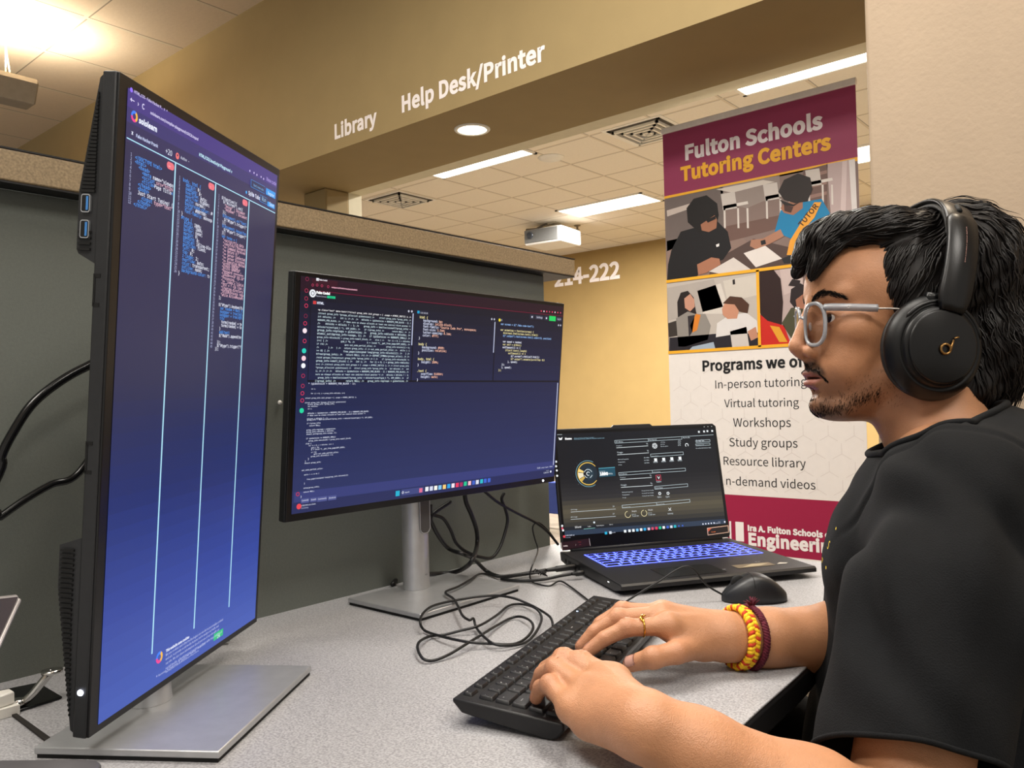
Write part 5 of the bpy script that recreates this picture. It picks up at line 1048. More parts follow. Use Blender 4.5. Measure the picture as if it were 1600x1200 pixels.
# ------------------------------------------------------------------ modelling by smooth distance fields
def smin(a, b, k):
    h = np.clip(.5+.5*(b-a)/k, 0, 1); return b*(1-h)+a*h-k*h*(1-h)
def smax(a, b, k): return -smin(-a, -b, k)
def f_ell(P, c, r, R=None):
    q = P-np.asarray(c, np.float32)
    if R is not None: q = q @ R
    r = np.asarray(r, np.float32); k0 = np.linalg.norm(q/r, axis=1); k1 = np.linalg.norm(q/(r*r), axis=1)
    return k0*(k0-1)/np.maximum(k1, 1e-9)
def f_cone(P, a, b, ra, rb):
    a = np.asarray(a, np.float32); b = np.asarray(b, np.float32); ba = b-a; q = P-a
    h = np.clip(q @ ba/max(1e-12, float(ba @ ba)), 0, 1)
    return np.linalg.norm(q-h[:, None]*ba, axis=1)-(ra+(rb-ra)*h)
class Field:
    """ordered list of solids; k is the blend width"""
    def __init__(s): s.ops = []
    def ell(s, c, r, k=.01, R=None, op=1): s.ops.append((op, k, lambda P: f_ell(P, c, r, R))); return s
    def cone(s, a, b, ra, rb, k=.01, op=1): s.ops.append((op, k, lambda P: f_cone(P, a, b, ra, rb))); return s
    def chain(s, pts, rads, k=.01):
        for i in range(len(pts)-1): s.cone(pts[i], pts[i+1], rads[i], rads[i+1], k)
        return s
    def fn(s, g, k=.01, op=1): s.ops.append((op, k, g)); return s
    def __call__(s, P):
        P = np.asarray(P, np.float32); d = None
        for op, k, g in s.ops:
            v = g(P)
            if op == 2: d = d+v
            elif d is None: d = v
            elif op == 1: d = smin(d, v, k)
            elif op == -1: d = smax(d, -v, k)
        return d
    def grad(s, P, e=.0008):
        P = np.asarray(P, np.float32)
        G = np.stack([s(P+e*np.eye(3, dtype=np.float32)[i])-s(P-e*np.eye(3, dtype=np.float32)[i]) for i in range(3)], 1)
        return G/np.maximum(np.linalg.norm(G, axis=1, keepdims=True), 1e-9)
def surface(F, lo, hi, h):
    """surface nets on a narrow band -> (verts, quads)"""
    lo = np.asarray(lo, np.float32); n = np.maximum(2, np.ceil((np.asarray(hi)-lo)/h).astype(int)+1); C4 = 4
    nc = n//C4+2
    g = np.stack(np.meshgrid(*[np.arange(m) for m in nc], indexing='ij'), -1).reshape(-1, 3)
    dc = F(lo+g.astype(np.float32)*h*C4)
    near = np.abs(dc) < h*C4*1.9
    D = np.repeat(np.repeat(np.repeat(dc.reshape(nc), C4, 0), C4, 1), C4, 2)
    D = np.where(D > 0, 1, -1).astype(np.float32)*.1
    blk_ = g[near]
    loc = np.stack(np.meshgrid(*[np.arange(C4)]*3, indexing='ij'), -1).reshape(-1, 3)-C4//2
    idx = (blk_[:, None, :]*C4+loc[None]).reshape(-1, 3)
    ok = np.all((idx >= 0) & (idx < np.array(D.shape)), axis=1); idx = idx[ok]
    D = np.where(np.roll(np.roll(np.roll(D, -(C4//2), 0), -(C4//2), 1), -(C4//2), 2) > 9, D, D)  # sign field
    S = np.empty_like(D); 
    ii = [np.clip((np.arange(D.shape[a])+C4//2)//C4, 0, nc[a]-1) for a in range(3)]
    S = np.where(dc.reshape(nc)[np.ix_(*ii)] > 0, .1, -.1).astype(np.float32)
    for b in range(0, len(idx), 400000):
        j = idx[b:b+400000]; S[j[:, 0], j[:, 1], j[:, 2]] = F(lo+j.astype(np.float32)*h)
    D = S
    sg = D < 0
    corners = [(i, j, k) for i in (0, 1) for j in (0, 1) for k in (0, 1)]
    def sl(a, o): return a[o[0]:a.shape[0]-1+o[0], o[1]:a.shape[1]-1+o[1], o[2]:a.shape[2]-1+o[2]]
    cnt = sum(sl(sg, c).astype(np.int8) for c in corners)
    act = (cnt > 0) & (cnt < 8); cell = np.argwhere(act)
    vid = -np.ones(act.shape, np.int32); vid[act] = np.arange(len(cell))
    acc = np.zeros((len(cell), 3), np.float32); num = np.zeros(len(cell), np.float32)
    for a in corners:
        for ax in range(3):
            if a[ax]: continue
            b = list(a); b[ax] = 1
            da = D[cell[:, 0]+a[0], cell[:, 1]+a[1], cell[:, 2]+a[2]]; db = D[cell[:, 0]+b[0], cell[:, 1]+b[1], cell[:, 2]+b[2]]
            m_ = (da < 0) != (db < 0); t_ = np.where(m_, da/np.where(m_, da-db, 1), 0)
            p = np.tile(np.array(a, np.float32), (len(cell), 1)); p[:, ax] = t_
            acc[m_] += p[m_]; num[m_] += 1
    V = lo+(cell+acc/np.maximum(num, 1)[:, None])*h
    Q = []
    for ax in range(3):
        o = [0, 0, 0]; o[ax] = 1; u, v = [q for q in range(3) if q != ax]
        A = sg[:-1, :-1, :-1] if False else sg
        s0 = [slice(1, -1)]*3; s0[ax] = slice(0, -1); s1 = [slice(1, -1)]*3; s1[ax] = slice(1, None)
        e = np.argwhere(A[tuple(s0)] != A[tuple(s1)])
        if not len(e): continue
        base = e+1; base[:, ax] = e[:, ax]
        ins = A[base[:, 0], base[:, 1], base[:, 2]]
        q = []
        for du, dv in ((0, 0), (-1, 0), (-1, -1), (0, -1)):
            c = base.copy(); c[:, u] += du; c[:, v] += dv; q.append(vid[c[:, 0], c[:, 1], c[:, 2]])
        q = np.stack(q, 1)
        flip = ins if ax != 1 else ~ins
        q[~flip] = q[~flip][:, ::-1]
        Q.append(q[np.all(q >= 0, axis=1)])
    Q = np.concatenate(Q)
    return V, Q
def np_mesh(name, V, Q, smooth=True):
    me = bpy.data.meshes.new(name); me.vertices.add(len(V)); me.vertices.foreach_set('co', np.asarray(V, np.float32).ravel())
    k = Q.shape[1]; me.loops.add(Q.size); me.loops.foreach_set('vertex_index', Q.ravel().astype(np.int32))
    me.polygons.add(len(Q)); me.polygons.foreach_set('loop_start', np.arange(0, Q.size, k, dtype=np.int32))
    me.update(calc_edges=True); me.validate()
    if smooth: me.polygons.foreach_set('use_smooth', np.ones(len(me.polygons), bool))
    return me
def relax(V, Q, it=2, lam=.5):
    for _ in range(it):
        acc = np.zeros_like(V); n = np.zeros(len(V), np.float32)
        for a in range(4):
            for b in (1, 3): np.add.at(acc, Q[:, a], V[Q[:, (a+b) % 4]]); np.add.at(n, Q[:, a], 1)
        V = V+(acc/np.maximum(n, 1)[:, None]-V)*lam
    return V
def vcol(me, cols, name='Col'):
    at = me.color_attributes.new(name, 'FLOAT_COLOR', 'POINT'); buf = np.ones((len(me.vertices), 4), np.float32); buf[:, :3] = cols; at.data.foreach_set('color', buf.ravel())

# ------------------------------------------------------------------ the person
HS = .001*.91*K                                     # head units: millimetres
HO = np.array([-.2805, 1.0075, .0682])*K; HE = np.array(eul(math.radians(222.6), math.radians(-1.0), math.radians(1.0)))
def hp(x, y, z): return HO+HE @ (np.array([x, y, z], float)*HS)          # head -> room
def to_head(P): return ((np.asarray(P)-HO) @ HE)/HS
def kk(*p): return np.array(p, float)*K
head = Field()
head.ell((-6, 0, 54), (96, 73, 76), 8).ell((24, 0, 58), (76, 65, 60), 14).ell((44, 0, -8), (54, 56, 66), 18)
head.ell((38, 0, -60), (50, 50, 44), 18)
for s in (1, -1):
    head.cone((-2, s*54, -42), (64, s*24, -96), 15, 13, 16)               # jaw line
    head.ell((62, s*44, 0), (22, 20, 20), 16)                             # cheekbone
    head.ell((70, s*30, -42), (22, 20, 28), 16)
    head.cone((84, s*10, 45), (70, s*44, 44), 13, 10, 10)                 # brow ridge
head.ell((74, 0, -95), (22, 22, 17), 12).ell((85, 0, -94), (13, 15, 12), 8)
head.ell((79, 0, -58), (20, 27, 26), 14)
for s in (1, -1): head.ell((93, s*31, 17), (15, 19, 14), 10, op=-1)       # eye sockets
head.cone((94, 0, 36), (115, 0, -15), 7.5, 9, 9).ell((115, 0, -20), (10, 10.5, 9.5), 6)
for s in (1, -1): head.ell((101, s*14, -26), (12, 8.5, 9), 6)
head.cone((112, 0, -28), (99, 0, -36), 6, 6, 5)
for s in (1, -1): head.ell((106, s*6.5, -36), (6.5, 3.4, 4.5), 2.5, op=-1)
head.cone((99, 0, -38), (98, 0, -48), 5.5, 5, 6)
head.ell((97.5, 0, -53), (8.5, 22, 5.4), 4).ell((86, 0, -57), (14, 27, 9), 6)
head.ell((96.5, 0, -66), (8.5, 19, 6.4), 4)
head.cone((110, -22, -59.3), (110, 22, -59.3), 1.5, 1.5, 1, op=1) if False else None
head.fn(lambda P: np.linalg.norm(np.stack([(P[:, 0]-100)/12, (P[:, 1])/26, (P[:, 2]+59.4+np.abs(P[:, 1])*.045)/1.7], 1), axis=1)*1.7-1.7, 1.6, op=-1)
head.ell((101, 0, -79), (8, 15, 6), 6, op=-1)
for s in (1, -1):
    head.ell((78, s*33, 15), (14.2, 14.5, 14), 4)                         # lids over the eyeball
    head.ell((92, s*35, 13.6), (10, 15, 5.4), 2, op=-1)
    head.ell((-6, s*73, -4), (20, 7, 30), 5)                              # ears (under the cups)
NB = to_head(kk(-.215, 1.000, -.075)); NB2 = to_head(kk(-.195, 1.000, -.16))
head.cone((-18, 0, -22), NB, 55, 60, 24).cone(NB, NB2, 60, 70, 20).cone((2, 0, -70), NB+np.array([20, 0, -6]), 34, 36, 16).ell((46, 0, -98), (38, 33, 17), 12)
hV, hQ = surface(head, (-118, -92, -260), (140, 92, 142), 2.0)
hV = relax(hV, hQ, 1, .35)

# arms and hands (room units before K)
SHL, SHR = np.array([-.180, .835, -.115]), np.array([-.225, 1.185, -.115])
ELL, ELR = np.array([-.176, .622, -.335]), np.array([-.262, .985, -.285])
WRL, WRR = np.array([-.3083, .5041, -.2380]), np.array([-.383, .787, -.2535])
LH_ = {'i': [(-.3735, .5625, -.2345), (-.4082, .5615, -.2254), (-.4286, .5595, -.2396), (-.4390, .5597, -.2580)], 'm': [(-.3796, .5531, -.2319), (-.4249, .5587, -.2255), (-.4478, .5641, -.2404), (-.4588, .5682, -.2580)], 'r': [(-.3845, .5344, -.2378), (-.4243, .5465, -.2303), (-.4464, .5560, -.2423), (-.4588, .5628, -.2580)], 'p': [(-.3865, .5166, -.2461), (-.4167, .5280, -.2368), (-.4332, .5365, -.2447), (-.4443, .5438, -.2585)], 't': [(-.333, .538, -.253), (-.372, .582, -.266), (-.408, .600, -.268), (-.435, .610, -.264)]}
RH_ = {'i': [(-.4170, .7252, -.2336), (-.4483, .6969, -.2342), (-.4658, .6821, -.2442), (-.4789, .6715, -.2570)], 'm': [(-.4316, .7387, -.2286), (-.4667, .7088, -.2297), (-.4857, .6938, -.2435), (-.4973, .6851, -.2589)], 'r': [(-.4419, .7559, -.2313), (-.4754, .7304, -.2277), (-.4942, .7170, -.2415), (-.5050, .7098, -.2581)], 'p': [(-.4480, .7700, -.2385), (-.4800, .7610, -.2380), (-.4985, .7550, -.2475), (-.5120, .7510, -.2590)], 't': [(-.398, .760, -.2560), (-.4012, .7120, -.2540), (-.4145, .6900, -.2560), (-.4390, .6875, -.2660)]}
FR = {'i': (.0098, .0087, .0076, .0068), 'm': (.0100, .0088, .0078, .0069), 'r': (.0096, .0083, .0074, .0066), 'p': (.0088, .0073, .0064, .0058), 't': (.0135, .0112, .0100, .0082)}
def hand_field(H, W, EL, up):
    F = Field(); W = np.asarray(W)
    F.cone(EL, EL+(W-EL)*.35, .0385, .0400, .02).cone(EL+(W-EL)*.35, EL+(W-EL)*.8, .0400, .0285, .02).cone(EL+(W-EL)*.8, W, .0285, .0245, .015)
    m = {k: np.array(v) for k, v in H.items()}
    for k, rr in (('i', .0116), ('m', .0128), ('r', .0122), ('p', .0115)): F.cone(W+(m[k][0]-W)*.12, m[k][0], .0160, rr-.0010, .012)
    pc = (m['i'][0]+m['p'][0]+m['m'][0]+m['r'][0])/4
    F.cone(W, W+(pc-W)*.85-up*.006, .0180, .0165, .014)
    F.cone(W+(m['t'][0]-W)*.3, m['t'][0], .0165, .0150, .014).cone(W-up*.004+(m['p'][0]-W)*.2, W-up*.008+(m['p'][0]-W)*.75, .0150, .0125, .014)
    F.cone(m['t'][0], m['t'][1], .0150, FR['t'][1], .010).cone(m['t'][0], m['i'][0]-up*.006, .0110, .0080, .012)
    for k in 'imrp':
        for j in range(3): F.cone(m[k][j], m[k][j+1], FR[k][j], FR[k][j+1], .0022 if j else .005)
        F.ell(m[k][0]+up*.0015, (.0092,)*3, .010); F.ell(m[k][1]+up*.0012, (FR[k][1]*1.02,)*3, .004)
    for k in 'imr': F.cone(W+(m[k][0]-W)*.45+up*.0135, m[k][0]+up*.0095, .0016, .0020, .006)          # tendons
    for k in 'imrp':
        for j in (1, 2):                                                                               # knuckle folds
            ax_ = m[k][j+1]-m[k][j-1]; ax_ = ax_/np.linalg.norm(ax_); sd_ = np.cross(ax_, up); sd_ /= np.linalg.norm(sd_); c_ = m[k][j]+np.cross(sd_, ax_)*FR[k][j]*1.04
            for o_ in (-.0022, .0022): F.cone(c_+ax_*o_-sd_*.004, c_+ax_*o_+sd_*.004, .0005, .0005, .0012, op=-1)
    for j in (1, 2): F.cone(m['t'][j], m['t'][j+1], FR['t'][j], FR['t'][j+1], .003)
    F.ell(m['t'][2], (FR['t'][2]*1.05,)*3, .004)
    return F
upv = np.array([0, 0, 1.0])
FL, FRr = hand_field(LH_, WRL, ELL, upv), hand_field(RH_, WRR, ELR, upv)
FL.cone(SHL, ELL, .050, .040, .02); FRr.cone(SHR, ELR, .050, .038, .02)
lV, lQ = surface(FL, (-.475, .46, -.40), (-.10, .90, -.04), .0017)
rV, rQ = surface(FRr, (-.54, .64, -.35), (-.15, 1.26, -.04), .0018)
lV = relax(lV, lQ, 1, .4); rV = relax(rV, rQ, 1, .4)
body = Field()
CH, AB, PV = np.array([-.200, .995, -.225]), np.array([-.160, 1.0, -.40]), np.array([-.090, 1.0, -.545])
body.ell(CH, (.098, .160, .17), .03).ell(AB, (.100, .150, .15), .05).ell(PV, (.12, .16, .11), .05)
body.cone(SHL, np.array([-.215, 1.0, -.085]), .050, .052, .04).cone(SHR, np.array([-.215, 1.0, -.085]), .050, .052, .04)
HPL, HPR, KNL, KNR = np.array([-.10, .915, -.555]), np.array([-.10, 1.085, -.555]), np.array([-.475, .88, -.500]), np.array([-.475, 1.13, -.500])
ANL, ANR = np.array([-.50, .88, -.85]), np.array([-.46, 1.13, -.85])
for h_, k_, a_ in ((HPL, KNL, ANL), (HPR, KNR, ANR)): body.cone(h_, k_, .075, .050, .04).cone(k_, a_, .050, .034, .03)
bV, bQ = surface(body, (-.60, .68, -.90), (.08, 1.32, -.01), .009)
hVw = HO+(hV*HS) @ HE.T
V = np.concatenate([hVw, lV*K, rV*K, bV*K]); o1, o2, o3 = len(hV), len(hV)+len(lV), len(hV)+len(lV)+len(rV)
Q = np.concatenate([hQ, lQ+o1, rQ+o2, bQ+o3])
person_o = Vector((PV[0]*K, PV[1]*K, FLOOR))
def skin_mat():
    m = bpy.data.materials.new('skin'); m.use_nodes = True; nt = m.node_tree; b = nt.nodes['Principled BSDF']; N = nt.nodes.new; Lk = nt.links.new
    a = N('ShaderNodeAttribute'); a.attribute_name = 'Col'; tc = N('ShaderNodeTexCoord')
    n = N('ShaderNodeTexNoise'); n.inputs['Scale'].default_value = 55; n.inputs['Detail'].default_value = 6; Lk(tc.outputs['Object'], n.inputs[0])
    r = N('ShaderNodeMapRange'); r.inputs[3].default_value = .86; r.inputs[4].default_value = 1.13; Lk(n.outputs['Fac'], r.inputs[0])
    s = N('ShaderNodeVectorMath'); s.operation = 'SCALE'; Lk(a.outputs['Color'], s.inputs[0]); Lk(r.outputs[0], s.inputs['Scale']); Lk(s.outputs[0], b.inputs['Base Color'])
    b.inputs['Roughness'].default_value = .47; b.inputs['Specular IOR Level'].default_value = .42
    b.inputs['Subsurface Weight'].default_value = .06; b.inputs['Subsurface Radius'].default_value = (1, .4, .2); b.inputs['Subsurface Scale'].default_value = .006
    v = N('ShaderNodeTexVoronoi'); v.inputs['Scale'].default_value = 900; Lk(tc.outputs['Object'], v.inputs[0])
    n2 = N('ShaderNodeTexNoise'); n2.inputs['Scale'].default_value = 260; n2.inputs['Detail'].default_value = 4; Lk(tc.outputs['Object'], n2.inputs[0])
    ad = N('ShaderNodeMath'); ad.operation = 'MULTIPLY_ADD'; Lk(v.outputs['Distance'], ad.inputs[0]); ad.inputs[1].default_value = .5; Lk(n2.outputs['Fac'], ad.inputs[2])
    bp = N('ShaderNodeBump'); bp.inputs['Strength'].default_value = .5; bp.inputs['Distance'].default_value = .0009; Lk(ad.outputs[0], bp.inputs['Height']); Lk(bp.outputs[0], b.inputs['Normal'])
    return m
SK = np.array(lin('#b27f5c')); col = np.tile(SK, (len(V), 1))
def blend(mask, c): 
    global col
    col = col*(1-mask[:, None])+np.array(lin(c))*mask[:, None]
def gz(x, s): return np.exp(-.5*(x/s)**2)
Hc = to_head(V); isH = np.zeros(len(V)); isH[:o1] = 1
x, y, z = Hc[:, 0], Hc[:, 1], Hc[:, 2]
blend(isH*.55*np.clip((x-40)/40, 0, 1)*gz(z+56, 5.5)*0, '#7a4a44')
lipm = isH*np.clip((x-88)/6, 0, 1)*np.clip(1.25-(np.abs(y)/24)**2-np.abs(z+59.5)/12.5, 0, 1); blend(np.clip(lipm*3, 0, .85), '#8e5349')
jawm = isH*np.clip((-46-z-(18-x)*.0)/26, 0, 1)*np.clip((z+150)/30, 0, 1)*np.clip((np.abs(y)-6)/30+.5, 0, 1)*np.clip((x+10)/30, 0, 1)
blend(np.clip(jawm*.42*(1-np.clip(lipm*3, 0, 1)), 0, 1), '#4f3628')
chinm = isH*gz(x-84, 22)*gz(y, 26)*gz(z+104, 15); blend(np.clip(chinm*.8, 0, .7), '#2f211a')
tach = isH*np.clip((x-84)/8, 0, 1)*gz(z+44-np.abs(y)*.10*0+np.clip(np.abs(y)-10, 0, 40)*.55, 4.5)*np.clip((34-np.abs(y))/8, 0, 1); blend(np.clip(tach*1.1, 0, .85), '#241912')
eyem = isH*gz(x-80, 16)*gz(np.abs(y)-32, 16)*gz(z-8, 10); blend(eyem*.35, '#7d4f3c')
nosem = isH*gz(x-112, 10)*gz(y, 13)*gz(z+22, 10); blend(nosem*.3, '#b0705a')
for off, H in ((o1, LH_), (o2, RH_)):
    end = o2 if off == o1 else o3
    P_ = V[off:end]/K; mk = np.zeros(len(V))
    for k in H:
        for j, s_ in ((1, .009), (2, .007), (3, .0085)): mk[off:end] = np.maximum(mk[off:end], np.exp(-.5*(np.linalg.norm(P_-np.array(H[k][j]), axis=1)/s_)**2)*(.35 if j < 3 else .5))
    blend(mk, '#b0735c')
me = np_mesh('person', V-np.array(person_o), Q); vcol(me, col)
person = link('person', me, skin_mat()); person.location = person_o
tag(person, 'young man with dark wavy hair in a black t-shirt typing, wearing headphones', 'person')
def child(o): return adopt(o, person)

# eyes
eyew = mat('eye_white', '#d9d2cb', .15, noise=.02, coat=.4); iris = mat('eye_iris', '#22140d', .1, coat=.6)
for s in (1, -1):
    a = MB(); c = hp(77.5, s*33, 14.2); gd = (HE @ np.array([.97, .18, .02])); gd /= np.linalg.norm(gd)
    zq = Vector(gd).to_track_quat('Z', 'Y').to_matrix().to_4x4(); M = Matrix.Translation(c) @ zq; r = 12.4*HS
    prof = [(r*math.sin(t_), r*math.cos(t_)) for t_ in [math.pi*i/24 for i in range(25)]]
    a.lathe(prof, 28, M=M, cap=False); bmesh.ops.recalc_face_normals(a.bm, faces=a.bm.faces[:])
    for f in a.bm.faces:
        if (f.calc_center_median()-Vector(c)).normalized().dot(Vector(gd)) > math.cos(.47): f.material_index = 1
    child(a.build('eye', [eyew, iris]))
# finger nails
nailm = mat('nail', '#e3b6a4', .3, coat=.3)
def nail(p_dip, p_tip, r, up):
    dv = Vector(p_tip)-Vector(p_dip); L_ = dv.normalized(); n_ = (Vector(up)-L_*Vector(up).dot(L_)).normalized(); s_ = L_.cross(n_)
    a = MB(); g_ = []
    for i in range(7):
        rowv = []
        for j in range(7):
            u_, v_ = i/6, (j/6-.5)*2; wdt = .78*r*(1-.25*abs(u_-.45)**2*2); an = v_*wdt/r
            p = Vector(p_tip)+L_*(-.0095+.0125*u_*(1-.12*v_*v_))+s_*math.sin(an)*r+n_*(math.cos(an)*r*(1.05-.16*max(0, u_-.55)))
            rowv.append(a.bm.verts.new(p*K))
        g_.append(rowv)
    for i in range(6):
        for j in range(6): f = a.bm.faces.new((g_[i][j], g_[i][j+1], g_[i+1][j+1], g_[i+1][j])); f.smooth = True
    bmesh.ops.solidify(a.bm, geom=a.bm.faces[:], thickness=.0006)
    child(a.build('fingernail', nailm))
for H, th in ((LH_, (0, .4, .9)), (RH_, (.30, -.80, .75))):
    for k in 'imrp':
        dvec = np.array(H[k][3])-np.array(H[k][2]); fw = np.array([-1, -.1, .35]); nail(H[k][2], H[k][3], FR[k][3], fw)
    nail(H['t'][2], H['t'][3], FR['t'][3]*1.06, th)

# ------------------------------------------------------------------ clothes
cloth = mat('black_jersey', '#0d0e10', .92, spec=.22, noise=.12, scale=60, bump=.35, bscale=700)
shirt = Field()
shirt.ell(CH+np.array([-.012, -.01, 0]), (.128, .182, .185), .03).ell(AB+np.array([-.045, -.045, .0]), (.150, .190, .17), .06).ell(PV+np.array([-.005, 0, .02]), (.135, .175, .10), .06)
NBc = np.array([-.212, 1.0, -.082])
shirt.cone(SHL+np.array([0, .015, .008]), NBc, .060, .060, .035).cone(SHR+np.array([0, -.015, .008]), NBc, .060, .060, .035)
shirt.ell(np.array([-.15, .96, -.16]), (.10, .16, .13), .05)
SLD = ELL-SHL; SRD = ELR-SHR
shirt.cone(SHL+np.array([.008, .012, .0]), SHL+SLD*.35+np.array([.006, 0, 0]), .068, .070, .035).cone(SHL+SLD*.35+np.array([.000, 0, 0]), SHL+SLD*.98+np.array([-.006, .004, .0]), .071, .067, .03)
shirt.cone(SHR, SHR+SRD*.7, .066, .062, .035)
def folds(P):
    a = P-np.array(SHL, np.float32); d_ = np.array(SLD/np.linalg.norm(SLD), np.float32); t_ = a @ d_; w_ = np.exp(-.5*((t_-.10)/.09)**2)*np.exp(-.5*(np.linalg.norm(a-t_[:, None]*d_, axis=1)/.09)**2)
    n1 = np.sin(P[:, 0]*75+P[:, 2]*48+np.sin(P[:, 1]*40)*1.6+P[:, 1]*22)*np.sin(P[:, 2]*26+P[:, 0]*18+1.1)
    n2 = np.sin(P[:, 2]*62-P[:, 1]*34+np.sin(P[:, 0]*33)*2)*np.sin(P[:, 1]*19+P[:, 0]*27)
    return .0042*n1*(.35+w_)+.0034*n2
shirt.fn(folds, op=2)
def seam(P):     # armhole seam, a shallow welt around the shoulder, and the double-stitched shoulder seam
    q = P-np.array(SHL+np.array([.004, .030, -.02]), np.float32); nrm_ = np.array([.10, -.93, -.34], np.float32); nrm_ /= np.linalg.norm(nrm_); dd = q @ nrm_
    near_ = np.exp(-(np.linalg.norm(q, axis=1)/.105)**6)
    s1 = (.0042*np.exp(-.5*(dd/.0034)**2)-.0020*np.exp(-.5*((dd+.009)/.005)**2))*near_
    p0 = SHL+np.array([.012, .028, .06]); p1 = np.array([-.195, .955, -.02]); e = (p1-p0); L_ = np.linalg.norm(e); e = e/L_; r_ = P-np.array(p0, np.float32); t_ = r_ @ np.array(e, np.float32)
    pn = np.array([1.0, .15, .1], np.float32); pn /= np.linalg.norm(pn); dl = r_ @ pn; m_ = (t_ > -.005) & (t_ < L_+.05) & (P[:, 2] > -.13)
    s2 = np.where(m_, .0034*np.exp(-.5*((dl-.007)/.0028)**2)+.0034*np.exp(-.5*((dl+.007)/.0028)**2), 0)
    return s1+s2
shirt.fn(seam, op=2)
sV, sQ = surface(shirt, (-.42, .50, -.62), (.06, 1.36, .03), .0026)
sV = relax(sV, sQ, 1, .4)
me = np_mesh('tshirt', sV*K, sQ); bm = bmesh.new(); bm.from_mesh(me)
def cut(bm, co, no, keep_r=None, centre=None):
    """trim an opening: everything beyond the plane, within reach of its centre"""
    fs = [f for f in bm.faces if keep_r is None or (f.calc_center_median()-Vector(centre)).length < keep_r]
    geom = list({v for f in fs for v in f.verts})+list({e for f in fs for e in f.edges})+fs
    bmesh.ops.bisect_plane(bm, geom=geom, plane_co=co, plane_no=no, clear_outer=False)
    dl = [f for f in bm.faces if (keep_r is None or (f.calc_center_median()-Vector(centre)).length < keep_r) and (f.calc_center_median()-Vector(co)).dot(Vector(no)) > 1e-6]
    bmesh.ops.delete(bm, geom=dl, context='FACES')
sl_c = (SHL+SLD*.775)*K; sl_n = Vector(SLD).normalized()+Vector((.16, .05, -.22)); sl_n.normalize()
cut(bm, Vector(sl_c), sl_n, .16, sl_c+np.array(SLD)*.2)
sr_c = (SHR+SRD*.64)*K; cut(bm, Vector(sr_c), Vector(SRD).normalized(), .12, sr_c+np.array(SRD)*.2)
nk_c = np.array(NB*1.0); nkw = hp(*NB); nk_n = Vector((-.36, -.10, .93)).normalized()
NKP = Vector(kk(-.210, .998, -.038)); cut(bm, NKP, nk_n, .17, NKP+nk_n*.06)
hem_z = -.565*K; cut(bm, Vector((0, 0, hem_z)), Vector((0, 0, -1)))
bmesh.ops.delete(bm, geom=[v for v in bm.verts if not v.link_faces], context='VERTS')
for f in bm.faces: f.smooth = True
bm.to_mesh(me); bm.free()
ts = link('tshirt', me, cloth); md = ts.modifiers.new('thickness', 'SOLIDIFY'); md.thickness = .0022; md.offset = -1; child(ts)
# ribbed collar, sleeve hem welts, from the trimmed rims
def rims(me):
    bm = bmesh.new(); bm.from_mesh(me); be = [e for e in bm.edges if len(e.link_faces) == 1]; loops = []
    adj = {}
    for e in be:
        for v in e.verts: adj.setdefault(v.index, []).append(e.other_vert(v).index)
    co = {v.index: v.co.copy() for v in bm.verts if v.index in adj}; seen = set()
    for s_ in adj:
        if s_ in seen: continue
        L_ = [s_]; seen.add(s_); cur = s_
        while True:
            nx = [q for q in adj[cur] if q not in seen]
            if not nx: break
            cur = nx[0]; seen.add(cur); L_.append(cur)
        if len(L_) > 25: loops.append([co[i] for i in L_])
    bm.free(); return loops
def even(L_, n):
    D_ = [0]
    for a_, b_ in zip(L_, L_[1:]+L_[:1]): D_.append(D_[-1]+(b_-a_).length)
    out_ = []; j = 0; LL = L_+L_[:1]
    for i in range(n):
        t_ = D_[-1]*i/n
        while D_[j+1] < t_: j += 1
        f_ = (t_-D_[j])/max(1e-9, D_[j+1]-D_[j]); out_.append(LL[j].lerp(LL[j+1], f_))
    return out_
for L_ in rims(me):
    c = sum(L_, Vector())/len(L_)
    if (c-NKP).length < .1:
        a = MB(); E_ = even(L_, 90)
        for _ in range(4): E_ = [(E_[i-1]+E_[i]*2+E_[(i+1) % 90])/4 for i in range(90)]
        a.tube([p+nk_n*.001 for p in E_], .0046, 10, closed=True); cl = a.build('collar', cloth); adopt(cl, ts)
    elif (c-Vector(sl_c)).length < .08:
        a = MB(); E_ = even(L_, 90)
        for _ in range(4): E_ = [(E_[i-1]+E_[i]*2+E_[(i+1) % 90])/4 for i in range(90)]
        a.tube(E_, .0026, 8, closed=True); adopt(a.build('sleeve_hem', cloth), ts)
# yellow chest print
prn = Draw((0, 0, 0), (0, -1, 0), (0, 0, 1), .0003)
cp_ = at_x(1312, 848, -.30*K)
# trousers, shoes, chair
tr = Field()
for h_, k_, a_ in ((HPL, KNL, ANL), (HPR, KNR, ANR)): tr.cone(h_, k_, .088, .064, .05).cone(k_, a_+np.array([0, 0, .04]), .064, .050, .03)
tr.ell(PV+np.array([0, 0, -.02]), (.13, .172, .10), .05)
tr.fn(lambda P: .003*np.sin(P[:, 0]*60+P[:, 1]*30)*np.sin(P[:, 2]*45), op=2)
tV, tQ = surface(tr, (-.62, .74, -.90), (.08, 1.28, -.40), .007); child(link('trousers', np_mesh('trousers', tV*K, tQ), mat('black_trousers', '#0d0d0f', .85, bump=.2, bscale=600)))
for an in (ANL, ANR):
    sh = Field(); fz = FLOOR/K
    sh.ell(an+np.array([.0, 0, fz+.055-an[2]]), (.05, .042, .05), .02).ell(np.array([an[0]-.085, an[1], fz+.038]), (.085, .044, .036), .03)
    sh.fn(lambda P: -(P[:, 2]-(fz+.002)), .004, op=-1) if False else None
    v_, q_ = surface(sh, an+np.array([-.20, -.07, fz-.02-an[2]]), an+np.array([.08, .07, fz+.13-an[2]]), .005); v_[:, 2] = np.maximum(v_[:, 2], fz+.001)
    child(link('shoe', np_mesh('shoe', v_*K, q_), mat('dark_shoe', '#161618', .6)))

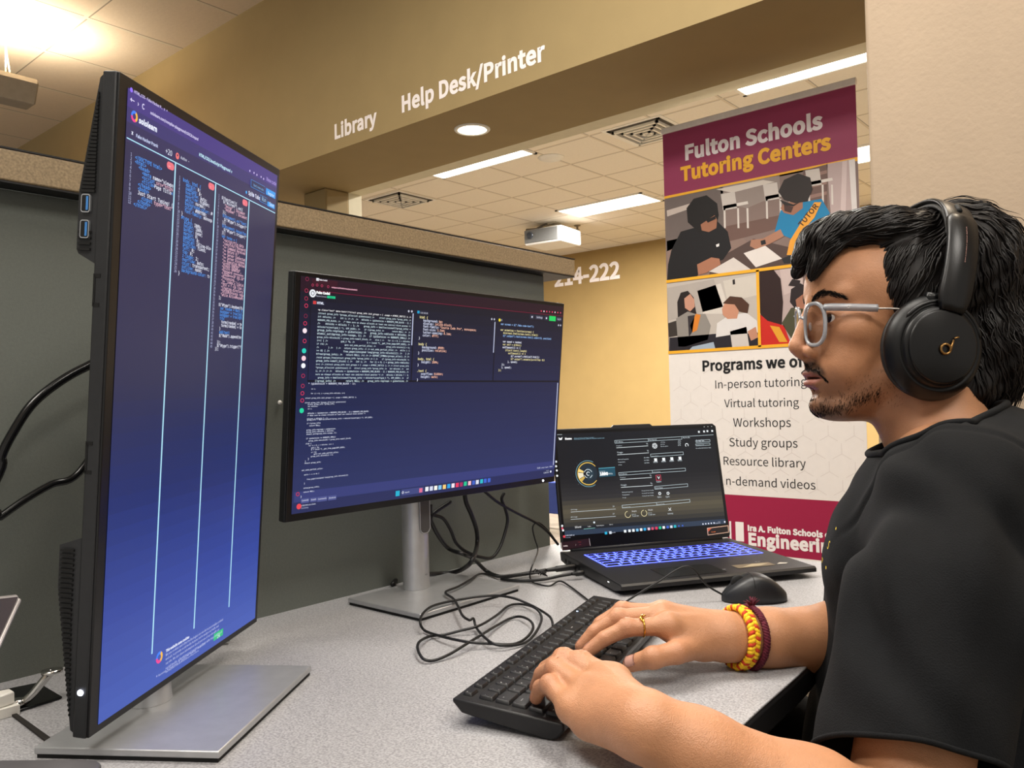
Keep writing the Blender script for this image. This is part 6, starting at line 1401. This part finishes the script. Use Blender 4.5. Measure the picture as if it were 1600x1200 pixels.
# ------------------------------------------------------------------ hair, brows, beard
hairm = bpy.data.materials.new('black_hair'); hairm.use_nodes = True
_b = hairm.node_tree.nodes['Principled BSDF']; _n = hairm.node_tree.nodes.new('ShaderNodeTexNoise'); _n.inputs['Scale'].default_value = 90
_t = hairm.node_tree.nodes.new('ShaderNodeTexCoord'); _r = hairm.node_tree.nodes.new('ShaderNodeValToRGB')
_r.color_ramp.elements[0].color = (.004, .0034, .0034, 1); _r.color_ramp.elements[1].color = (.012, .009, .008, 1)
hairm.node_tree.links.new(_t.outputs['Object'], _n.inputs[0]); hairm.node_tree.links.new(_n.outputs['Fac'], _r.inputs[0]); hairm.node_tree.links.new(_r.outputs[0], _b.inputs['Base Color'])
_b.inputs['Roughness'].default_value = .42; _b.inputs['Specular IOR Level'].default_value = .28
HF = Field()
HF.ell((-28, 0, 56), (82, 82, 86), 8).ell((8, 0, 124), (94, 72, 33), 14).cone((92, 18, 116), (110, 6, 92), 17, 10, 12).cone((86, 34, 106), (106, 26, 70), 15, 5, 10)
HF.cone((88, -24, 112), (100, -30, 84), 15, 7, 12)
HF.ell((-2, 64, 58), (33, 17, 46), 10).ell((-2, -64, 58), (33, 17, 46), 10)
HF.ell((-92, 0, 76), (82, 88, 92), 16).ell((-112, 0, -20), (56, 86, 88), 16).ell((-78, 40, -70), (42, 40, 40), 14).ell((-78, -40, -70), (42, 40, 40), 14)
HF.ell((14, 108, -28), (66, 34, 66), 6, op=-1).ell((14, -108, -28), (66, 34, 66), 6, op=-1)       # room for the ear cups
HF.fn(lambda P: 2.2*np.sin(P[:, 0]*.16+P[:, 2]*.11+P[:, 1]*.05)*np.sin(P[:, 1]*.13+P[:, 2]*.07), op=2)
aV, aQ = surface(HF, (-200, -118, -135), (140, 118, 190), 3.4); aV = relax(aV, aQ, 1, .4)
rng = np.random.default_rng(11)
def strands(roots, dirs, field, L, n, r0, lift0, lift1, wave, seed=0):
    """tapered locks that follow a field's surface; all in head units"""
    rg = np.random.default_rng(seed); N_ = len(roots); P = roots.copy(); pts = []; ph = rg.uniform(0, 6.28, N_); fq = rg.uniform(.05, .12, N_); lf = rg.uniform(lift0, lift1, N_); D0 = None
    for i in range(n):
        t_ = i/(n-1); G = field.grad(P, .8); d_ = field(P)
        P = P-G*(d_-lf*(.25+.75*t_))[:, None]
        pts.append(P.copy())
        dv = dirs(P); dv = dv-G*np.sum(dv*G, 1, keepdims=True)*.85; dv /= np.maximum(np.linalg.norm(dv, axis=1, keepdims=True), 1e-6)
        sd_ = np.cross(dv, G); dv = dv+sd_*(np.sin(ph+i*L/n*fq*2.2)*wave)[:, None]; dv /= np.linalg.norm(dv, axis=1, keepdims=True)
        D0 = dv if D0 is None else D0*.45+dv*.55
        P = P+D0*(L/n)[:, None]
    return np.stack(pts, 1)
def lock_mesh(pts, rad, sides=4):
    """(N,n,3) curves in head units -> tapered tubes in room units"""
    N_, n = pts.shape[:2]; T_ = np.gradient(pts, axis=1); T_ /= np.maximum(np.linalg.norm(T_, axis=2, keepdims=True), 1e-6)
    ref = np.tile(np.array([.31, .77, .55]), (N_, n, 1)); A_ = np.cross(T_, ref); A_ /= np.maximum(np.linalg.norm(A_, axis=2, keepdims=True), 1e-6); B_ = np.cross(T_, A_)
    tp_ = np.linspace(0, 1, n); prof = (np.minimum(1, .45+tp_*3)*(1-tp_**2.2)+.04)
    R_ = (rad[:, None]*prof[None])[..., None]
    ring = np.stack([pts+(A_*math.cos(2*math.pi*k/sides)+B_*.8*math.sin(2*math.pi*k/sides))*R_ for k in range(sides)], 2).reshape(-1, 3)
    idx = np.arange(N_*n*sides).reshape(N_, n, sides); nx = np.roll(idx, -1, 2)
    q = np.stack([idx[:, :-1], nx[:, :-1], nx[:, 1:], idx[:, 1:]], -1).reshape(-1, 4)
    return HO+(ring*HS) @ HE.T, q
def flow(P):
    x, y, z = P[:, 0], P[:, 1], P[:, 2]; s = np.sign(y)
    top = np.clip((z-88)/25, 0, 1)*np.clip((x+60)/40, 0, 1)
    back = np.clip((-50-x)/30, 0, 1); topb = back*np.clip((z-118)/30, 0, 1)
    side = np.clip(1-top-back, 0, 1)
    d = np.stack([.95*top+.42*side-.30*back-1.0*topb, (.30*top*(1-.3*s))+.10*s*back, -(.10+.011*np.clip(x-30, 0, 90))*top-.9*side-.95*back+.55*topb], 1)
    return d
sel = rng.choice(len(aV), 3000, replace=False); roots = aV[sel]
keep = (roots[:, 2] > -112) & ~((roots[:, 0] > 30) & (roots[:, 2] < 66) & (np.abs(roots[:, 1]) < 66))
keep &= ~((np.abs(roots[:, 1]) > 62) & (np.abs(roots[:, 0]-14) < 74) & (np.abs(roots[:, 2]+28) < 74))
roots = roots[keep]; Ln = rng.uniform(38, 80, len(roots)); Ln = np.where(roots[:, 0] > 60, np.minimum(Ln, 46), Ln)
ptsA = strands(roots, flow, HF, Ln, 9, 2, -.6, 3.2, .35, 3)
rb = aV[rng.choice(np.nonzero((aV[:, 0] < -70))[0], 420, replace=False)]
ptsB = strands(rb, flow, HF, rng.uniform(50, 110, len(rb)), 10, 2, 2, 20, .8, 5)[:, :9]
rt = aV[rng.choice(np.nonzero((aV[:, 0] > -10) & (aV[:, 2] > 60))[0], 260, replace=False)]
ptsC = strands(rt, flow, HF, rng.uniform(30, 62, len(rt)), 9, 2, .5, 5, .4, 7)
v1, q1 = lock_mesh(np.concatenate([ptsA, ptsB, ptsC]), np.concatenate([rng.uniform(1.2, 2.5, len(ptsA)), rng.uniform(.5, 1.3, len(ptsB)), rng.uniform(.4, 1.0, len(ptsC))]))
base_v = HO+(aV*HS) @ HE.T
me = np_mesh('hair', np.concatenate([base_v, v1]), np.concatenate([aQ, q1+len(base_v)])); child(link('hair', me, hairm))
beardm = mat('beard_hair', (.010, .0075, .006), .75, spec=.15, noise=.3, scale=200)
def on_skin(P, off=0.0):
    P = np.asarray(P, float)
    for _ in range(4): P = P-head.grad(P, .5)*(head(P)-off)[:, None]
    return P
def beard(name, roots, dirf, L, rad, lift, wave=.2, n=5, seed=1):
    r_ = on_skin(roots); p_ = strands(r_, dirf, head, L, n, 1, lift*.6, lift*1.3, wave, seed)
    v_, q_ = lock_mesh(p_, rad, 3); o = link(name, np_mesh(name, v_, q_), beardm); return child(o)
for s in (1, -1):      # eyebrow
    N_ = 330; t_ = rng.random(N_); c0, c1, c2 = np.array([103, s*12, 37.]), np.array([94, s*30, 48.]), np.array([76, s*52, 38.])
    B_ = ((1-t_)**2)[:, None]*c0+(2*t_*(1-t_))[:, None]*(c1*1.0+np.array([4, 0, 6]))+(t_**2)[:, None]*c2
    B_ += np.stack([0*t_, 0*t_, rng.normal(0, 2.5, N_)*(1-.5*t_)], 1)
    beard('eyebrow', B_, lambda P: np.stack([-.5+0*P[:, 0], s*.8+0*P[:, 0], .35-np.clip((np.abs(P[:, 1])-24)/22, 0, 1.2)], 1), rng.uniform(5, 10, N_), rng.uniform(.3, .55, N_), 1.0, seed=3)
N_ = 560; yy = rng.uniform(-33, 33, N_); ay_ = np.abs(yy)
zz_ = np.where(ay_ < 22, -44-ay_*.16, -47.5-(ay_-22)*1.9)+rng.normal(0, 1.6, N_)
beard('moustache', np.stack([110-ay_*.45, yy, zz_], 1), lambda P: np.stack([.1+0*P[:, 0], np.sign(P[:, 1])*.55, -.8+0*P[:, 0]], 1), rng.uniform(3, 6.5, N_), rng.uniform(.22, .4, N_), .7, seed=5)
N_ = 900; th_ = rng.uniform(-1.35, 1.35, N_); B_ = np.stack([20+74*np.cos(th_), 60*np.sin(th_), -104+12*(1-np.cos(th_))+rng.normal(0, 7, N_)+np.abs(th_)*8], 1)
beard('beard', B_, lambda P: np.stack([.25+0*P[:, 0], np.sign(P[:, 1])*.1, -1+0*P[:, 0]], 1), rng.uniform(3, 8, N_), rng.uniform(.16, .30, N_), 1.0, seed=6)
N_ = 420; B_ = np.stack([rng.uniform(8, 84, N_), rng.choice([-60., 60.], N_), rng.uniform(-98, -40, N_)], 1); B_ = B_[B_[:, 2] < -40-(B_[:, 0]-8)*.35]
beard('stubble', B_, lambda P: np.stack([.3+0*P[:, 0], 0*P[:, 0], -1+0*P[:, 0]], 1), rng.uniform(2, 5, len(B_)), rng.uniform(.10, .18, len(B_)), .6, seed=7)
N_ = 60; B_ = np.stack([rng.normal(99, 2, N_), rng.normal(0, 7, N_), rng.normal(-80, 3, N_)], 1)
beard('soul_patch', B_, lambda P: np.stack([.1+0*P[:, 0], 0*P[:, 0], -1+0*P[:, 0]], 1), rng.uniform(2, 4, N_), rng.uniform(.22, .34, N_), .3, seed=8)

# ------------------------------------------------------------------ things worn
HM = Matrix([[*(HE[i]*HS), HO[i]] for i in range(3)]+[[0, 0, 0, 1]])        # head units -> room
hpb = mat('headphone_black', '#0b0b0c', .34, spec=.4, noise=.08, scale=150, bump=.05, bscale=900); hpc = mat('cup_black', '#0a0a0b', .42, spec=.35, noise=.06); leather = mat('ear_pad', '#1a1918', .55, noise=.1, scale=200, bump=.2, bscale=900)
goldm = mat('gold_mark', '#8f6c3e', .35, .85)
CUP = np.array([-8, 0, -29.])
t = thing('headphones', 'black over-ear headphones on the young man\'s head', 'headphones', hp(-20, 0, -90))
TB = np.array([-.28, 0, .96]); TF = np.array([.96, 0, .28])                 # band leans back
def band(s_):      # s_ in -1..1 from far cup over the crown to near cup: (point, outward normal)
    a_ = s_*1.72; y = 111*math.sin(min(abs(a_), math.pi/2))*np.sign(a_)*(1 if abs(a_) < math.pi/2 else 1); up_ = 184*math.cos(a_)**1 if abs(a_) < math.pi/2 else -25*(abs(a_)-math.pi/2)/.15
    return y, up_
prof_s = np.linspace(-1, 1, 81); cur = []
for s_ in prof_s:
    a_ = s_*math.pi/2; cy_ = 112*np.sign(a_)*abs(math.sin(a_))**.80; cz_ = 30+173*abs(math.cos(a_))**.80
    cur.append((cy_, cz_))
cur = np.array(cur)
def band_pt(i, off, wv):
    p_ = cur[i]; tg = cur[min(i+1, 80)]-cur[max(i-1, 0)]; tg /= np.linalg.norm(tg); nn = np.array([-tg[1], tg[0]]); nn = nn if nn @ (p_-np.array([0, 60])) > 0 else -nn
    q_ = p_+nn*off; return CUP+TB*q_[1]*.965+np.array([0, q_[0], 0])+TF*wv
def sweep(i0, i1, wid, t0, t1, name, m, taper=0):
    a = MB(); rings = []
    for i in range(i0, i1+1):
        k_ = 1-taper*(.5-.5*math.cos(2*math.pi*(i-i0)/(i1-i0))) if taper else 1
        e_ = min(i-i0, i1-i)
        w_ = wid*k_*(1 if not taper or e_ > 2 else (.72, .90, .98)[e_])
        sec = [(t0, -w_+2), (t0, w_-2), (t0+(t1-t0)*.5, w_), (t1, w_-3), (t1+.6, 0), (t1, -w_+3), (t0+(t1-t0)*.5, -w_)]
        rings.append([a.bm.verts.new(HM @ Vector(band_pt(i, o_, v_))) for o_, v_ in sec])
    n_ = 7
    for A_, B_ in zip(rings, rings[1:]):
        for k in range(n_): f = a.bm.faces.new((A_[k], A_[(k+1) % n_], B_[(k+1) % n_], B_[k])); f.smooth = True
    a.bm.faces.new(rings[0][::-1]); a.bm.faces.new(rings[-1]); bmesh.ops.recalc_face_normals(a.bm, faces=a.bm.faces[:])
    return adopt(a.build(name, m), t)
sweep(12, 68, 19.5, 0, 5, 'headband', hpb)
sweep(16, 64, 16.5, -7, -.2, 'band_cushion', leather)
for s, (i0, i1) in ((1, (58, 79)), (-1, (1, 22))):
    arm = sweep(i0, i1, 19.5, -1, 8, 'arm', hpb, .0001)
    a = MB(); i = 65 if s > 0 else 15
    sl = MB(); 
    for (ia, ib) in (((60, 63)) if False else ((53, 56),) if s > 0 else ((24, 27),)):
        pts_ = [HM @ Vector(band_pt(q_, 5.4, 0)) for q_ in range(ia, ib+1)]; sl.tube(pts_, 3.2*HS, 8)
    adopt(sl.build('adjuster_slot', dk), t)
    # ear cup, turned on an axis across the head
    Rz = Matrix.Rotation(-s*math.pi/2, 4, 'X'); Ax = Matrix.Translation(CUP) @ Matrix.Rotation(math.radians(-6), 4, 'Y') @ Matrix.Scale(.93, 4, Vector((1, 0, 0)))
    def ring_mesh(prof, n=56):
        a = MB(); a.lathe([(r_, h_) for r_, h_ in prof], n, M=HM @ Ax @ Rz, cap=True); bmesh.ops.recalc_face_normals(a.bm, faces=a.bm.faces[:]); return a
    pad = [(44+17*1*math.sin(q_)*1.0 if False else 47+13*math.cos(q_), 84+11*math.sin(q_)) for q_ in [2*math.pi*k/16 for k in range(17)]]
    a = MB(); a.lathe(pad, 56, M=HM @ Ax @ Rz, cap=False); bmesh.ops.recalc_face_normals(a.bm, faces=a.bm.faces[:]); adopt(a.build('ear_cushion', leather), t)
    cup = adopt(ring_mesh([(0, 88), (54, 88), (61, 91), (62.5, 95), (61, 100), (57, 106), (52, 110), (49.5, 111), (48.5, 109.5), (47.5, 109.8), (46.5, 113), (45, 115), (0, 115)]).build('ear_cup', hpc), t)
    cap_ = adopt(ring_mesh([(0, 114), (41.5, 114), (43, 116.5), (42.5, 118), (41, 118.8), (0, 119.4)]).build('cap', hpb), cup)
    a = MB(); cc = CUP+np.array([-3, s*121.2, -1.])
    if s > 0:
        MM = HM @ Matrix.Translation(cc) @ Matrix.Rotation(-math.pi/2, 4, 'X') @ Matrix.Rotation(math.pi, 4, 'Z')
        # ring with a rising stroke and a small leaf
        MM = HM @ Matrix.Translation(cc) @ Matrix(((-1, 0, 0, 0), (0, 0, 1, 0), (0, 1, 0, 0), (0, 0, 0, 1)))
        pr = [(5.6*math.cos(q_)-2, 5.6*math.sin(q_)-2, 0) for q_ in [2*math.pi*k/24 for k in range(24)]]
        a.tube([MM @ Vector(p_) for p_ in pr], 1.5*HS, 6, closed=True); a.tube([MM @ Vector((2.6, -5, 0)), MM @ Vector((4.8, 1, 0)), MM @ Vector((7.5, 8.5, 0))], [1.5*HS, 1.5*HS, 1.0*HS], 6); a.tube([MM @ Vector((8.4, 10, 0)), MM @ Vector((13.5, 11.5, 0))], [.9*HS, 1.3*HS], 6)
        adopt(a.build('maker_mark', goldm), cup)
        # raised crescent around the cap
        a = MB(); cr = [HM @ Ax @ Vector((53.5*math.cos(q_), s*108.6, 53.5*math.sin(q_))) for q_ in np.linspace(math.radians(35), math.radians(165), 24)]
        a.tube(cr, [.6*HS]+[2.6*HS]*22+[.6*HS], 8); adopt(a.build('vent_crescent', hpb), cup)
        a = MB(); a.tube([HM @ Ax @ Vector((q_, s*100, 58)) for q_ in (-16, -5, 5, 16)], 6.5*HS, 10); adopt(a.build('swivel_joint', hpb), t)
        # small lettering down the arm
        v_, f_ = glyphs('ACTIVE NOISE CANCELLING', 'sans', 0, 2); L_ = max(p_[0] for p_ in v_); ii0, ii1 = 62.5, 71.0; vs = []
        for px_, py_, _ in v_:
            q_ = ii0+(ii1-ii0)*px_/L_; ia = int(q_); fr_ = q_-ia; P0 = band_pt(ia, 9.4, 0); P1 = band_pt(ia+1, 9.4, 0); vs.append(HO+HE @ ((P0+(P1-P0)*fr_+TF*(py_-.35)*4.6)*HS))
        me = bpy.data.meshes.new('lettering'); me.from_pydata([tuple(p_) for p_ in vs], [], f_); me.update(); adopt(link('lettering', me, mat('rose_print', '#b98d84', .4)), arm)

# clear-framed glasses
clear = mat('clear_acetate', '#bcc1c8', .25, trans=.5, ior=1.46, noise=.02, coat=.5); lensm = bpy.data.materials.new('spectacle_lens'); lensm.use_nodes = True
nt = lensm.node_tree; nt.nodes.remove(nt.nodes['Principled BSDF']); gl = nt.nodes.new('ShaderNodeBsdfGlossy'); gl.inputs['Roughness'].default_value = .03; tr_ = nt.nodes.new('ShaderNodeBsdfTransparent'); mx = nt.nodes.new('ShaderNodeMixShader'); fr_ = nt.nodes.new('ShaderNodeFresnel'); fr_.inputs[0].default_value = 1.25
nz_ = nt.nodes.new('ShaderNodeTexNoise'); nz_.inputs['Scale'].default_value = 20; cr_ = nt.nodes.new('ShaderNodeMapRange'); cr_.inputs[3].default_value = .93; cr_.inputs[4].default_value = .98; nt.links.new(nz_.outputs['Fac'], cr_.inputs[0]); nt.links.new(cr_.outputs[0], tr_.inputs[0])
nt.links.new(fr_.outputs[0], mx.inputs[0]); nt.links.new(tr_.outputs[0], mx.inputs[1]); nt.links.new(gl.outputs[0], mx.inputs[2]); nt.links.new(mx.outputs[0], nt.nodes['Material Output'].inputs[0])
t = thing('eyeglasses', 'clear-framed eyeglasses on the young man\'s face', 'glasses', hp(100, 0, -20))
def gx(y): return 107.5-.0052*y*y
def rimline(s, k=1.0, n=44):
    pts_ = []
    for i in range(n):
        a_ = 2*math.pi*i/n; c_, s_ = math.cos(a_), math.sin(a_); y = 26+18.5*k*np.sign(c_)*abs(c_)**.78; z = 7+25.5*k*np.sign(s_)*abs(s_)**.80-(0.10*(y-27) if s_ < 0 else 0)
        pts_.append(Vector((gx(y), s*y, z)))
    return pts_
frm = MB()
for s in (1, -1):
    pts_ = rimline(s); A_ = MB()
    out_ = []
    for i, p_ in enumerate(pts_):
        c_ = Vector((gx(27), s*27, 7)); rad_ = Vector((0, p_.y-c_.y, p_.z-c_.z)).normalized(); out_.append([p_+rad_*dr+Vector((dx, 0, 0)) for dr, dx in ((-1.2, 1.9), (2.6, 1.9), (3.2, 0), (2.6, -1.9), (-1.2, -1.9), (-1.6, 0))])
    R_ = [[A_.bm.verts.new(HM @ q_) for q_ in sec] for sec in out_]; n_ = len(R_)
    for i in range(n_):
        for k in range(6): f = A_.bm.faces.new((R_[i][k], R_[i][(k+1) % 6], R_[(i+1) % n_][(k+1) % 6], R_[(i+1) % n_][k])); f.smooth = True
    bmesh.ops.recalc_face_normals(A_.bm, faces=A_.bm.faces[:]); adopt(A_.build('rim', clear), t)
    L_ = MB(); vs = [L_.bm.verts.new(HM @ q_) for q_ in rimline(s, .97)]; c_ = L_.bm.verts.new(HM @ Vector((gx(27)+.6, s*27, 7)))
    for i in range(len(vs)): f = L_.bm.faces.new((vs[i], vs[(i+1) % len(vs)], c_)); f.smooth = True
    adopt(L_.build('lens', lensm), t)
    # temple: thick clear front part, then a thin wire-cored arm
    a = MB(); y0 = 50.5
    fr0 = [Vector((gx(44)-0, s*43.5, 26)), Vector((gx(46)-6, s*51, 25.5)), Vector((72, s*64, 23.5)), Vector((44, s*72, 21.5))]
    sp_ = spline(fr0, 6); a.tube([HM @ q_ for q_ in sp_], [4.6*HS]*len(sp_), 4, cap=True); adopt(a.build('temple', clear), t)
    a = MB(); sp_ = spline([Vector((46, s*71.7, 21)), Vector((20, s*74.5, 20)), Vector((-6, s*76.5, 14))], 5); a.tube([HM @ q_ for q_ in sp_], 1.3*HS, 6); adopt(a.build('temple_wire', mat('temple_metal', '#b9b2aa', .3, .7)), t)
    if s > 0:
        a = MB()
        for dx in (-1.6, 1.6): a.tube([HM @ Vector((76+dx+1.5*math.cos(q_), s*(66.2), 24+1.5*math.sin(q_))) for q_ in np.linspace(0, 2*math.pi, 12, endpoint=False)], .35*HS, 5, closed=True)
        adopt(a.build('temple_emblem', mat('emblem_silver', '#f0f0f0', .25, .6)), t)
a = MB(); sp_ = spline([Vector((gx(6), 6.5, 16)), Vector((gx(0)+1.5, 0, 18.5)), Vector((gx(6), -6.5, 16))], 6); a.tube([HM @ q_ for q_ in sp_], 2.3*HS, 8); adopt(a.build('bridge', clear), t)
for s in (1, -1):
    a = MB(); a.lathe([(.0, 1.2), (3.2, .8), (4, 0), (3.2, -.8), (0, -1.2)], 12, M=HM @ Matrix.Translation((100.5, s*8.2, 6)) @ Matrix.Rotation(-s*.9, 4, 'Z') @ Matrix.Rotation(math.pi/2, 4, 'Y') @ Matrix.Scale(1.5, 4, Vector((1, 0, 0)))); adopt(a.build('nose_pad', clear), t)

# gold ring on the near finger of the far hand
def surf_ring(F, c, axis, n, lo=.004, hi=.05):
    """points where rays from an inner point across an axis leave the field"""
    axis = Vector(axis).normalized(); u_ = axis.orthogonal().normalized(); v_ = axis.cross(u_); pts_ = []
    for i in range(n):
        a_ = 2*math.pi*i/n; d_ = np.array(u_*math.cos(a_)+v_*math.sin(a_)); ts_ = np.linspace(lo, hi, 160); vals = F(np.array(c)[None]+ts_[:, None]*d_[None]); k = int(np.argmax(vals > 0)); k = k if vals[k] > 0 else 159
        pts_.append((np.array(c)+d_*ts_[k], d_))
    return pts_
rp0, rp1 = np.array(RH_['i'][0]), np.array(RH_['i'][1]); rc = rp0+(rp1-rp0)*.62; rax = rp1-rp0
pr = surf_ring(FRr, rc, rax, 36, .004, .012)
t = thing('ring', 'gold twig-like ring on the index finger of the far hand', 'ring', Vector(rc)*K)
rr_ = np.mean([np.linalg.norm(p_-rc) for p_, d_ in pr]); gring = mat('gold_ring', '#e0a94a', .22, 1.0)
a = MB(); pts_ = [Vector(rc+d_*min(np.linalg.norm(p_-rc), rr_*1.15)*1.06)*K for p_, d_ in pr]; a.tube(pts_, .0011, 8, closed=True); adopt(a.build('band', gring), t)
a = MB(); topi = max(range(36), key=lambda i: pts_[i].z); axv = Vector(rax).normalized()
a.tube([pts_[(topi-5) % 36]+axv*.001, pts_[(topi-2) % 36]+axv*.003+Vector((0, 0, .001)), pts_[topi]+Vector((0, 0, .0018)), pts_[(topi+3) % 36]-axv*.002+Vector((0, 0, .001)), pts_[(topi+6) % 36]], [.0009, .0014, .0018, .0014, .0009], 8)
a.tube([pts_[topi]+Vector((0, 0, .0015)), pts_[topi]-axv*.004+Vector((0, 0, .0022))], [.0014, .0006], 6); a.tube([pts_[(topi-3) % 36]+Vector((0, 0, .001)), pts_[(topi-3) % 36]+axv*.0045+Vector((0, 0, .002))], [.0012, .0005], 6)
adopt(a.build('twig_ornament', gring), t)
# woven thread bracelet
bc = WRR+(ELR-WRR)*.065; bax = (ELR-WRR)
t = thing('thread_bracelet', 'red and yellow braided thread bracelet on the far wrist', 'bracelet', Vector(bc)*K)
ye, rd, mr = mat('yellow_thread', '#f0c21e', .7, bump=.4, bscale=1500), mat('red_thread', '#c23a14', .7, bump=.4, bscale=1500), mat('maroon_thread', '#5a1226', .8, noise=.4, scale=500, bump=.5, bscale=1500)
bx = Vector(bax).normalized()
def wrap(shift, off, n=160):
    P_ = surf_ring(FRr, bc+np.array(bx)*shift, bax, 48, .008, .05); out_ = []
    for i in range(n):
        q_ = i/n*48; k = int(q_); f_ = q_-k; A_, dA = P_[k]; B_, dB = P_[(k+1) % 48]; out_.append((Vector(A_*(1-f_)+B_*f_), Vector(dA*(1-f_)+dB*f_)))
    return out_
W_ = wrap(-.003, 0)
for ph, m_, nm in ((0, ye, 'yellow_strand'), (2.094, ye, 'yellow_strand'), (4.188, rd, 'red_strand')):
    a = MB(); a.tube([(p_+bx*(.0046*math.sin(2*math.pi*i/160*17+ph))+d_*(.0036+.0020*math.sin(2*(2*math.pi*i/160*17+ph))))*K for i, (p_, d_) in enumerate(W_)], .0028, 7, closed=True); adopt(a.build(nm, m_), t)
W_ = wrap(.0105, 0)
for j in range(3):
    a = MB(); a.tube([(p_+bx*(.0026*math.sin(2*math.pi*i/160*23+j*2.09))+d_*(.0030+.0016*math.cos(2*math.pi*i/160*23+j*2.09)))*K for i, (p_, d_) in enumerate(W_)], .0020, 6, closed=True); adopt(a.build('maroon_strand', mr), t)
top_ = max(W_, key=lambda w_: w_[0].z); a = MB(); rg = np.random.default_rng(2)
for j in range(16):
    e_ = Vector(rg.normal(0, 1, 3)); e_.z = abs(e_.z)+.6; e_.normalize(); a.tube([(top_[0]+top_[1]*.002)*K, (top_[0]+top_[1]*.004)*K+e_*.007, (top_[0]+top_[1]*.004)*K+e_*.014+Vector((0, 0, -.002))], [.0010, .0009, .0004], 5)
adopt(a.build('tassel', mr), t)
# yellow print on the chest
def onto_shirt(P):
    P = np.asarray(P, np.float32)
    for _ in range(6): P = P-shirt.grad(P, .001)*(shirt(P)-.0026)[:, None]
    return P
def march(px, py):
    d_ = ray(px, py)/K; d_ /= np.linalg.norm(d_); ts_ = np.linspace(.5, 1.4, 900); v_ = shirt(ts_[:, None]*d_[None]); k = int(np.argmax(v_ < .002)); return ts_[k]*d_
pc_ = march(1309, 850)
vs, fs = [], []
def put_print(s, x0, z0, size):
    v_, f_ = glyphs(s, 'sans', 0, 3); b_ = len(vs); vs.extend([(pc_[0]-.02, pc_[1]-(x0+p_[0]*size), pc_[2]+z0+p_[1]*size) for p_ in v_]); fs.extend([tuple(i+b_ for i in q_) for q_ in f_])
put_print('.', -.004, .022, .07); put_print('S', -.012, -.006, .036); put_print('TY', -.026, -.026, .019); put_print('.', -.002, -.026, .08)
if vs:
    vv = onto_shirt(vs)*K; me = bpy.data.meshes.new('chest_print'); me.from_pydata([tuple(p_) for p_ in vv], [], fs); me.update(); adopt(link('chest_print', me, mat('yellow_print', '#f2d21c', .6)), ts)
# the chair that carries him
t = thing('office_chair', 'black office chair under the young man', 'chair', (PV[0]*K, PV[1]*K, FLOOR))
st_ = (PV[2]-.118)*K-FLOOR
chm = mat('chair_fabric', '#17171a', .9, bump=.3, bscale=600)
a = MB(); a.prism(rrect(.46, .46, .09, 5), st_-.07, st_, bev=.025); a.build('seat', chm, t)
a = MB(); a.lathe([(.03, .08), (.03, st_-.07)], 16); a.build('gas_column', leg_m if False else MATS['leg_dark'], t)
for k in range(5):
    an = 2*math.pi*k/5+.3; a = MB(); a.tube([(0, 0, .10), (.27*math.cos(an), .27*math.sin(an), .062)], [.026, .016], 8); lg = a.build('leg', MATS['leg_dark'], t)
    a = MB(); a.lathe([(.0, -.012), (.027, -.012), (.030, 0), (.027, .012), (.0, .012)], 16, M=Matrix.Translation((.27*math.cos(an), .27*math.sin(an), .031)) @ Matrix.Rotation(an+math.pi/2, 4, 'Z') @ Matrix.Rotation(math.pi/2, 4, 'Y')); c_ = a.build('castor', dk); c_.parent = lg

# ------------------------------------------------------------------ stand the whole room on its floor (z = 0)
bpy.context.view_layer.update()
for o in list(SC.objects):
    if o.parent is None: o.location.z += EYE
for o in SC.objects:
    if o.parent is None and o.type in {'MESH', 'EMPTY'} and 'label' not in o.keys() and 'kind' not in o.keys(): print('UNTAGGED', o.name)
